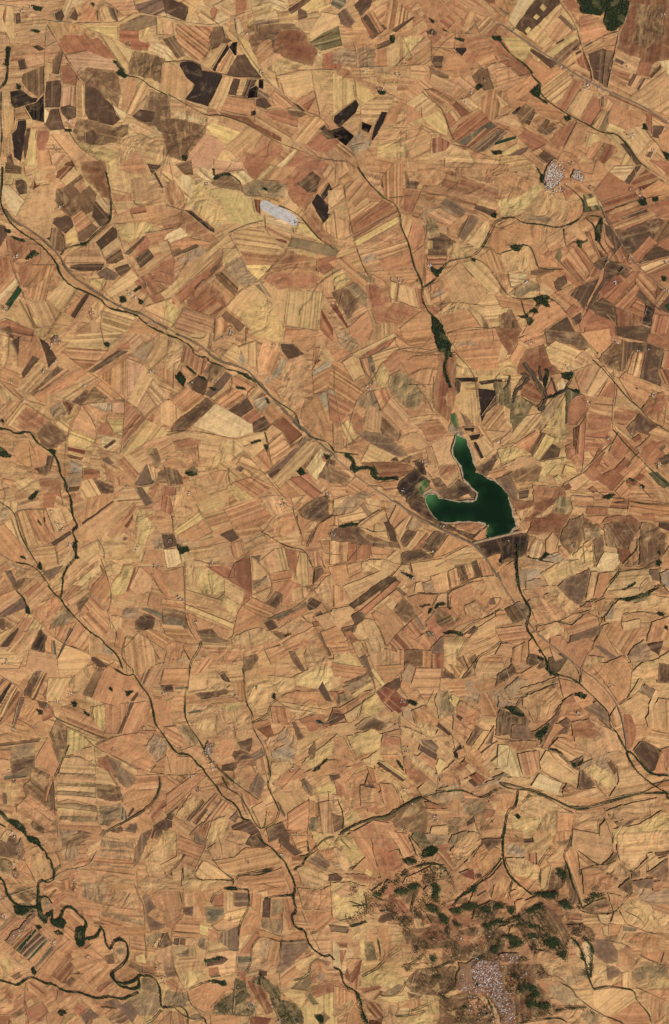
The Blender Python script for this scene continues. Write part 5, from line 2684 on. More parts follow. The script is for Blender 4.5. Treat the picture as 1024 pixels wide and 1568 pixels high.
O 430 900 500 820 620 800 740 790 780 860 740 940 640 980 460 960
g* 700 620 860 560 1024 540 1024 760 860 760 720 780
O 700 620 860 560 1024 540 1024 760 860 760 720 780
e* 730 630 800 600 860 620 820 680 740 660
e* 820 640 900 600 940 640 920 700 860 680
b* 600 940 640 890 660 940 630 970
h* 440 960 540 980 520 1000 450 1000
f* 700 980 800 960 860 1000 900 1080 860 1152 720 1152 700 1060
g* 640 1000 860 960 960 1080 1000 1152 620 1152 650 1100
O 640 1000 860 960 960 1080 1000 1152 620 1152 650 1100
b* 700 1080 750 1070 745 1110 700 1100
d* 830 1000 900 1000 920 1060 860 1090
d* 660 270 760 270 800 340 720 310
d* 830 400 870 300 980 240 1024 160 1024 280 940 390 870 420
h 870 365 930 330 930 345 880 375
d 950 380 1000 280 1024 270 1024 380 980 400
e 320 280 370 290 360 350 290 370 260 350
d* 220 340 300 280 280 350
g* 280 330 330 270 340 270 300 340
g* 740 400 820 370 820 410 760 430
g* 860 440 960 400 1024 420 1024 520 900 540 840 520
O 860 440 960 400 1024 420 1024 520 900 540 840 520
O 190 330 330 280 480 130 640 60 720 240 760 350 640 480 560 560 420 560 200 480
O 380 820 480 740 640 700 720 780 620 800 500 820
O 100 290 190 330 200 480 100 560 60 520
N 365 360 410 320 470 305 540 290 545 305 480 340 430 355 380 365
N 610 370 630 340 645 390 640 410 615 400
N 645 440 670 470 690 500 700 560 710 610 690 590 670 550 680 500 650 470
N 720 480 740 510 760 540 800 560 780 560 750 550 725 510
N 720 470 780 430 840 410 900 420 860 450 800 470 750 480
N 790 370 820 340 880 290 900 270 860 340 820 370
N 910 545 960 530 1024 510 1024 530 980 545 930 575
N 590 740 620 730 630 770 600 770
N 500 680 515 690 510 720 500 710
N 250 345 290 360 280 375 255 365
N 370 290 400 260 400 290 380 300
N 920 480 960 480 950 510 930 505
N 530 540 550 550 540 560
N 670 965 710 970 690 990 660 990
N 960 680 1010 680 1000 730 970 720
N 400 690 430 700 415 720
N 620 860 680 850 690 880 640 890
N 970 430 1000 430 990 450
N 40 915 60 890 85 930 140 960 160 1020 170 1080 200 1130 205 1152 190 1150 165 1090 150 1010 130 970 80 945
N 310 840 320 835 330 845
-v9 0 810 45 830 50 880 70 930 140 960 165 1020 175 1090 205 1150
-v9 1024 140 960 230 880 290 840 340 760 380 730 440
-v6 410 250 460 210 540 185 630 175 680 200 700 240
-v6 870 760 940 720 1000 680
-v7 900 560 1024 520
-v6 620 810 720 770
-v5 280 800 340 740 400 700
-v5 460 790 540 740 560 700
-v5 270 640 290 760 280 810 170 870
-v5 100 560 200 530
-v5 110 430 200 420
-v4 180 340 200 440 190 500
-v5 570 490 600 540
-v6 470 470 480 420 500 340
-v5 280 460 330 460 390 480
-v6 980 950 1000 1020 1024 1080
-v6 930 980 970 1060 980 1120
-v4 90 200 140 170 190 130
-v4 40 20 100 80
-v4 330 100 400 80 410 130
-v5 460 10 480 60 510 130
-v4 460 0 550 110
-v5 90 400 180 430
-v4 30 520 120 500
-v6 100 555 200 525
-v5 960 380 980 300
-v4 850 130 910 40
-v4 470 1080 560 1050 640 1000
-r4 470 920 490 850
-v5 380 1110 460 1110 560 1080
-v5 240 370 310 400
-v4 280 980 370 990 420 950 440 900
P200 780 800 900 760 1000 780 1024 850 1024 1130 990 1060 940 970 820 960 760 930
P760 840 800 900 760 1000 780 1024 850 1024 1130 1000 1060 960 960 860 900
B 800 930 12 40
B 775 630 5 20
B 615 625 3 14
B 765 135 3 14
B 950 600 3 25
B 880 590 3 20
B 870 750 5 24
B 320 460 3 16
B 850 985 4 22
O 420 560 700 560 720 780 560 700 420 680
N 560 420 640 440 660 480 600 470
N 600 300 640 280 650 340 620 380
N 700 470 730 450 720 500 700 520
N 640 480 700 470 700 530 660 520
N 420 150 480 140 510 165 450 185
N 280 340 330 270 345 272 300 345
N 560 80 600 60 640 90 600 130 540 140
N 880 440 930 430 960 470 930 480
N 980 420 1024 400 1024 440
N 820 560 880 570 860 590
N 1000 640 1024 620 1024 700
N 860 760 920 730 910 750 870 780
N 640 980 700 960 720 985 680 1000
N 760 1060 820 1040 800 1080
N 430 820 470 790 480 820
N 860 900 900 890 880 920
T 768 1280
d 20 0 130 0 140 40 30 40
h 135 20 195 10 200 40 140 45
c 140 45 200 40 300 0 310 50 230 150 210 120 150 110
s* 20 60 60 40 130 70 150 140 40 120
e 155 110 215 105 220 180 165 150
b* 20 140 140 140 220 180 240 190 220 270 70 230
k* 50 200 230 190 220 270 100 250
d 70 270 190 290 230 300 220 350 180 360 80 280
d 300 30 340 0 420 0 420 60 340 60
h* 335 30 420 20 410 60 350 60
b 280 150 370 60 380 100 340 165 290 165
d 240 200 280 150 300 180 250 210
b 245 230 285 190 310 185 280 330 245 345
g* 280 330 300 230 330 190 410 180 400 260 380 300 350 370 270 340
g* 400 190 430 270 460 340 480 410 430 420 400 330
d 350 330 380 310 415 330 400 370 350 370
d 380 110 430 70 470 100 480 200 500 330 490 410 460 320 410 180
c 430 70 440 0 670 0 670 90 600 180 500 110
g* 600 190 680 105 708 110 705 160 640 190
d 470 110 550 180 480 200
d* 490 200 560 180 720 260 680 330 500 360 490 240
g 545 315 580 295 585 330 550 335
c* 560 180 700 150 800 220 760 250 640 220
b* 700 0 1024 0 1024 90 900 100 800 210 720 150
b 890 110 930 100 960 140 1024 120 900 210
g 940 100 1024 90 1024 110 950 125
c 810 210 900 130 890 200 870 260 840 240
g* 890 220 1024 130 1024 280 990 280
h* 790 215 840 210 840 250 800 260
g* 720 310 790 250 800 330 780 360 720 320
m* 790 270 930 250 940 320 830 310
d* 640 350 740 360 740 410 680 460 660 400
u* 800 320 1024 320 1024 420 920 420 850 390
e* 930 280 980 270 990 310 960 350 930 330
d 990 290 1024 290 1024 320 990 320
b* 740 420 820 370 900 430 1000 560 900 590 820 540 760 510
b* 860 400 1024 500 1024 560 960 570 900 450
d 920 420 1024 420 1024 500 930 450
g* 500 440 560 400 640 380 670 400 660 470 570 475 520 460
d 560 450 660 420 640 470
b 500 480 590 475 610 540 570 565 500 560
b 590 480 660 480 660 530 620 540
b 665 530 690 460 710 460 750 500 740 540
d 660 540 740 540 720 600 660 610
l 740 550 830 560 820 585 740 580
b 620 560 660 540 660 620 630 610
g* 630 620 710 600 700 650 640 640
d* 720 600 840 580 1000 600 960 700 840 680 740 640
b* 640 650 720 640 760 660 740 700 660 690
d* 700 720 760 670 860 740 800 810 700 800
d 860 710 990 700 960 780 860 740
r 960 790 990 705 1000 710 975 795
d 980 790 1000 700 1024 690 1024 800
m* 560 640 640 620 710 700 700 770 640 780 560 720
m* 640 780 700 800 740 840 640 900 560 920 560 820
b* 550 800 640 780 650 900 560 930
l* 790 830 860 770 1000 780 1024 880 900 880 800 890
k* 800 900 1000 860 1024 940 960 960 820 920
a 490 650 515 640 550 680 550 750 530 860 510 760
b 440 640 480 680 520 840 490 820
d 395 710 450 705 450 740 400 740
e 460 630 500 615 510 640 480 660
b 740 840 770 830 790 900 780 930 740 920
d 660 920 740 880 740 930
l* 380 800 480 800 520 850 440 860
u* 380 860 440 850 450 900 390 920
c* 450 870 520 870 550 930 480 940 440 900
b 440 940 540 930 560 1000 520 1020 460 990
b 560 945 680 930 800 945 820 1000 720 1080 640 1110 560 1040
d 820 1010 900 1080 910 1152 720 1152 640 1110 740 1070
d* 830 950 900 950 1024 1020 1024 1152 930 1152 900 1060
d* 830 930 960 980 1024 1030 1024 940 900 940
d 200 880 230 870 290 910 295 960 260 960 210 910
u* 290 910 400 910 440 950 520 1020 400 1040 300 990
d 290 1020 330 1020 400 1040 320 1060
c* 330 1080 400 1060 530 1060 620 1110 600 1152 440 1152 400 1110
l* 460 1080 540 1060 620 1110 560 1152
d* 170 680 220 690 310 720 320 770 210 760
b* 250 770 330 760 390 820 300 850
c* 320 790 420 780 500 850 420 850 360 820
c* 430 450 480 440 480 465 430 470
g* 260 420 370 420 390 480 340 560 260 560 240 500
e* 260 430 340 410 390 480 300 500
g* 380 460 500 470 500 550 400 560
e 420 480 500 500 500 520 410 510
c 440 510 500 512 500 522 440 522
d* 40 340 100 330 120 370 80 400 50 380
d 80 400 140 390 170 430 120 480 90 460
d 150 400 220 370 230 400 160 450
d* 0 250 60 260 50 340 0 370
d 0 450 40 450 40 490 0 500
d* 0 560 100 520 180 540 140 590 40 600
g* 120 440 260 420 400 540 500 540 580 600 560 640 420 600 380 700 300 680 200 720 100 560
O 120 440 260 420 400 540 500 540 580 600 560 640 420 600 400 760 320 740 300 680 200 720 100 560
c* 200 640 240 620 280 680 220 690
g* 0 790 100 790 240 780 300 860 200 880 280 960 300 1020 400 1060 340 1090 200 1120 90 1152 80 1000 20 880
O 0 790 100 790 240 780 300 860 200 880 280 960 300 1020 400 1060 340 1090 200 1120 90 1152 80 1000 20 880
e* 20 860 80 850 100 900 80 1000 40 940
N 345 390 380 370 420 410 470 410 490 440 440 440 410 450 380 440
N 340 200 400 190 400 250 380 280 350 260
N 490 390 510 370 540 360 560 350 600 355 640 345 620 370 560 395 520 410
N 0 530 60 500 130 485 120 500 60 520 0 550
N 0 670 60 650 140 640 190 650 190 670 120 670 60 700 20 700
N 40 440 80 440 70 480 50 490
N 240 360 330 360 330 385 250 380
N 430 620 480 660 500 720 520 800 530 870 515 850 490 750 480 690
N 500 620 540 640 565 680 550 740 550 850 540 800 550 690 510 650
N 110 750 160 760 150 800 110 790
N 380 1045 440 1040 520 1045 440 1055
N 300 620 340 620 330 660 310 650
N 160 600 230 600 210 620 165 620
N 25 930 45 940 40 970 55 1000 45 1000 25 960
N 545 1065 575 1070 570 1085 550 1082
N 590 1095 615 1090 600 1110
N 995 795 1020 795 1020 810 1000 805
-v10 10 0 10 130 30 210 70 270 120 310 190 365
-v6 70 280 50 350 40 390
-v6 430 0 420 60 375 120 410 190 430 270 460 350 500 450
-v7 430 620 480 680 510 760 530 860 565 935
-v7 510 630 560 680 550 760 545 860
-v6 565 935 650 915 740 935 800 940 820 970 830 1010 900 1080 920 1150
-v5 370 900 430 925 450 970 530 1040 620 1100 680 1120 750 1152
-v6 100 1152 200 1130 350 1110 400 1140
-v7 330 1070 400 1050 520 1045
-v6 200 690 310 710
-v6 180 540 220 580 260 650
-v6 0 540 130 480 250 420
-v5 230 350 280 365 330 360
-v5 470 90 600 190 700 150
-v5 490 200 480 240
-d4 700 240 640 220 600 190
-d4 670 0 680 100
-v5 640 480 720 440 770 370 800 340
-d5 720 450 760 540 820 560 920 600 990 600
-d4 760 460 860 510 880 560
-d5 640 640 760 660 860 740 1024 810
-d4 680 920 740 850 790 820 840 760
-d4 830 930 1024 1020
-v5 490 460 570 480 660 470
-d5 590 490 610 540 660 550
-v4 230 190 250 140 310 60
-v5 240 200 240 320
-v5 40 600 60 540 180 530
-r4 0 520 60 470 220 280
-v4 380 300 400 180
-d4 880 260 890 140
-d4 280 850 360 860 440 950
-v5 90 0 100 10
-v5 70 850 110 880 110 960
P40 0 725 100 725 105 780 0 770
P180 0 870 40 960 80 1040 80 1152 20 1152 0 1060
B 60 960 5 30
B 130 860 6 40
B 205 620 3 20
N 200 360 340 350 350 390 240 390
N 130 470 240 420 250 440 140 490
N 150 540 240 560 260 640 230 600
N 240 590 330 640 320 700 290 680
N 340 640 400 700 390 760 350 740
N 20 560 100 540 180 530 100 550
N 0 620 60 600 160 600 100 640
N 60 850 120 870 110 920 80 890
N 110 900 200 920 240 980 180 1000 120 960
N 160 1010 300 1030 280 1060 160 1050
'''

def lin(c):
    c = np.asarray(c, float) / 255.0
    return np.where(c <= 0.04045, c / 12.92, ((c + 0.055) / 1.055) ** 2.4)

TONE = dict(a=(206,174,122), b=(198,158,106), c=(191,147,100), d=(185,135,91), e=(163,111,77), f=(136,90,62), g=(126,95,66),
            h=(102,77,57), i=(62,49,42), j=(35,30,28), k=(198,165,106), l=(143,118,84), m=(126,99,75), n=(112,101,76), o=(113,100,67),
            p=(190,145,105), q=(42,64,38), r=(122,70,52), s=(165,142,110), u=(162,132,97), X=(192,185,175), w=(50,92,48))
KIND = {}
for k_ in list(TONE):                        # a little more range between pale and dark soils
    if k_ not in 'Xqw':
        l_ = lin(TONE[k_]); r_ = l_ * (l_.mean() / .30) ** .16
        TONE[k_] = tuple(255 * np.where(r_ <= .0031308, r_ * 12.92, 1.055 * r_ ** (1 / 2.4) - .055))
for ks, nm in (('abk', 'stubble_field'), ('cdp', 'harvested_field'), ('efr', 'ploughed_field'), ('ghm', 'dark_soil_field'),
               ('ij', 'burnt_field'), ('lonsu', 'fallow_field'), ('q', 'green_crop_field'), ('X', 'white_settling_pan'), ('w', 'marsh')):
    for c in ks: KIND[c] = nm

def wpt(px, py): return ((px - 512.0) * MPP, (784.0 - py) * MPP)

FIELDS, WOODS, SCRUB, LINES, FARMS, TOWNS = [], [], [], [], [], []
ox = oy = 0
for ln in SURVEY.strip().split('\n'):
    p = ln.split(); k = p[0]
    if k == 'T': ox, oy = int(p[1]), int(p[2]); continue
    v = [float(t) for t in p[1:]]
    if k in 'BV':
        x, y = wpt(ox + v[0] / 4, oy + v[1] / 4)
        if k == 'B': FARMS.append((x, y, int(v[2]), v[3] / 4 * MPP))
        else:
            t = np.linspace(0, 2 * math.pi, 12, endpoint=False)
            TOWNS.append((int(v[4]), np.stack([x + v[2] / 4 * MPP * np.cos(t), y + v[3] / 4 * MPP * np.sin(t)], 1) * 1.0 + rng.normal(0, .11 * (v[2] + v[3]) / 4 * MPP, (12, 2))))
        continue
    v = np.array(v)
    if k[0].islower():                       # outlines that ran to a map sheet's edge run on past it
        hh = 1152 if oy == 1280 else 1024
        for ax, ed in ((0, 1024), (1, hh)):
            q = v[ax::2]; o = v[1 - ax::2]
            sh = 26 + 26 * np.sin(o * .043 + ox * .01 + oy * .013 + 2 * ax)
            v[ax::2] = np.where(q <= 0, -sh * .8, np.where(q >= ed, ed + sh, q))
    P = np.array([wpt(ox + v[i] / 4, oy + v[i + 1] / 4) for i in range(0, len(v), 2)])
    if k == 'N': WOODS.append(P)
    elif k == 'O': SCRUB.append(P)
    elif k[0] == 'P': TOWNS.append((int(k[1:]), P))
    elif k[0] == '-': LINES.append((k[1], float(k[2:]) / 4 * MPP, P))
    else: FIELDS.append((k[0], '*' in k, P))

LAKE_PX = [(699.5,664.5),(704.5,669.5),(712,672),(717,684.5),(722,697),(725.7,709.5),(727,724.5),(737,727),(747,734.5),(757,737),(768,747),
 (775.5,757),(780,768),(784,788),(790,805),(783,813),(780,818),(768,820),(744.5,823),(749.5,803),(744.5,806),(742,800.5),(717,798),(684.5,800.5),
 (669.5,795.5),(657,780.5),(652,768),(652,761),(656,757.5),(667,757),(672,764.5),(687,766),(700,768.5),(722,769),(729.5,766),(732,754.5),(722,747),(709.5,732),
 (707,714.5),(694.5,697),(693,687),(697,677)]
LAKE = np.array([wpt(*p) for p in LAKE_PX])

# ------------------------------------------------------------------ geometry helpers
def inside(P, xs, ys):
    r = np.zeros(len(xs), bool); n = len(P)
    for i in range(n):
        x1, y1 = P[i]; x2, y2 = P[(i + 1) % n]
        if y1 == y2: continue
        c = ((y1 > ys) != (y2 > ys)) & (xs < (x2 - x1) * (ys - y1) / (y2 - y1) + x1)
        r ^= c
    return r
def area(P):
    x, y = P[:, 0], P[:, 1]
    return 0.5 * float(np.sum(x * np.roll(y, -1) - np.roll(x, -1) * y))
def seg_dist(xs, ys, A, B):
    d = B - A; L = float(d @ d) + 1e-9
    t = np.clip(((xs - A[0]) * d[0] + (ys - A[1]) * d[1]) / L, 0, 1)
    return np.hypot(xs - A[0] - t * d[0], ys - A[1] - t * d[1])
def chaikin(P, closed=True, n=1):
    for _ in range(n):
        Q = np.roll(P, -1, 0) if closed else P[1:]
        A = P if closed else P[:-1]
        R = np.empty((2 * len(A), 2)); R[0::2] = A * .75 + Q * .25; R[1::2] = A * .25 + Q * .75
        P = R if closed else np.vstack([P[:1], R, P[-1:]])
    return P
def wobble(P, step, amp, closed=True):
    out = []; n = len(P)
    for i in range(n if closed else n - 1):
        a = P[i]; b = P[(i + 1) % n]; L = float(np.hypot(*(b - a)))
        m = max(1, int(L / step))
        nx = np.array([-(b - a)[1], (b - a)[0]]) / (L + 1e-9)
        for k in range(m):
            q = a + (b - a) * (k / m)
            out.append(q + nx * rng.normal(0, amp) if k else q + rng.normal(0, amp, 2) * .7)
    if not closed: out.append(P[-1])
    return np.array(out)

# ------------------------------------------------------------------ the lie of the land
G = 150.0
X0, Y0, NX, NY = -6600.0, -9300.0, 89, 125
gx = X0 + G * np.arange(NX); gy = Y0 + G * np.arange(NY)
XX, YY = np.meshgrid(gx, gy)                               # [NY, NX]
ZZ = np.zeros_like(XX)
for wl_, am, cnt in ((5200, 24, 3), (2900, 15, 4), (1700, 11, 5), (1050, 8, 6), (640, 4.4, 6)):
    for _ in range(cnt):
        a = rng.uniform(0, 2 * math.pi); ph = rng.uniform(0, 6.28); w = wl_ * rng.uniform(.8, 1.25)
        ZZ += am * np.sin((XX * math.cos(a) + YY * math.sin(a)) * 2 * math.pi / w + ph)
hill = 1 + 0.7 * np.exp(-(((XX - 1500) / 2200) ** 2 + ((YY + 6200) / 1800) ** 2)) + 0.4 * np.exp(-(((XX - 3200) / 1500) ** 2 + ((YY + 1200) / 1500) ** 2))
ZZ *= hill * 0.8
dr = np.full(XX.shape, 1e9)
for k, w, P in LINES:
    if k == 'v' and w >= 11:
        for i in range(len(P) - 1): dr = np.minimum(dr, seg_dist(XX, YY, P[i], P[i + 1]))
ZZ -= 9 * np.exp(-(dr / 170) ** 2)
dl = np.full(XX.shape, 1e9)
for i in range(len(LAKE)): dl = np.minimum(dl, seg_dist(XX, YY, LAKE[i], LAKE[(i + 1) % len(LAKE)]))
ins = inside(LAKE, XX.ravel(), YY.ravel()).reshape(XX.shape); dl[ins] = 0
LAKE_Z = float(np.percentile(ZZ[ins], 20))
w = np.clip((dl - 220) / 500, 0, 1); w = w * w * (3 - 2 * w)
ZZ = LAKE_Z * (1 - w) + ZZ * w
fe = np.minimum(np.minimum(XX - X0, gx[-1] - XX), np.minimum(YY - Y0, gy[-1] - YY))
fe = np.clip(fe / 1200, 0, 1); ZZ *= fe * fe * (3 - 2 * fe)
DZY, DZX = np.gradient(ZZ, G)

def height(x, y):
    x = np.asarray(x, float); y = np.asarray(y, float)
    u = np.clip((x - X0) / G, 0, NX - 1.0001); v = np.clip((y - Y0) / G, 0, NY - 1.0001)
    i = u.astype(int); j = v.astype(int); fu = u - i; fv = v - j
    z00 = ZZ[j, i]; z10 = ZZ[j, i + 1]; z01 = ZZ[j + 1, i]; z11 = ZZ[j + 1, i + 1]
    lo = z00 + (z10 - z00) * fu + (z01 - z00) * fv                     # below the diagonal u + v = 1
    hi = z11 + (z01 - z11) * (1 - fu) + (z10 - z11) * (1 - fv)
    return np.where(fu + fv <= 1, lo, hi)
def normals(x, y):
    u = np.clip((np.asarray(x) - X0) / G, 0, NX - 1.0001); v = np.clip((np.asarray(y) - Y0) / G, 0, NY - 1.0001)
    i = u.astype(int); j = v.astype(int); fu = u - i; fv = v - j
    def bl(A): return (A[j, i] * (1 - fu) + A[j, i + 1] * fu) * (1 - fv) + (A[j + 1, i] * (1 - fu) + A[j + 1, i + 1] * fu) * fv
    n = np.stack([-bl(DZX), -bl(DZY), np.ones(len(u))], 1)
    return n / np.linalg.norm(n, axis=1, keepdims=True)

# ------------------------------------------------------------------ materials
def new_mat(name):
    m = bpy.data.materials.new(name); m.use_nodes = True
    nt = m.node_tree; b = nt.nodes['Principled BSDF']
    b.inputs['Roughness'].default_value = 0.95; b.inputs['Specular IOR Level'].default_value = 0.08
    return m, nt, b
def N(nt, t, **kw):
    n = nt.nodes.new(t)
    for k, v in kw.items(): setattr(n, k, v)
    return n
def sock(nt, a, b): nt.links.new(a, b)
def vmath(nt, op, a, b):
    n = N(nt, 'ShaderNodeVectorMath', operation=op); sock(nt, a, n.inputs[0])
    if isinstance(b, (tuple, list)): n.inputs[1].default_value = b
    else: sock(nt, b, n.inputs[1])
    return n.outputs[0]
def fmath(nt, op, a, b, c=None, clamp=False):
    n = N(nt, 'ShaderNodeMath', operation=op, use_clamp=clamp)
    for i, t in enumerate((a, b, c)):
        if t is None: continue
        if isinstance(t, (int, float)): n.inputs[i].default_value = t
        else: sock(nt, t, n.inputs[i])
    return n.outputs[0]
def mix(nt, f, a, b, blend='MIX'):
    n = N(nt, 'ShaderNodeMix', data_type='RGBA', blend_type=blend)
    for i, t in ((0, f), (6, a), (7, b)):
        if isinstance(t, (int, float)): n.inputs[i].default_value = t
        elif isinstance(t, (tuple, list)): n.inputs[i].default_value = tuple(t) + ((1,) if len(t) == 3 else ())
        else: sock(nt, t, n.inputs[i])
    return n.outputs[2]
def noise(nt, vec, scale, detail=2, rough=.5, dist=0.0):
    n = N(nt, 'ShaderNodeTexNoise'); n.inputs['Scale'].default_value = scale; n.inputs['Detail'].default_value = detail
    n.inputs['Roughness'].default_value = rough; n.inputs['Distortion'].default_value = dist
    sock(nt, vec, n.inputs['Vector']); return n.outputs['Fac']
def attr(nt, name):
    n = N(nt, 'ShaderNodeAttribute'); n.attribute_name = name; return n

def soil_material(name, tone_from_attr=True):
    m, nt, b = new_mat(name)
    pos = N(nt, 'ShaderNodeNewGeometry').outputs['Position']
    tone = attr(nt, 'tone').outputs['Color']; tr = attr(nt, 'trait').outputs['Vector']; rows = attr(nt, 'rows').outputs['Vector']
    sp = N(nt, 'ShaderNodeSeparateXYZ'); sock(nt, tr, sp.inputs[0])
    mot, rst = sp.outputs[0], sp.outputs[1]
    n1 = noise(nt, vmath(nt, 'MULTIPLY', rows, (1/520, 1/19, 1)), 1, 2, .6)
    n2 = noise(nt, vmath(nt, 'MULTIPLY', rows, (1/1500, 1/62, 1)), 1, 2, .55)
    n3 = noise(nt, vmath(nt, 'MULTIPLY', rows, (1/340, 1/125, 1)), 1, 4, .58, 0.8)
    n4 = noise(nt, pos, 1/34, 3, .65)
    n5 = noise(nt, pos, 1/900, 3, .5, .4)
    n6 = noise(nt, vmath(nt, 'ADD', pos, (3000, 800, 0)), 1/120, 3, .6, .6)
    bri = fmath(nt, 'MULTIPLY_ADD', fmath(nt, 'MULTIPLY', fmath(nt, 'SUBTRACT', n1, .5), .62), rst, 1.0)
    bri = fmath(nt, 'MULTIPLY_ADD', fmath(nt, 'MULTIPLY', fmath(nt, 'SUBTRACT', n2, .5), .85), rst, bri)
    bri = fmath(nt, 'MULTIPLY_ADD', fmath(nt, 'SUBTRACT', n4, .5), .62, bri)
    n7 = noise(nt, vmath(nt, 'ADD', pos, (70, 9000, 0)), 1/15, 2, .7)
    bri = fmath(nt, 'MULTIPLY_ADD', fmath(nt, 'SUBTRACT', n6, .5), .55, bri)
    bri = fmath(nt, 'MULTIPLY_ADD', fmath(nt, 'SUBTRACT', n7, .5), .55, bri)
    # strips worked at different times, side by side
    sr = N(nt, 'ShaderNodeSeparateXYZ'); sock(nt, rows, sr.inputs[0])
    wn_ = N(nt, 'ShaderNodeTexWhiteNoise', noise_dimensions='2D'); cb = N(nt, 'ShaderNodeCombineXYZ')
    sock(nt, fmath(nt, 'FLOOR', fmath(nt, 'MULTIPLY_ADD', n5, 2.0, fmath(nt, 'DIVIDE', sr.outputs[1], 27.0)), 0), cb.inputs[0]); sock(nt, fmath(nt, 'FLOOR', sr.outputs[2], 0), cb.inputs[1])
    sock(nt, cb.outputs[0], wn_.inputs['Vector'])
    sel = fmath(nt, 'MULTIPLY', fmath(nt, 'GREATER_THAN', sp.outputs[2], .38), fmath(nt, 'MULTIPLY', rst, .40))
    bri = fmath(nt, 'MULTIPLY_ADD', fmath(nt, 'SUBTRACT', wn_.outputs['Value'], .55), sel, bri)
    sv = wn_.outputs['Value']; smk = fmath(nt, 'MULTIPLY', sel, 2.2, clamp=True)
    sc = N(nt, 'ShaderNodeVectorMath', operation='SCALE'); sock(nt, tone, sc.inputs[0]); sock(nt, bri, sc.inputs['Scale'])
    c = sc.outputs[0]
    c = mix(nt, fmath(nt, 'MULTIPLY', fmath(nt, 'LESS_THAN', sv, .2), fmath(nt, 'MULTIPLY', smk, .6)), c, mix(nt, 1.0, c, (.66, .58, .54), 'MULTIPLY'))
    c = mix(nt, fmath(nt, 'MULTIPLY', fmath(nt, 'GREATER_THAN', sv, .83), fmath(nt, 'MULTIPLY', smk, .5)), c, mix(nt, .6, c, tuple(lin((210,175,122)) * ALB)))
    pale = fmath(nt, 'MULTIPLY', fmath(nt, 'MULTIPLY_ADD', n3, 5.0, -2.6, clamp=True), mot)
    dark = fmath(nt, 'MULTIPLY', fmath(nt, 'MULTIPLY_ADD', n3, -5.0, 2.25, clamp=True), mot)
    c = mix(nt, fmath(nt, 'MULTIPLY', pale, .82), c, tuple(lin((203,167,113)) * ALB))
    c = mix(nt, fmath(nt, 'MULTIPLY', dark, .8), c, tuple(lin((112,92,66)) * ALB))
    # cloudy soil that ignores the field lines
    n8 = noise(nt, vmath(nt, 'MULTIPLY', pos, (1, 1.25, .1)), 1/190, 5, .6, 1.1)
    st8 = fmath(nt, 'MULTIPLY_ADD', mot, .4, .45)
    c = mix(nt, fmath(nt, 'MULTIPLY', fmath(nt, 'MULTIPLY_ADD', n8, 5.0, -2.75, clamp=True), st8), c, mix(nt, .6, c, tuple(lin((206,168,115)) * ALB)))
    c = mix(nt, fmath(nt, 'MULTIPLY', fmath(nt, 'MULTIPLY_ADD', n8, -5.5, 2.55, clamp=True), st8), c, mix(nt, 1.0, c, (.50, .51, .52), 'MULTIPLY'))
    # warm and cool drift of the soil across the district
    c = mix(nt, fmath(nt, 'MULTIPLY_ADD', n5, 3.0, -1.45, clamp=True), c, mix(nt, .5, c, mix(nt, 1.0, c, (1.07, .94, .85), 'MULTIPLY')))
    hn = noise(nt, vmath(nt, 'ADD', pos, (900, 5000, 0)), 1/48, 3, .6)
    hm = fmath(nt, 'MULTIPLY_ADD', hn, 3.2, -1.1, clamp=True)
    c = mix(nt, hm, mix(nt, 1.0, c, (.97, 1.0, .96), 'MULTIPLY'), mix(nt, 1.0, c, (1.06, .95, .98), 'MULTIPLY'))
    # single thorn bushes and stones, a pixel or less
    vo = N(nt, 'ShaderNodeTexVoronoi'); vo.inputs['Scale'].default_value = 1/95; sock(nt, pos, vo.inputs['Vector'])
    spk = fmath(nt, 'LESS_THAN', vo.outputs['Distance'], .055)
    c = mix(nt, fmath(nt, 'MULTIPLY', spk, .45), c, (.07, .06, .035))
    sock(nt, c, b.inputs['Base Color'])
    bp = N(nt, 'ShaderNodeBump'); bp.inputs['Strength'].default_value = .8; bp.inputs['Distance'].default_value = 30.0
    rg = noise(nt, vmath(nt, 'MULTIPLY', pos, (1, 1, .1)), 1/420, 4, .5, 1.0)
    rg = fmath(nt, 'ABSOLUTE', fmath(nt, 'MULTIPLY_ADD', rg, 2.0, -1.0), 0)            # gullied slopes
    hgt = fmath(nt, 'MULTIPLY_ADD', rg, fmath(nt, 'MULTIPLY_ADD', mot, 2.6, .5), fmath(nt, 'MULTIPLY', n6, .25))
    sock(nt, hgt, bp.inputs['Height']); sock(nt, bp.outputs[0], b.inputs['Normal'])
    return m
M_SOIL = soil_material('soil')

def strip_material(name, rgb, rgb2, scale):
    m, nt, b = new_mat(name)
    pos = N(nt, 'ShaderNodeNewGeometry').outputs['Position']
    f = noise(nt, pos, scale, 4, .65)
    f = fmath(nt, 'MULTIPLY_ADD', f, 2.4, -.7, clamp=True)
    sock(nt, mix(nt, f, tuple(lin(rgb) * ALB), tuple(lin(rgb2) * ALB)), b.inputs['Base Color'])
    return m
M_TRACK = strip_material('pale_track', (196,160,116), (150,118,84), 1/60)
M_DITCH = strip_material('ditch_scrub', (92,75,50), (142,110,74), 1/60)
M_MARGIN = strip_material('field_margin', (124,95,66), (172,130,92), 1/70)
M_VERGE = strip_material('rough_verge', (78,72,48), (126,98,66), 1/80)
M_GULLY = strip_material('dark_gully', (58,50,42), (92,74,58), 1/90)
M_STREAM = strip_material('stream_bank', (42,56,34), (82,80,48), 1/110)
M_FLOOR = strip_material('forest_floor', (60,64,40), (104,92,58), 1/60)
M_ROAD = strip_material('worn_asphalt', (108,92,78), (138,114,92), 1/80)
M_EARTH = strip_material('dam_earth', (176,146,112), (128,104,82), 1/40)
M_SHORE = strip_material('pale_shore', (188,164,132), (132,110,84), 1/35)

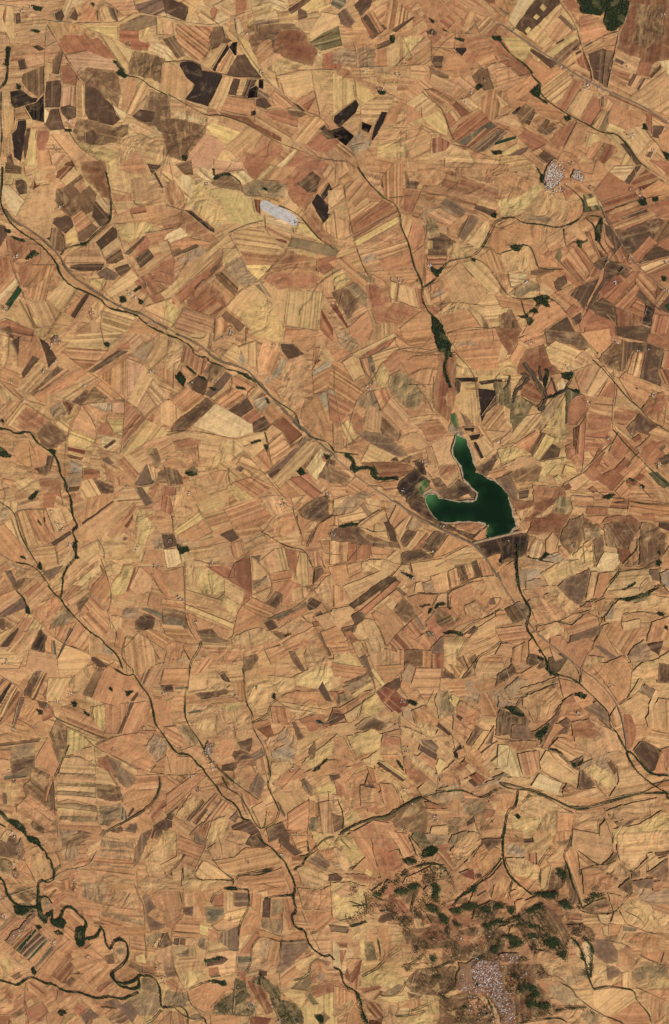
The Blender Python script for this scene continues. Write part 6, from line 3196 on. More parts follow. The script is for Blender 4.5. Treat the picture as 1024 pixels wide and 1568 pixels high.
m_, nt, b = new_mat('reservoir_water'); M_WATER = m_
pos = N(nt, 'ShaderNodeNewGeometry').outputs['Position']
f = fmath(nt, 'MULTIPLY_ADD', noise(nt, pos, 1/420, 3, .5, .5), .5, .75)
sc = N(nt, 'ShaderNodeVectorMath', operation='SCALE'); sock(nt, attr(nt, 'tone').outputs['Color'], sc.inputs[0]); sock(nt, f, sc.inputs['Scale'])
sock(nt, sc.outputs[0], b.inputs['Base Color'])
b.inputs['Roughness'].default_value = .3; b.inputs['Specular IOR Level'].default_value = .15
bp = N(nt, 'ShaderNodeBump'); bp.inputs['Strength'].default_value = .1; bp.inputs['Distance'].default_value = .5
sock(nt, noise(nt, pos, 1/18, 3), bp.inputs['Height']); sock(nt, bp.outputs[0], b.inputs['Normal'])

m_, nt, b = new_mat('tree_leaves'); M_LEAF = m_
tn = attr(nt, 'tone').outputs['Color']
f = noise(nt, N(nt, 'ShaderNodeNewGeometry').outputs['Position'], 1/3.0, 2)
sc = N(nt, 'ShaderNodeVectorMath', operation='SCALE'); sock(nt, tn, sc.inputs[0]); sock(nt, fmath(nt, 'MULTIPLY_ADD', f, .8, .6), sc.inputs['Scale'])
sock(nt, sc.outputs[0], b.inputs['Base Color'])
m_, nt, b = new_mat('building_wall_and_roof'); M_HOUSE = m_
tn = attr(nt, 'tone').outputs['Color']
f = noise(nt, N(nt, 'ShaderNodeNewGeometry').outputs['Position'], 1/4.0, 3)
sc = N(nt, 'ShaderNodeVectorMath', operation='SCALE'); sock(nt, tn, sc.inputs[0]); sock(nt, fmath(nt, 'MULTIPLY_ADD', f, .5, .75), sc.inputs['Scale'])
sock(nt, sc.outputs[0], b.inputs['Base Color']); b.inputs['Roughness'].default_value = .8

# ------------------------------------------------------------------ object helpers
def link(name, me, mat=None, parent=None, **props):
    o = bpy.data.objects.new(name, me); col.objects.link(o)
    if mat is not None: me.materials.append(mat)
    if parent is not None: o.parent = parent
    for k, v in props.items(): o[k] = v
    return o
def cut_polys(polys):
    """polygons (each an Nx2 array) -> verts, faces, owner: cut along the land's facets so that they lie on it exactly"""
    V, F, OW = [], [], []
    for pi, P in enumerate(polys):
        bm = bmesh.new()
        vs_ = [bm.verts.new((p[0], p[1], 0)) for p in P]
        try: bm.faces.new(vs_)
        except ValueError: bm.free(); continue
        bmesh.ops.triangulate(bm, faces=bm.faces[:])
        for nx_, ny_ in ((1, 0), (0, 1), (1, 1)):
            t = P[:, 0] * nx_ + P[:, 1] * ny_; o0 = X0 * nx_ + Y0 * ny_
            a = math.ceil((t.min() - o0) / G + 1e-4); z = math.floor((t.max() - o0) / G - 1e-4)
            for k in range(a, z + 1):
                q = o0 + k * G
                co = (q, 0, 0) if (nx_, ny_) == (1, 0) else (0, q, 0) if (nx_, ny_) == (0, 1) else (q / 2, q / 2, 0)
                bmesh.ops.bisect_plane(bm, geom=bm.verts[:] + bm.edges[:] + bm.faces[:], dist=1e-3, plane_co=co, plane_no=(nx_, ny_, 0))
        base = len(V)
        bm.verts.index_update()
        V.extend((v.co.x, v.co.y) for v in bm.verts)
        for f in bm.faces:
            if f.calc_area() < .05: continue
            ids = [base + v.index for v in f.verts]
            if f.normal.z < 0: ids.reverse()
            F.append(ids); OW.append(pi)
        bm.free()
    return np.array(V).reshape(-1, 2), F, OW
from mathutils.geometry import delaunay_2d_cdt
def soft_cut(P, width):
    """like cut_polys for one outline, with inner points and, for every point, how far inside it lies (0 edge .. 1 core)"""
    mn, mx = P.min(0), P.max(0); st = max(38.0, float((mx - mn).max()) / 9)
    xs, ys = np.meshgrid(np.arange(mn[0] + st / 2, mx[0], st), np.arange(mn[1] + st / 2, mx[1], st))
    xs = xs.ravel() + rng.normal(0, st * .18, xs.size); ys = ys.ravel() + rng.normal(0, st * .18, ys.size)
    m = inside(P, xs, ys); xs, ys = xs[m], ys[m]
    d = np.full(len(xs), 1e9); n = len(P)
    for i in range(n): d = np.minimum(d, seg_dist(xs, ys, P[i], P[(i + 1) % n]))
    m = d > 9; xs, ys, d = xs[m], ys[m], d[m]
    pts = [Vector(p) for p in P] + [Vector((a, b)) for a, b in zip(xs, ys)]
    vo, _, fo, vin, _, _ = delaunay_2d_cdt(pts, [(i, (i + 1) % n) for i in range(n)], [], 1, .01)
    tt = np.r_[np.zeros(n), np.clip(d / width, 0, 1)]
    bm = bmesh.new(); ly = bm.verts.layers.float.new('core')
    bv = []
    for k, v in enumerate(vo):
        q = bm.verts.new((v.x, v.y, 0)); q[ly] = float(tt[vin[k][0]]) if vin[k] else 0.0; bv.append(q)
    for f in fo:
        try: bm.faces.new([bv[i] for i in f])
        except ValueError: pass
    for nx_, ny_ in ((1, 0), (0, 1), (1, 1)):
        t = P[:, 0] * nx_ + P[:, 1] * ny_; o0 = X0 * nx_ + Y0 * ny_
        for k in range(math.ceil((t.min() - o0) / G + 1e-4), math.floor((t.max() - o0) / G - 1e-4) + 1):
            q = o0 + k * G
            co = (q, 0, 0) if (nx_, ny_) == (1, 0) else (0, q, 0) if (nx_, ny_) == (0, 1) else (q / 2, q / 2, 0)
            bmesh.ops.bisect_plane(bm, geom=bm.verts[:] + bm.edges[:] + bm.faces[:], dist=1e-3, plane_co=co, plane_no=(nx_, ny_, 0))
    bm.verts.index_update(); bm.normal_update()
    V = np.array([(v.co.x, v.co.y) for v in bm.verts]).reshape(-1, 2); T = np.array([v[ly] for v in bm.verts])
    F = []
    for f in bm.faces:
        if f.calc_area() < .05: continue
        ids = [v.index for v in f.verts]
        if f.normal.z < 0: ids.reverse()
        F.append(ids)
    bm.free()
    return V, F, T
def draped(name, V, F, dz):
    z = height(V[:, 0], V[:, 1]) + dz
    me = bpy.data.meshes.new(name)
    me.from_pydata(np.column_stack([V, z]).tolist(), [], F)
    me.update()
    return me
def smooth(me, V):
    me.polygons.foreach_set('use_smooth', np.ones(len(me.polygons), bool))
    me.normals_split_custom_set_from_vertices(normals(V[:, 0], V[:, 1]).tolist())
def put_attr(me, name, typ, arr):
    a = me.attributes.new(name, typ, 'POINT')
    a.data.foreach_set('color' if typ == 'FLOAT_COLOR' else 'vector', np.ascontiguousarray(arr, np.float32).ravel())
ONES = 'zero one two three four five six seven eight nine ten eleven twelve thirteen fourteen fifteen sixteen seventeen eighteen nineteen'.split()
TENS = 'zero ten twenty thirty forty fifty sixty seventy eighty ninety'.split()
def num(n):
    n = int(min(99, max(0, round(n))))
    return ONES[n] if n < 20 else TENS[n // 10] + ('-' + ONES[n % 10] if n % 10 else '')
def place_words(x, y):
    px, py = x / MPP + 512, 784 - y / MPP
    return f'{num(px / 10.24)} percent across, {num(py / 15.68)} percent down'

# ------------------------------------------------------------------ ground
vid = np.arange(NX * NY).reshape(NY, NX)
gv = np.column_stack([XX.ravel(), YY.ravel(), ZZ.ravel()])
a, b_, c_, d_ = vid[:-1, :-1].ravel(), vid[:-1, 1:].ravel(), vid[1:, :-1].ravel(), vid[1:, 1:].ravel()
gf = np.concatenate([np.stack([a, b_, c_], 1), np.stack([b_, d_, c_], 1)]).tolist()
R = 70000.0; nb = len(gv)
gv = np.vstack([gv, [(-R, -R, 0), (R, -R, 0), (R, R, 0), (-R, R, 0)]])
c0, c1, c2, c3 = vid[0, 0], vid[0, -1], vid[-1, -1], vid[-1, 0]
gf += [[nb, nb + 1] + vid[0, ::-1].tolist(), [nb + 1, nb + 2] + vid[::-1, -1].tolist(), [nb + 2, nb + 3] + vid[-1, :].tolist(), [nb + 3, nb] + vid[:, 0].tolist()]
gm = bpy.data.meshes.new('ground'); gm.from_pydata(gv.tolist(), [], gf); gm.update()
m_, nt, b = new_mat('open_ground'); M_GROUND = m_
pos = N(nt, 'ShaderNodeNewGeometry').outputs['Position']
vo = N(nt, 'ShaderNodeTexVoronoi'); vo.inputs['Scale'].default_value = 1/330; sock(nt, pos, vo.inputs['Vector'])
rp = N(nt, 'ShaderNodeValToRGB'); sx = N(nt, 'ShaderNodeSeparateColor'); sock(nt, vo.outputs['Color'], sx.inputs[0]); sock(nt, sx.outputs[0], rp.inputs[0])
el = rp.color_ramp.elements
for i, (p_, k_) in enumerate(((0, 'g'), (.25, 'e'), (.5, 'd'), (.75, 'c'), (1, 'b'))):
    e = el[i] if i < 2 else el.new(p_)
    e.position = p_; e.color = tuple(lin(TONE[k_]) * ALB * .86) + (1,)
rp.color_ramp.interpolation = 'CONSTANT'
f4 = noise(nt, pos, 1/40, 4, .65)
sc = N(nt, 'ShaderNodeVectorMath', operation='SCALE'); sock(nt, rp.outputs[0], sc.inputs[0]); sock(nt, fmath(nt, 'MULTIPLY_ADD', f4, .5, .72), sc.inputs['Scale'])
sock(nt, sc.outputs[0], b.inputs['Base Color'])
ground = link('ground', gm, M_GROUND, kind='structure', label='dry rolling farmland seen from far above, cut into many fields')

# ------------------------------------------------------------------ the patchwork of fields
LAYER = 0.14
cent = np.array([P.mean(0) for _, _, P in FIELDS])
def longest_dir(P):
    d = np.roll(P, -1, 0) - P; i = int(np.argmax((d ** 2).sum(1))); return math.atan2(d[i, 1], d[i, 0])
ang = np.array([longest_dir(P) for _, _, P in FIELDS])
bbs = np.array([np.r_[P.min(0), P.max(0)] for _, _, P in FIELDS])
lay = np.ones(len(FIELDS), int)
for i in range(len(FIELDS)):
    bbx = bbs[i]
    hit = (bbs[:i, 0] < bbx[2]) & (bbs[:i, 2] > bbx[0]) & (bbs[:i, 1] < bbx[3]) & (bbs[:i, 3] > bbx[1])
    if hit.any(): lay[i] = lay[:i][hit].max() + 1
TOP = 0.3 + LAYER * (lay.max() + 1)
order_areas = np.array([abs(area(P)) for _, _, P in FIELDS])
kinds = [KIND[k] for k, _, _ in FIELDS]
single = set()
for kn in set(kinds):
    ids = [i for i in range(len(FIELDS)) if kinds[i] == kn]
    ids.sort(key=lambda i: -order_areas[i]); single.update(ids[:300])

def tone_of(code):
    t = lin(TONE[code]) * ALB
    t = t * rng.normal(1, .07) * (1 + rng.normal(0, .018, 3))
    return np.clip(t, .004, .8)
def field_mesh(name, items):
    """items: (polygon, tone, angle, mottle, rows, dz, soft) -> one draped mesh"""
    VV, FF, TO, TRT, RW, DZ = [], [], [], [], [], []
    base = 0
    for P, tn_, an, mo, ro, dz, edge in items:
        if edge is not None: V, F, T = soft_cut(P, edge[1])
        else: V, F, _ = cut_polys([P])
        if len(V) == 0: continue
        FF += [[base + i for i in f] for f in F]; base += len(V)
        VV.append(V); n = len(V)
        tt = np.tile(tn_, (n, 1))
        if edge is not None: tt = edge[0] * (1 - T[:, None]) + tt * T[:, None]
        TO.append(np.column_stack([tt, np.ones(n)])); TRT.append(np.tile((mo, ro, rng.random()), (n, 1)))
        ca, sa = math.cos(an), math.sin(an); sd = rng.uniform(0, 900)
        RW.append(np.stack([V[:, 0] * ca + V[:, 1] * sa, -V[:, 0] * sa + V[:, 1] * ca, np.full(n, sd)], 1))
        DZ.append(np.full(n, dz))
    V = np.vstack(VV)
    me = draped(name, V, FF, np.concatenate(DZ))
    put_attr(me, 'tone', 'FLOAT_COLOR', np.vstack(TO)); put_attr(me, 'trait', 'FLOAT_VECTOR', np.vstack(TRT)); put_attr(me, 'rows', 'FLOAT_VECTOR', np.vstack(RW))
    smooth(me, V)
    return me

# the smaller parcels between: blocks split along the direction of the nearest fields
def clip_half(P, n, d):
    s = P @ n - d; out = []
    for i in range(len(P)):
        j = (i + 1) % len(P)
        if s[i] <= 0: out.append(P[i])
        if (s[i] < 0) != (s[j] < 0): out.append(P[i] + (P[j] - P[i]) * (s[i] / (s[i] - s[j])))
    return np.array(out).reshape(-1, 2)
seeds = []
for j in range(-1, 26):
    for i in range(-1, 17):
        seeds.append(wpt(i * 68 - 20 + rng.uniform(-24, 24), j * 68 - 40 + rng.uniform(-24, 24)))
seeds = np.array(seeds)
light = np.array([k in 'abcdpeku' for k, _, _ in FIELDS])
def near_field(c, pale=False):
    d = ((cent - c) ** 2).sum(1)
    if pale: d = np.where(light, d, 1e12)
    idx = np.argpartition(d, 7)[:7]
    return int(rng.choice(idx))
def block_dir(c):
    d = ((cent - c) ** 2).sum(1); ix = np.argpartition(d, 16)[:16]
    wgt = np.sqrt(order_areas[ix]); return float(np.angle((wgt * np.exp(4j * ang[ix])).sum()) / 4)
fill = []
def split(P, an, target):
    A = abs(area(P))
    if A < target or len(P) < 3:
        if A > 1500: fill.append((P, an))
        return
    t = an + rng.normal(0, .07)
    d = np.array([math.cos(t), math.sin(t)]); nrm = np.array([-d[1], d[0]])
    ed = P @ d; en = P @ nrm
    n = d if (np.ptp(ed) > np.ptp(en) * rng.uniform(1.1, 3.8)) else nrm
    s = P @ n; q = s.min() + np.ptp(s) * rng.uniform(.32, .68)
    for sg in (1, -1):
        Q = clip_half(P, n * sg, q * sg)
        if len(Q) >= 3: split(Q, an, target * rng.uniform(.7, 1.4))
for i, c in enumerate(seeds):
    P = np.array([c + o for o in ((-1300, -1300), (1300, -1300), (1300, 1300), (-1300, 1300))])
    dd = ((seeds - c) ** 2).sum(1)
    for j in np.argsort(dd)[1:16]:
        n = seeds[j] - c; P = clip_half(P, n, float(n @ (seeds[j] + c) / 2))
        if len(P) < 3: break
    if len(P) >= 3:
        lim = np.array([[X0 + 160, Y0 + 160], [gx[-1] - 160, gy[-1] - 160]])
        P = np.clip(P, lim[0], lim[1])
        if abs(area(P)) > 2000: split(P, block_dir(c), rng.uniform(12000, 55000))
CS = 40.0                                    # where the surveyed fields already cover the land no parcel is needed
cov = np.zeros((int((gy[-1] - Y0) / CS) + 1, int((gx[-1] - X0) / CS) + 1), bool)
for _, _, P in FIELDS:
    i0, i1 = int((P[:, 0].min() - X0) / CS), int((P[:, 0].max() - X0) / CS) + 1; j0, j1 = int((P[:, 1].min() - Y0) / CS), int((P[:, 1].max() - Y0) / CS) + 1
    ii, jj = np.meshgrid(np.arange(i0, i1 + 1), np.arange(j0, j1 + 1)); ii, jj = ii.ravel(), jj.ravel()
    m = inside(P, X0 + ii * CS, Y0 + jj * CS); cov[jj[m], ii[m]] = True
def covered(P):
    c = P.mean(0); Q = np.vstack([P, (P + np.roll(P, -1, 0)) / 2, (P + c) / 2, c[None]])
    u, v = (Q[:, 0] - X0) / CS, (Q[:, 1] - Y0) / CS
    return all(cov[np.clip((v + b).astype(int), 0, cov.shape[0] - 1), np.clip((u + a).astype(int), 0, cov.shape[1] - 1)].all() for a in (0, 1) for b in (0, 1))
items = []
for P, an in fill:
    if covered(P): continue
    c = P.mean(0); f = near_field(c, True); k = FIELDS[f][0]
    Q = c + (P - c) * .99
    dd = ((cent - c) ** 2).sum(1); ix = np.argpartition(np.where(light, dd, 1e12), 8)[:8]
    loc = np.mean([lin(TONE[FIELDS[j][0]]) for j in ix], 0) * ALB
    items.append((wobble(Q, 90, 2.5), tone_of(k) * .32 + loc * .68 * rng.normal(1, .045), an, .35 if rng.random() < .5 else .1, rng.uniform(.5, 1.2), .1, None))
link('small_parcel', field_mesh('small_parcel', items), M_SOIL, ground, kind='stuff')

rest = {}
for i, (k, st, P) in enumerate(FIELDS):
    Q = P.copy()
    if k in 'X': Q = wobble(chaikin(Q), 30, 5)
    elif st: Q = wobble(wobble(Q, 160, 13), 40, 6)
    else:
        
        Q = wobble(Q, 60, 3.2)
    soft = None
    if st:
        A_ = abs(area(P)); inr = 2 * A_ / np.hypot(*(np.roll(P, -1, 0) - P).T).sum()
        dd = ((cent - P.mean(0)) ** 2).sum(1); nb8 = np.argsort(dd)[1:9]
        rim = np.mean([lin(TONE[FIELDS[j][0]]) for j in nb8], 0) * ALB
        rk = .3 if k in 'fghijmow' else .5
        soft = (rim * rk + (1 - rk) * lin(TONE[k]) * ALB, min(42.0, inr * .5))
    mo = .9 if st else (.12 if rng.random() < .6 else .3)
    ro = .22 if k in 'ijq' else .4 if k == 'h' else .45 if st else (.15 if k in 'X' else rng.uniform(.5, 1.25))
    it = (Q, tone_of(k), ang[i], 0.0 if k == 'X' else mo * (.35 if k in 'ijqrfmw' else .55 if k in 'h' else .85 if k in 'g' else .6 if k in 'e' else 1), ro, .2 + LAYER * lay[i], soft)
    if i in single:
        o = link(kinds[i], field_mesh(kinds[i], [it]), M_SOIL, ground)
        if k in 'ijqrX':
            nm = {'i': 'dark burnt stubble field', 'j': 'charred black field', 'q': 'dark green irrigated crop field', 'r': 'dark red ploughed field', 'X': 'white settling pan with rough banks'}[k]
            o['label'] = nm + ', ' + place_words(*P.mean(0))
    else: rest.setdefault(kinds[i], []).append(it)
for kn, its in rest.items():
    link(kn, field_mesh(kn, its), M_SOIL, ground, kind='stuff')

# rough margins left between the fields
dark_m, pale_m = [], []
for k, st, P in FIELDS:
    if st or k == 'X': continue
    for i in range(len(P)):
        a_, b2 = P[i], P[(i + 1) % len(P)]; L = float(np.hypot(*(b2 - a_))); r_ = rng.random()
        if L < 70 or r_ > .24: continue
        t = (b2 - a_) / L; nr = np.array([-t[1], t[0]]); w_ = rng.uniform(2.2, 4.6); w2 = rng.uniform(2.2, 4.6)
        (dark_m if r_ < .14 else pale_m).append(np.array([a_ - nr * w_, b2 - nr * w2, b2 + nr * w2, a_ + nr * w_]))
for nm, lst, mt in (('field_margin', dark_m, M_MARGIN), ('field_path', pale_m, M_TRACK)):
    V, F, _ = cut_polys(lst); me = draped(nm, V, F, TOP + .1); smooth(me, V); link(nm, me, mt, ground, kind='stuff')
TOP += .15

# ------------------------------------------------------------------ reservoir and dam
LW = wobble(wobble(LAKE, 70, 8), 20, 3.5)
V, F, T = soft_cut(LW, 45.0)
me = bpy.data.meshes.new('reservoir'); me.from_pydata([(x, y, LAKE_Z + TOP + 1.3) for x, y in V], [], F); me.update()
sh = .1 * (1 - T) ** 2                                    # silty shallows at the inflows
for px_, py_, r_, st_ in ((700, 664, 170, 1.0), (655, 759, 150, .9), (697, 680, 120, .4), (748, 812, 60, .5)):
    qx, qy = wpt(px_, py_); sh = np.maximum(sh, st_ * np.exp(-((V[:, 0] - qx) ** 2 + (V[:, 1] - qy) ** 2) / r_ ** 2))
put_attr(me, 'tone', 'FLOAT_COLOR', np.column_stack([np.outer(1 - sh, lin((8,27,10))) + np.outer(sh, lin((66,106,58))), np.ones(len(V))]))
link('reservoir', me, M_WATER, kind='structure', label='dark green reservoir lake behind the earth dam')
c = chaikin(LAKE); nn = []
for i in range(len(c)):
    t = c[(i + 1) % len(c)] - c[i - 1]; t = t / np.hypot(*t); nn.append((-t[1], t[0]))
sg = 1 if area(c) < 0 else -1
SH = wobble(c + np.array(nn) * sg * rng.uniform(10, 30, (len(c), 1)), 30, 3)
V, F, _ = cut_polys([SH]); me = draped('shoreline', V, F, TOP + .6); smooth(me, V)
link('shoreline', me, M_SHORE, kind='structure', label='pale bare rim around the reservoir water')

def ribbon(P, wd, jit=.25, step=45, sm=1):
    """outline strips (quads) for a polyline"""
    if sm and len(P) > 2: P = chaikin(P, closed=False, n=sm)
    P = wobble(P, step, wd * jit * .4 + 1.0, closed=False)
    t = np.gradient(P, axis=0); t /= (np.hypot(t[:, 0], t[:, 1])[:, None] + 1e-9)
    nr = np.stack([-t[:, 1], t[:, 0]], 1)
    lf = np.clip(1 + .38 * np.sin(np.cumsum(rng.normal(.55, .3, len(P)))) * min(1, jit * 3.5), .4, 1.6)
    wd = (wd * lf)
    wl2 = (wd / 2 * (1 + rng.normal(0, jit, len(P)).clip(-.6, .8)))[:, None]; wr2 = (wd / 2 * (1 + rng.normal(0, jit, len(P)).clip(-.6, .8)))[:, None]
    return P, P + nr * wl2, P - nr * wr2
def ribbon_mesh(name, P, wd, dz, jit=.2, sm=1):
    C, Lf, Rt = ribbon(P, wd, jit, 45, sm)
    V = np.empty((0, 2)); F = []
    polys = [np.array([Rt[i], Rt[i + 1], Lf[i + 1], Lf[i]]) for i in range(len(C) - 1)]
    V, F, _ = cut_polys(polys)
    key = {}; remap = np.empty(len(V), int); out = []
    for i, (x, y) in enumerate(V):
        kk = (round(x, 2), round(y, 2))
        if kk not in key: key[kk] = len(out); out.append((x, y))
        remap[i] = key[kk]
    V = np.array(out); F2 = []
    for f in F:
        g = list(dict.fromkeys(int(remap[i]) for i in f))
        if len(g) > 2: F2.append(g)
    me = draped(name, V, F2, dz); smooth(me, V)
    return me, C
STREAMS = []
SPEC = dict(r=('farm_track', M_TRACK, .5, .25), d=('ditch', M_DITCH, .35, .3), g=('railway_verge', M_VERGE, .2, .3), k=('gully', M_GULLY, .3, .35), h=('road', M_ROAD, .8, .08), v=('stream', M_STREAM, .65, .3))
for k, w_, P in LINES:
    nm, mt, dz, jit = SPEC[k]
    wd = {'r': w_ * .75, 'd': w_ * .62, 'v': w_ * .9, 'g': w_ * .6}.get(k, w_)
    me, C = ribbon_mesh(nm, P, max(wd, 5.5), TOP + dz, jit, 2 if k == 'v' else 1)
    link(nm, me, mt, kind='structure')
    if k == 'v': STREAMS.append((C, wd))

# earth dam: a sloping bank with its crest road
A, B = np.array(wpt(725, 831.5)), np.array(wpt(797.5, 813.5))
d = (B - A) / np.hypot(*(B - A)); nr = np.array([-d[1], d[0]])
prof = [(-19, 0), (-5, 6), (5, 6), (19, 0)]
dm = bpy.data.objects.new('earth_dam', None); col.objects.link(dm); dm.location = (A[0], A[1], LAKE_Z + TOP)
dm['label'] = 'straight pale earth dam holding back the reservoir at its southern end'; dm['category'] = 'dam'
vv, ff = [], []; ns = 24; Ld = float(np.hypot(*(B - A)))
for i in range(ns + 1):
    for o_, h_ in prof:
        q = d * Ld * i / ns + nr * (o_ + rng.normal(0, .8)); vv.append((q[0], q[1], h_))
for i in range(ns):
    for j in range(3): ff.append([i * 4 + j, i * 4 + 4 + j, i * 4 + 5 + j, i * 4 + 1 + j])
me = bpy.data.meshes.new('embankment'); me.from_pydata(vv, [], ff); me.update(); link('embankment', me, M_EARTH, dm)
vv, ff = [], []
for i in range(ns + 1):
    for o_ in (-4, 4):
        q = d * Ld * i / ns + nr * o_; vv.append((q[0], q[1], 6.25))
for i in range(ns): ff.append([i * 2, i * 2 + 2, i * 2 + 3, i * 2 + 1])
me = bpy.data.meshes.new('crest_road'); me.from_pydata(vv, [], ff); me.update(); link('crest_road', me, M_TRACK, dm)

# ------------------------------------------------------------------ trees
def ico():
    t = (1 + 5 ** .5) / 2
    v = np.array([(-1,t,0),(1,t,0),(-1,-t,0),(1,-t,0),(0,-1,t),(0,1,t),(0,-1,-t),(0,1,-t),(t,0,-1),(t,0,1),(-t,0,-1),(-t,0,1)], float)
    v /= np.linalg.norm(v[0])
    f = np.array([(0,11,5),(0,5,1),(0,1,7),(0,7,10),(0,10,11),(1,5,9),(5,11,4),(11,10,2),(10,7,6),(7,1,8),(3,9,4),(3,4,2),(3,2,6),(3,6,8),(3,8,9),(4,9,5),(2,4,11),(6,2,10),(8,6,7),(9,8,1)])
    return v, f
IV, IF = ico()
GREEN = np.array([lin((42,54,34)), lin((34,46,31)), lin((54,62,38)), lin((40,52,33))])
def crowns(name, xs, ys, rad, base_dz, green=1.0, brown=0.0):
    """many small uneven crowns on short trunks, one mass"""
    n = len(xs)
    zs = height(xs, ys) + base_dz
    s = rad * rng.uniform(.7, 1.3, n); hh = s * rng.uniform(.9, 1.6, n)
    jv = IV[None] * (1 + rng.normal(0, .16, (n, 12, 1)))
    rot = rng.uniform(0, 6.28, n); c, sn = np.cos(rot), np.sin(rot)
    vx = (jv[:, :, 0] * c[:, None] - jv[:, :, 1] * sn[:, None]) * s[:, None] + xs[:, None]
    vy = (jv[:, :, 0] * sn[:, None] + jv[:, :, 1] * c[:, None]) * s[:, None] + ys[:, None]
    vz = (jv[:, :, 2] + .9) * hh[:, None] + zs[:, None]
    co = np.stack([vx, vy, vz], 2).reshape(-1, 3)
    fa = (IF[None] + (np.arange(n) * 12)[:, None, None]).reshape(-1, 3)
    me = bpy.data.meshes.new(name)
    me.vertices.add(len(co)); me.vertices.foreach_set('co', co.astype(np.float32).ravel())
    me.loops.add(fa.size); me.loops.foreach_set('vertex_index', fa.astype(np.int32).ravel())
    me.polygons.add(len(fa)); me.polygons.foreach_set('loop_start', (np.arange(len(fa)) * 3).astype(np.int32))
    me.update(calc_edges=True)
    g = GREEN[rng.integers(0, 4, n)] * rng.uniform(.6, 1.45, (n, 1)) * green * .95
    g = g * (1 - brown) + brown * lin((96,84,52)) * rng.uniform(.6, 1.2, (n, 1))
    put_attr(me, 'tone', 'FLOAT_COLOR', np.repeat(np.column_stack([g, np.ones(n)]), 12, 0))
    return me
def fill_poly(P, dens):
    A = abs(area(P)); mn, mx = P.min(0), P.max(0); k = int(dens * (mx - mn).prod()) + 6
    xs = rng.uniform(mn[0], mx[0], k); ys = rng.uniform(mn[1], mx[1], k); m = inside(P, xs, ys)
    return xs[m], ys[m]
def size_word(A): return 'small' if A < 9000 else 'medium sized' if A < 40000 else 'large'
for P in WOODS:
    Q = wobble(wobble(P, 60, 7), 18, 4)
    V, F, _ = cut_polys([Q]); A = abs(area(Q))
    loose = P[:, 0].mean() > -200 and P[:, 1].mean() < -5400
    xs, ys = fill_poly(Q, 1 / 42 if loose else 1 / 70)
    xs = xs + rng.normal(0, 6, len(xs)); ys = ys + rng.normal(0, 6, len(ys))
    if loose:
        xs = xs + rng.normal(0, 18, len(xs)); ys = ys + rng.normal(0, 18, len(ys))
    if A > 6000 or loose:
        den = np.sin(xs / 47 + 1.4 * np.sin(ys / 61)) + np.sin(ys / 39 + 1.2 * np.sin(xs / 71)) + rng.normal(0, .6, len(xs))
        cut_ = -.2 if loose else -.75; xs, ys = xs[den > cut_], ys[den > cut_]
    if len(xs) == 0 or len(V) == 0: continue
    o = link('woodland', crowns('woodland', xs, ys, 5.6, TOP + .8, np.array((1.7, 1.55, 1.3)) if loose else 1.0), M_LEAF, kind='stuff')
    o['label'] = f'{size_word(A)} dark green wood, {place_words(*P.mean(0))}'; o['category'] = 'wood'
    if loose: continue
    me = draped('forest_floor', V, F, TOP + .75); smooth(me, V); link('forest_floor', me, M_FLOOR, kind='structure')
for P in SCRUB:
    xs, ys = fill_poly(P, 1 / 330)
    # bushes gather in clumps
    den = np.sin(xs / 70 + 1.3 * np.sin(ys / 110)) + np.sin(ys / 83 + 1.7 * np.sin(xs / 140)) + rng.normal(0, .6, len(xs))
    m = den > .1
    o = link('scrubland', crowns('scrubland', xs[m], ys[m], 5.5, TOP, 1.15, .3), M_LEAF, kind='stuff')
    o['label'] = f'scattered bushes and orchard trees on rough slopes, {place_words(*P.mean(0))}'; o['category'] = 'scrub'
for C, wd in STREAMS:
    L = np.hypot(*np.diff(C, axis=0).T); n = int(L.sum() * (wd / 95.0) * .9) + 3
    seg = rng.choice(len(L), n, p=L / L.sum()); t = rng.random(n)[:, None]
    p = C[seg] * (1 - t) + C[seg + 1] * t + rng.normal(0, wd * .30, (n, 2))
    den = np.sin(p[:, 0] / 160) + np.sin(p[:, 1] / 130) + rng.normal(0, .7, n)
    if wd < 16: p = p[den > -.5]
    if len(p) < 3: continue
    o = link('riverside_trees', crowns('riverside_trees', p[:, 0], p[:, 1], 4.2 if wd < 16 else 5.2, TOP + .7, 1.0, .3 if wd < 16 else 0), M_LEAF, kind='stuff')
    mid = C[len(C) // 2]
    o['label'] = f"{'thin' if wd < 16 else 'dense'} line of trees along a watercourse, midpoint {place_words(*mid)}"; o['category'] = 'trees'

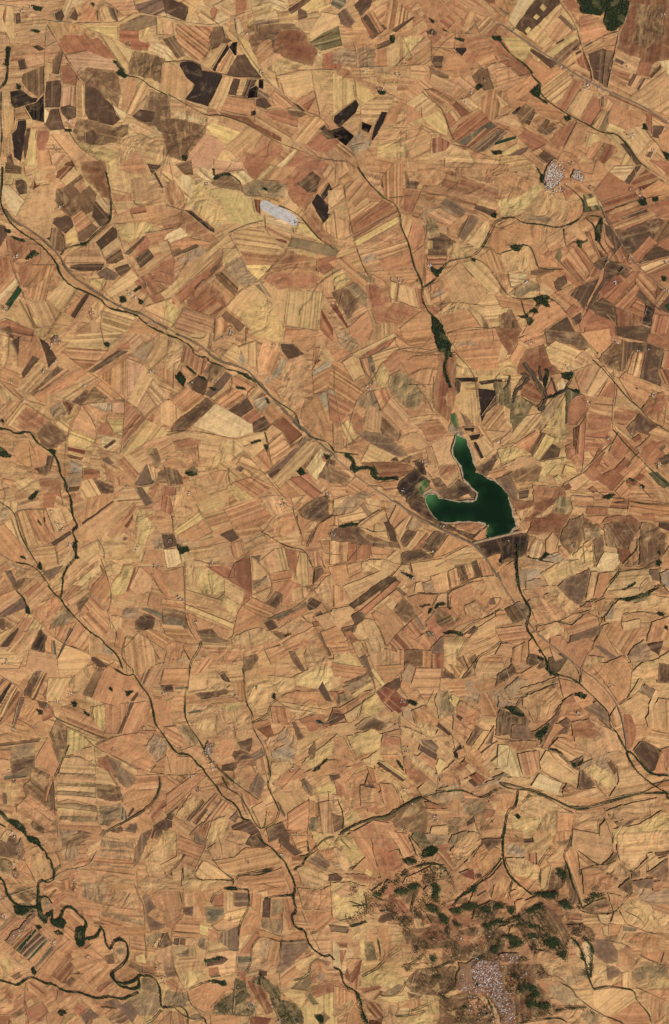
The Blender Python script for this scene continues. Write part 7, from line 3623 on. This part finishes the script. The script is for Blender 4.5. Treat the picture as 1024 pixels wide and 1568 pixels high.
# ------------------------------------------------------------------ buildings
ROOFS = [(222,204,184), (204,160,134), (180,122,94), (242,234,222), (180,166,150), (200,176,152), (232,220,204), (166,108,84)]
def building(name, L, W, H, roof, wall, parts=True):
    """gabled building, ridge along x, origin at its base"""
    e = .6; rh = W * .22
    me = bpy.data.meshes.new(name)
    v = [(-L/2,-W/2,0),(L/2,-W/2,0),(L/2,W/2,0),(-L/2,W/2,0),(-L/2,-W/2,H),(L/2,-W/2,H),(L/2,W/2,H),(-L/2,W/2,H),(-L/2,0,H+rh),(L/2,0,H+rh)]
    f = [(0,1,5,4),(1,2,6,9,5),(2,3,7,6),(3,0,4,8,7)]
    nb_ = len(v)
    l2, w2 = L/2 + e, W/2 + e; z0 = H - rh * e / (W/2) + .15
    v += [(-l2,-w2,z0),(l2,-w2,z0),(l2,0,H+rh+.15),(-l2,0,H+rh+.15),(-l2,w2,z0),(l2,w2,z0)]
    f += [(nb_,nb_+1,nb_+2,nb_+3),(nb_+3,nb_+2,nb_+5,nb_+4)]
    me.from_pydata(v, [], f); me.update()
    c = np.ones((len(v), 4)); c[:nb_, :3] = lin(wall) * .8; c[nb_:, :3] = lin(roof) * ((.75 if name == 'village_house' else .7) if roof in (ROOFS[0], ROOFS[3], ROOFS[6]) else .6)
    put_attr(me, 'tone', 'FLOAT_COLOR', c)
    return me
PROTO = {}
def proto(kind):
    if kind not in PROTO:
        if kind[0] == 'h':
            PROTO[kind] = building('village_house', rng.uniform(11, 16), rng.uniform(8.5, 12), rng.uniform(3.5, 6.5), ROOFS[kind[1]], (206,192,176))
        else:
            PROTO[kind] = building('farm_building', rng.uniform(13, 26), rng.uniform(8, 11), rng.uniform(4, 6.5), ROOFS[kind[1]], (198,184,168))
        PROTO[kind].materials.append(M_HOUSE)
    return PROTO[kind]
def put_building(name, me, x, y, rz, label, cat, group):
    o = bpy.data.objects.new(name, me); col.objects.link(o)
    o.location = (x, y, float(height(np.array([x]), np.array([y]))[0]) + TOP + .3); o.rotation_euler = (0, 0, rz)
    o['label'] = label; o['category'] = cat; o['group'] = group
    return o
def merged_buildings(name, lst, **props):
    bm_v, bm_f, tn_ = [], [], []; base = 0
    for me, x, y, rz in lst:
        n = len(me.vertices); co = np.empty(n * 3); me.vertices.foreach_get('co', co); co = co.reshape(-1, 3)
        c, s = math.cos(rz), math.sin(rz); z = float(height(np.array([x]), np.array([y]))[0]) + TOP + .3
        bm_v.append(np.column_stack([co[:, 0] * c - co[:, 1] * s + x, co[:, 0] * s + co[:, 1] * c + y, co[:, 2] + z]))
        bm_f += [[base + i for i in p.vertices] for p in me.polygons]; base += n
        t = np.empty(n * 4); me.attributes['tone'].data.foreach_get('color', t); tn_.append(t.reshape(-1, 4))
    me = bpy.data.meshes.new(name); me.from_pydata(np.vstack(bm_v).tolist(), [], bm_f); me.update()
    put_attr(me, 'tone', 'FLOAT_COLOR', np.vstack(tn_))
    return link(name, me, M_HOUSE, **props)
houses = []
for ti, (n, P) in enumerate(TOWNS):
    an = rng.uniform(0, 1.5); k = 0; tries = 0; pts = []
    mn, mx = P.min(0), P.max(0)
    mind = max(11.0, .62 * math.sqrt(abs(area(P)) / n))
    while k < n and tries < n * 60:
        tries += 1
        q = rng.uniform(mn, mx)
        if rng.random() < .1: q = q + rng.normal(0, 40, 2); ok_ = True
        else: ok_ = False
        if not ok_ and not inside(P, q[:1], q[1:])[0]: continue
        if pts and min((q[0] - a[0]) ** 2 + (q[1] - a[1]) ** 2 for a in pts) < mind ** 2: continue
        pts.append(q); k += 1
        houses.append((ti, q, an + rng.integers(0, 2) * math.pi / 2 + rng.normal(0, .15), int(rng.choice([0, 3, 6, 4, 3, 6, 0, 5] if ti < 2 else [0, 1, 2, 4, 5, 7, 3, 6] if ti < 4 else [1, 2, 7, 5, 4, 1, 2, 3]))))
    # house plots: trodden, pale earth
    cc = P.mean(0); te = lin((136,101,77)) * ALB
    it = (wobble(wobble(cc + (P - cc) * 1.12, 90, 14), 30, 7), te, an, .35, .2, TOP + .25, (te * .2 + .8 * lin((132,99,68)) * ALB, 75.0))
    link('village_ground', field_mesh('village_ground', [it]), M_SOIL, kind='structure')
order = rng.permutation(len(houses)); over = []
for r_, hi_ in enumerate(order):
    ti, q, rz, k = houses[hi_]
    cpt = TOWNS[ti][1].mean(0)
    if r_ < 300:
        tint = ['pale tiled', 'pinkish tiled', 'terracotta', 'white metal', 'grey', 'faded tan', 'off white', 'red tiled'][k]
        put_building('village_house', proto(('h', k)), q[0], q[1], rz, f'house with {tint} roof in the settlement {place_words(*q)}', 'house', 'houses of the villages and the town')
    else: over.append((proto(('h', k)), q[0], q[1], rz))
if over: merged_buildings('village_houses', over, kind='stuff', label='densely packed small houses filling the villages and town', category='houses')
farm = []
yard_x, yard_y = [], []
for fi, (x, y, n, r) in enumerate(FARMS):
    an = rng.uniform(0, 1.57)
    for _ in range(n):
        q = np.array([x, y]) + rng.normal(0, r * .42, 2)
        farm.append((fi, q, an + rng.integers(0, 2) * math.pi / 2 + rng.normal(0, .06), int(rng.choice([0, 3, 4, 6, 4, 5, 1, 7]))))
    m = int(rng.integers(5, 12)); a_ = rng.uniform(0, 6.28, m); rr = r * rng.uniform(.7, 1.5, m)
    yard_x += (x + rr * np.cos(a_)).tolist(); yard_y += (y + rr * np.sin(a_)).tolist()
order = rng.permutation(len(farm)); over = []
for r_, fi_ in enumerate(order):
    fi, q, rz, k = farm[fi_]
    if r_ < 300:
        tint = ['pale', 'pinkish', 'terracotta', 'white', 'grey', 'tan', 'off white', 'red'][k]
        put_building('farm_building', proto(('f', k)), q[0], q[1], rz, f'{tint} roofed farm building in the farmstead {place_words(FARMS[fi][0], FARMS[fi][1])}', 'farm building', 'buildings of the scattered farmsteads')
    else: over.append((proto(('f', k)), q[0], q[1], rz))
if over: merged_buildings('farm_buildings', over, kind='stuff', label='small pale sheds and barns scattered over the farmsteads', category='farm buildings')
o = link('farmyard_trees', crowns('farmyard_trees', np.array(yard_x), np.array(yard_y), 4.8, TOP + .4, 1.0, .1), M_LEAF, kind='stuff')
o['label'] = 'dark trees growing around the scattered farmyards'; o['category'] = 'trees'
print('fields', len(FIELDS), 'single', len(single), 'layers', lay.max(), 'houses', len(houses), 'farms', len(farm), 'TOP', TOP)
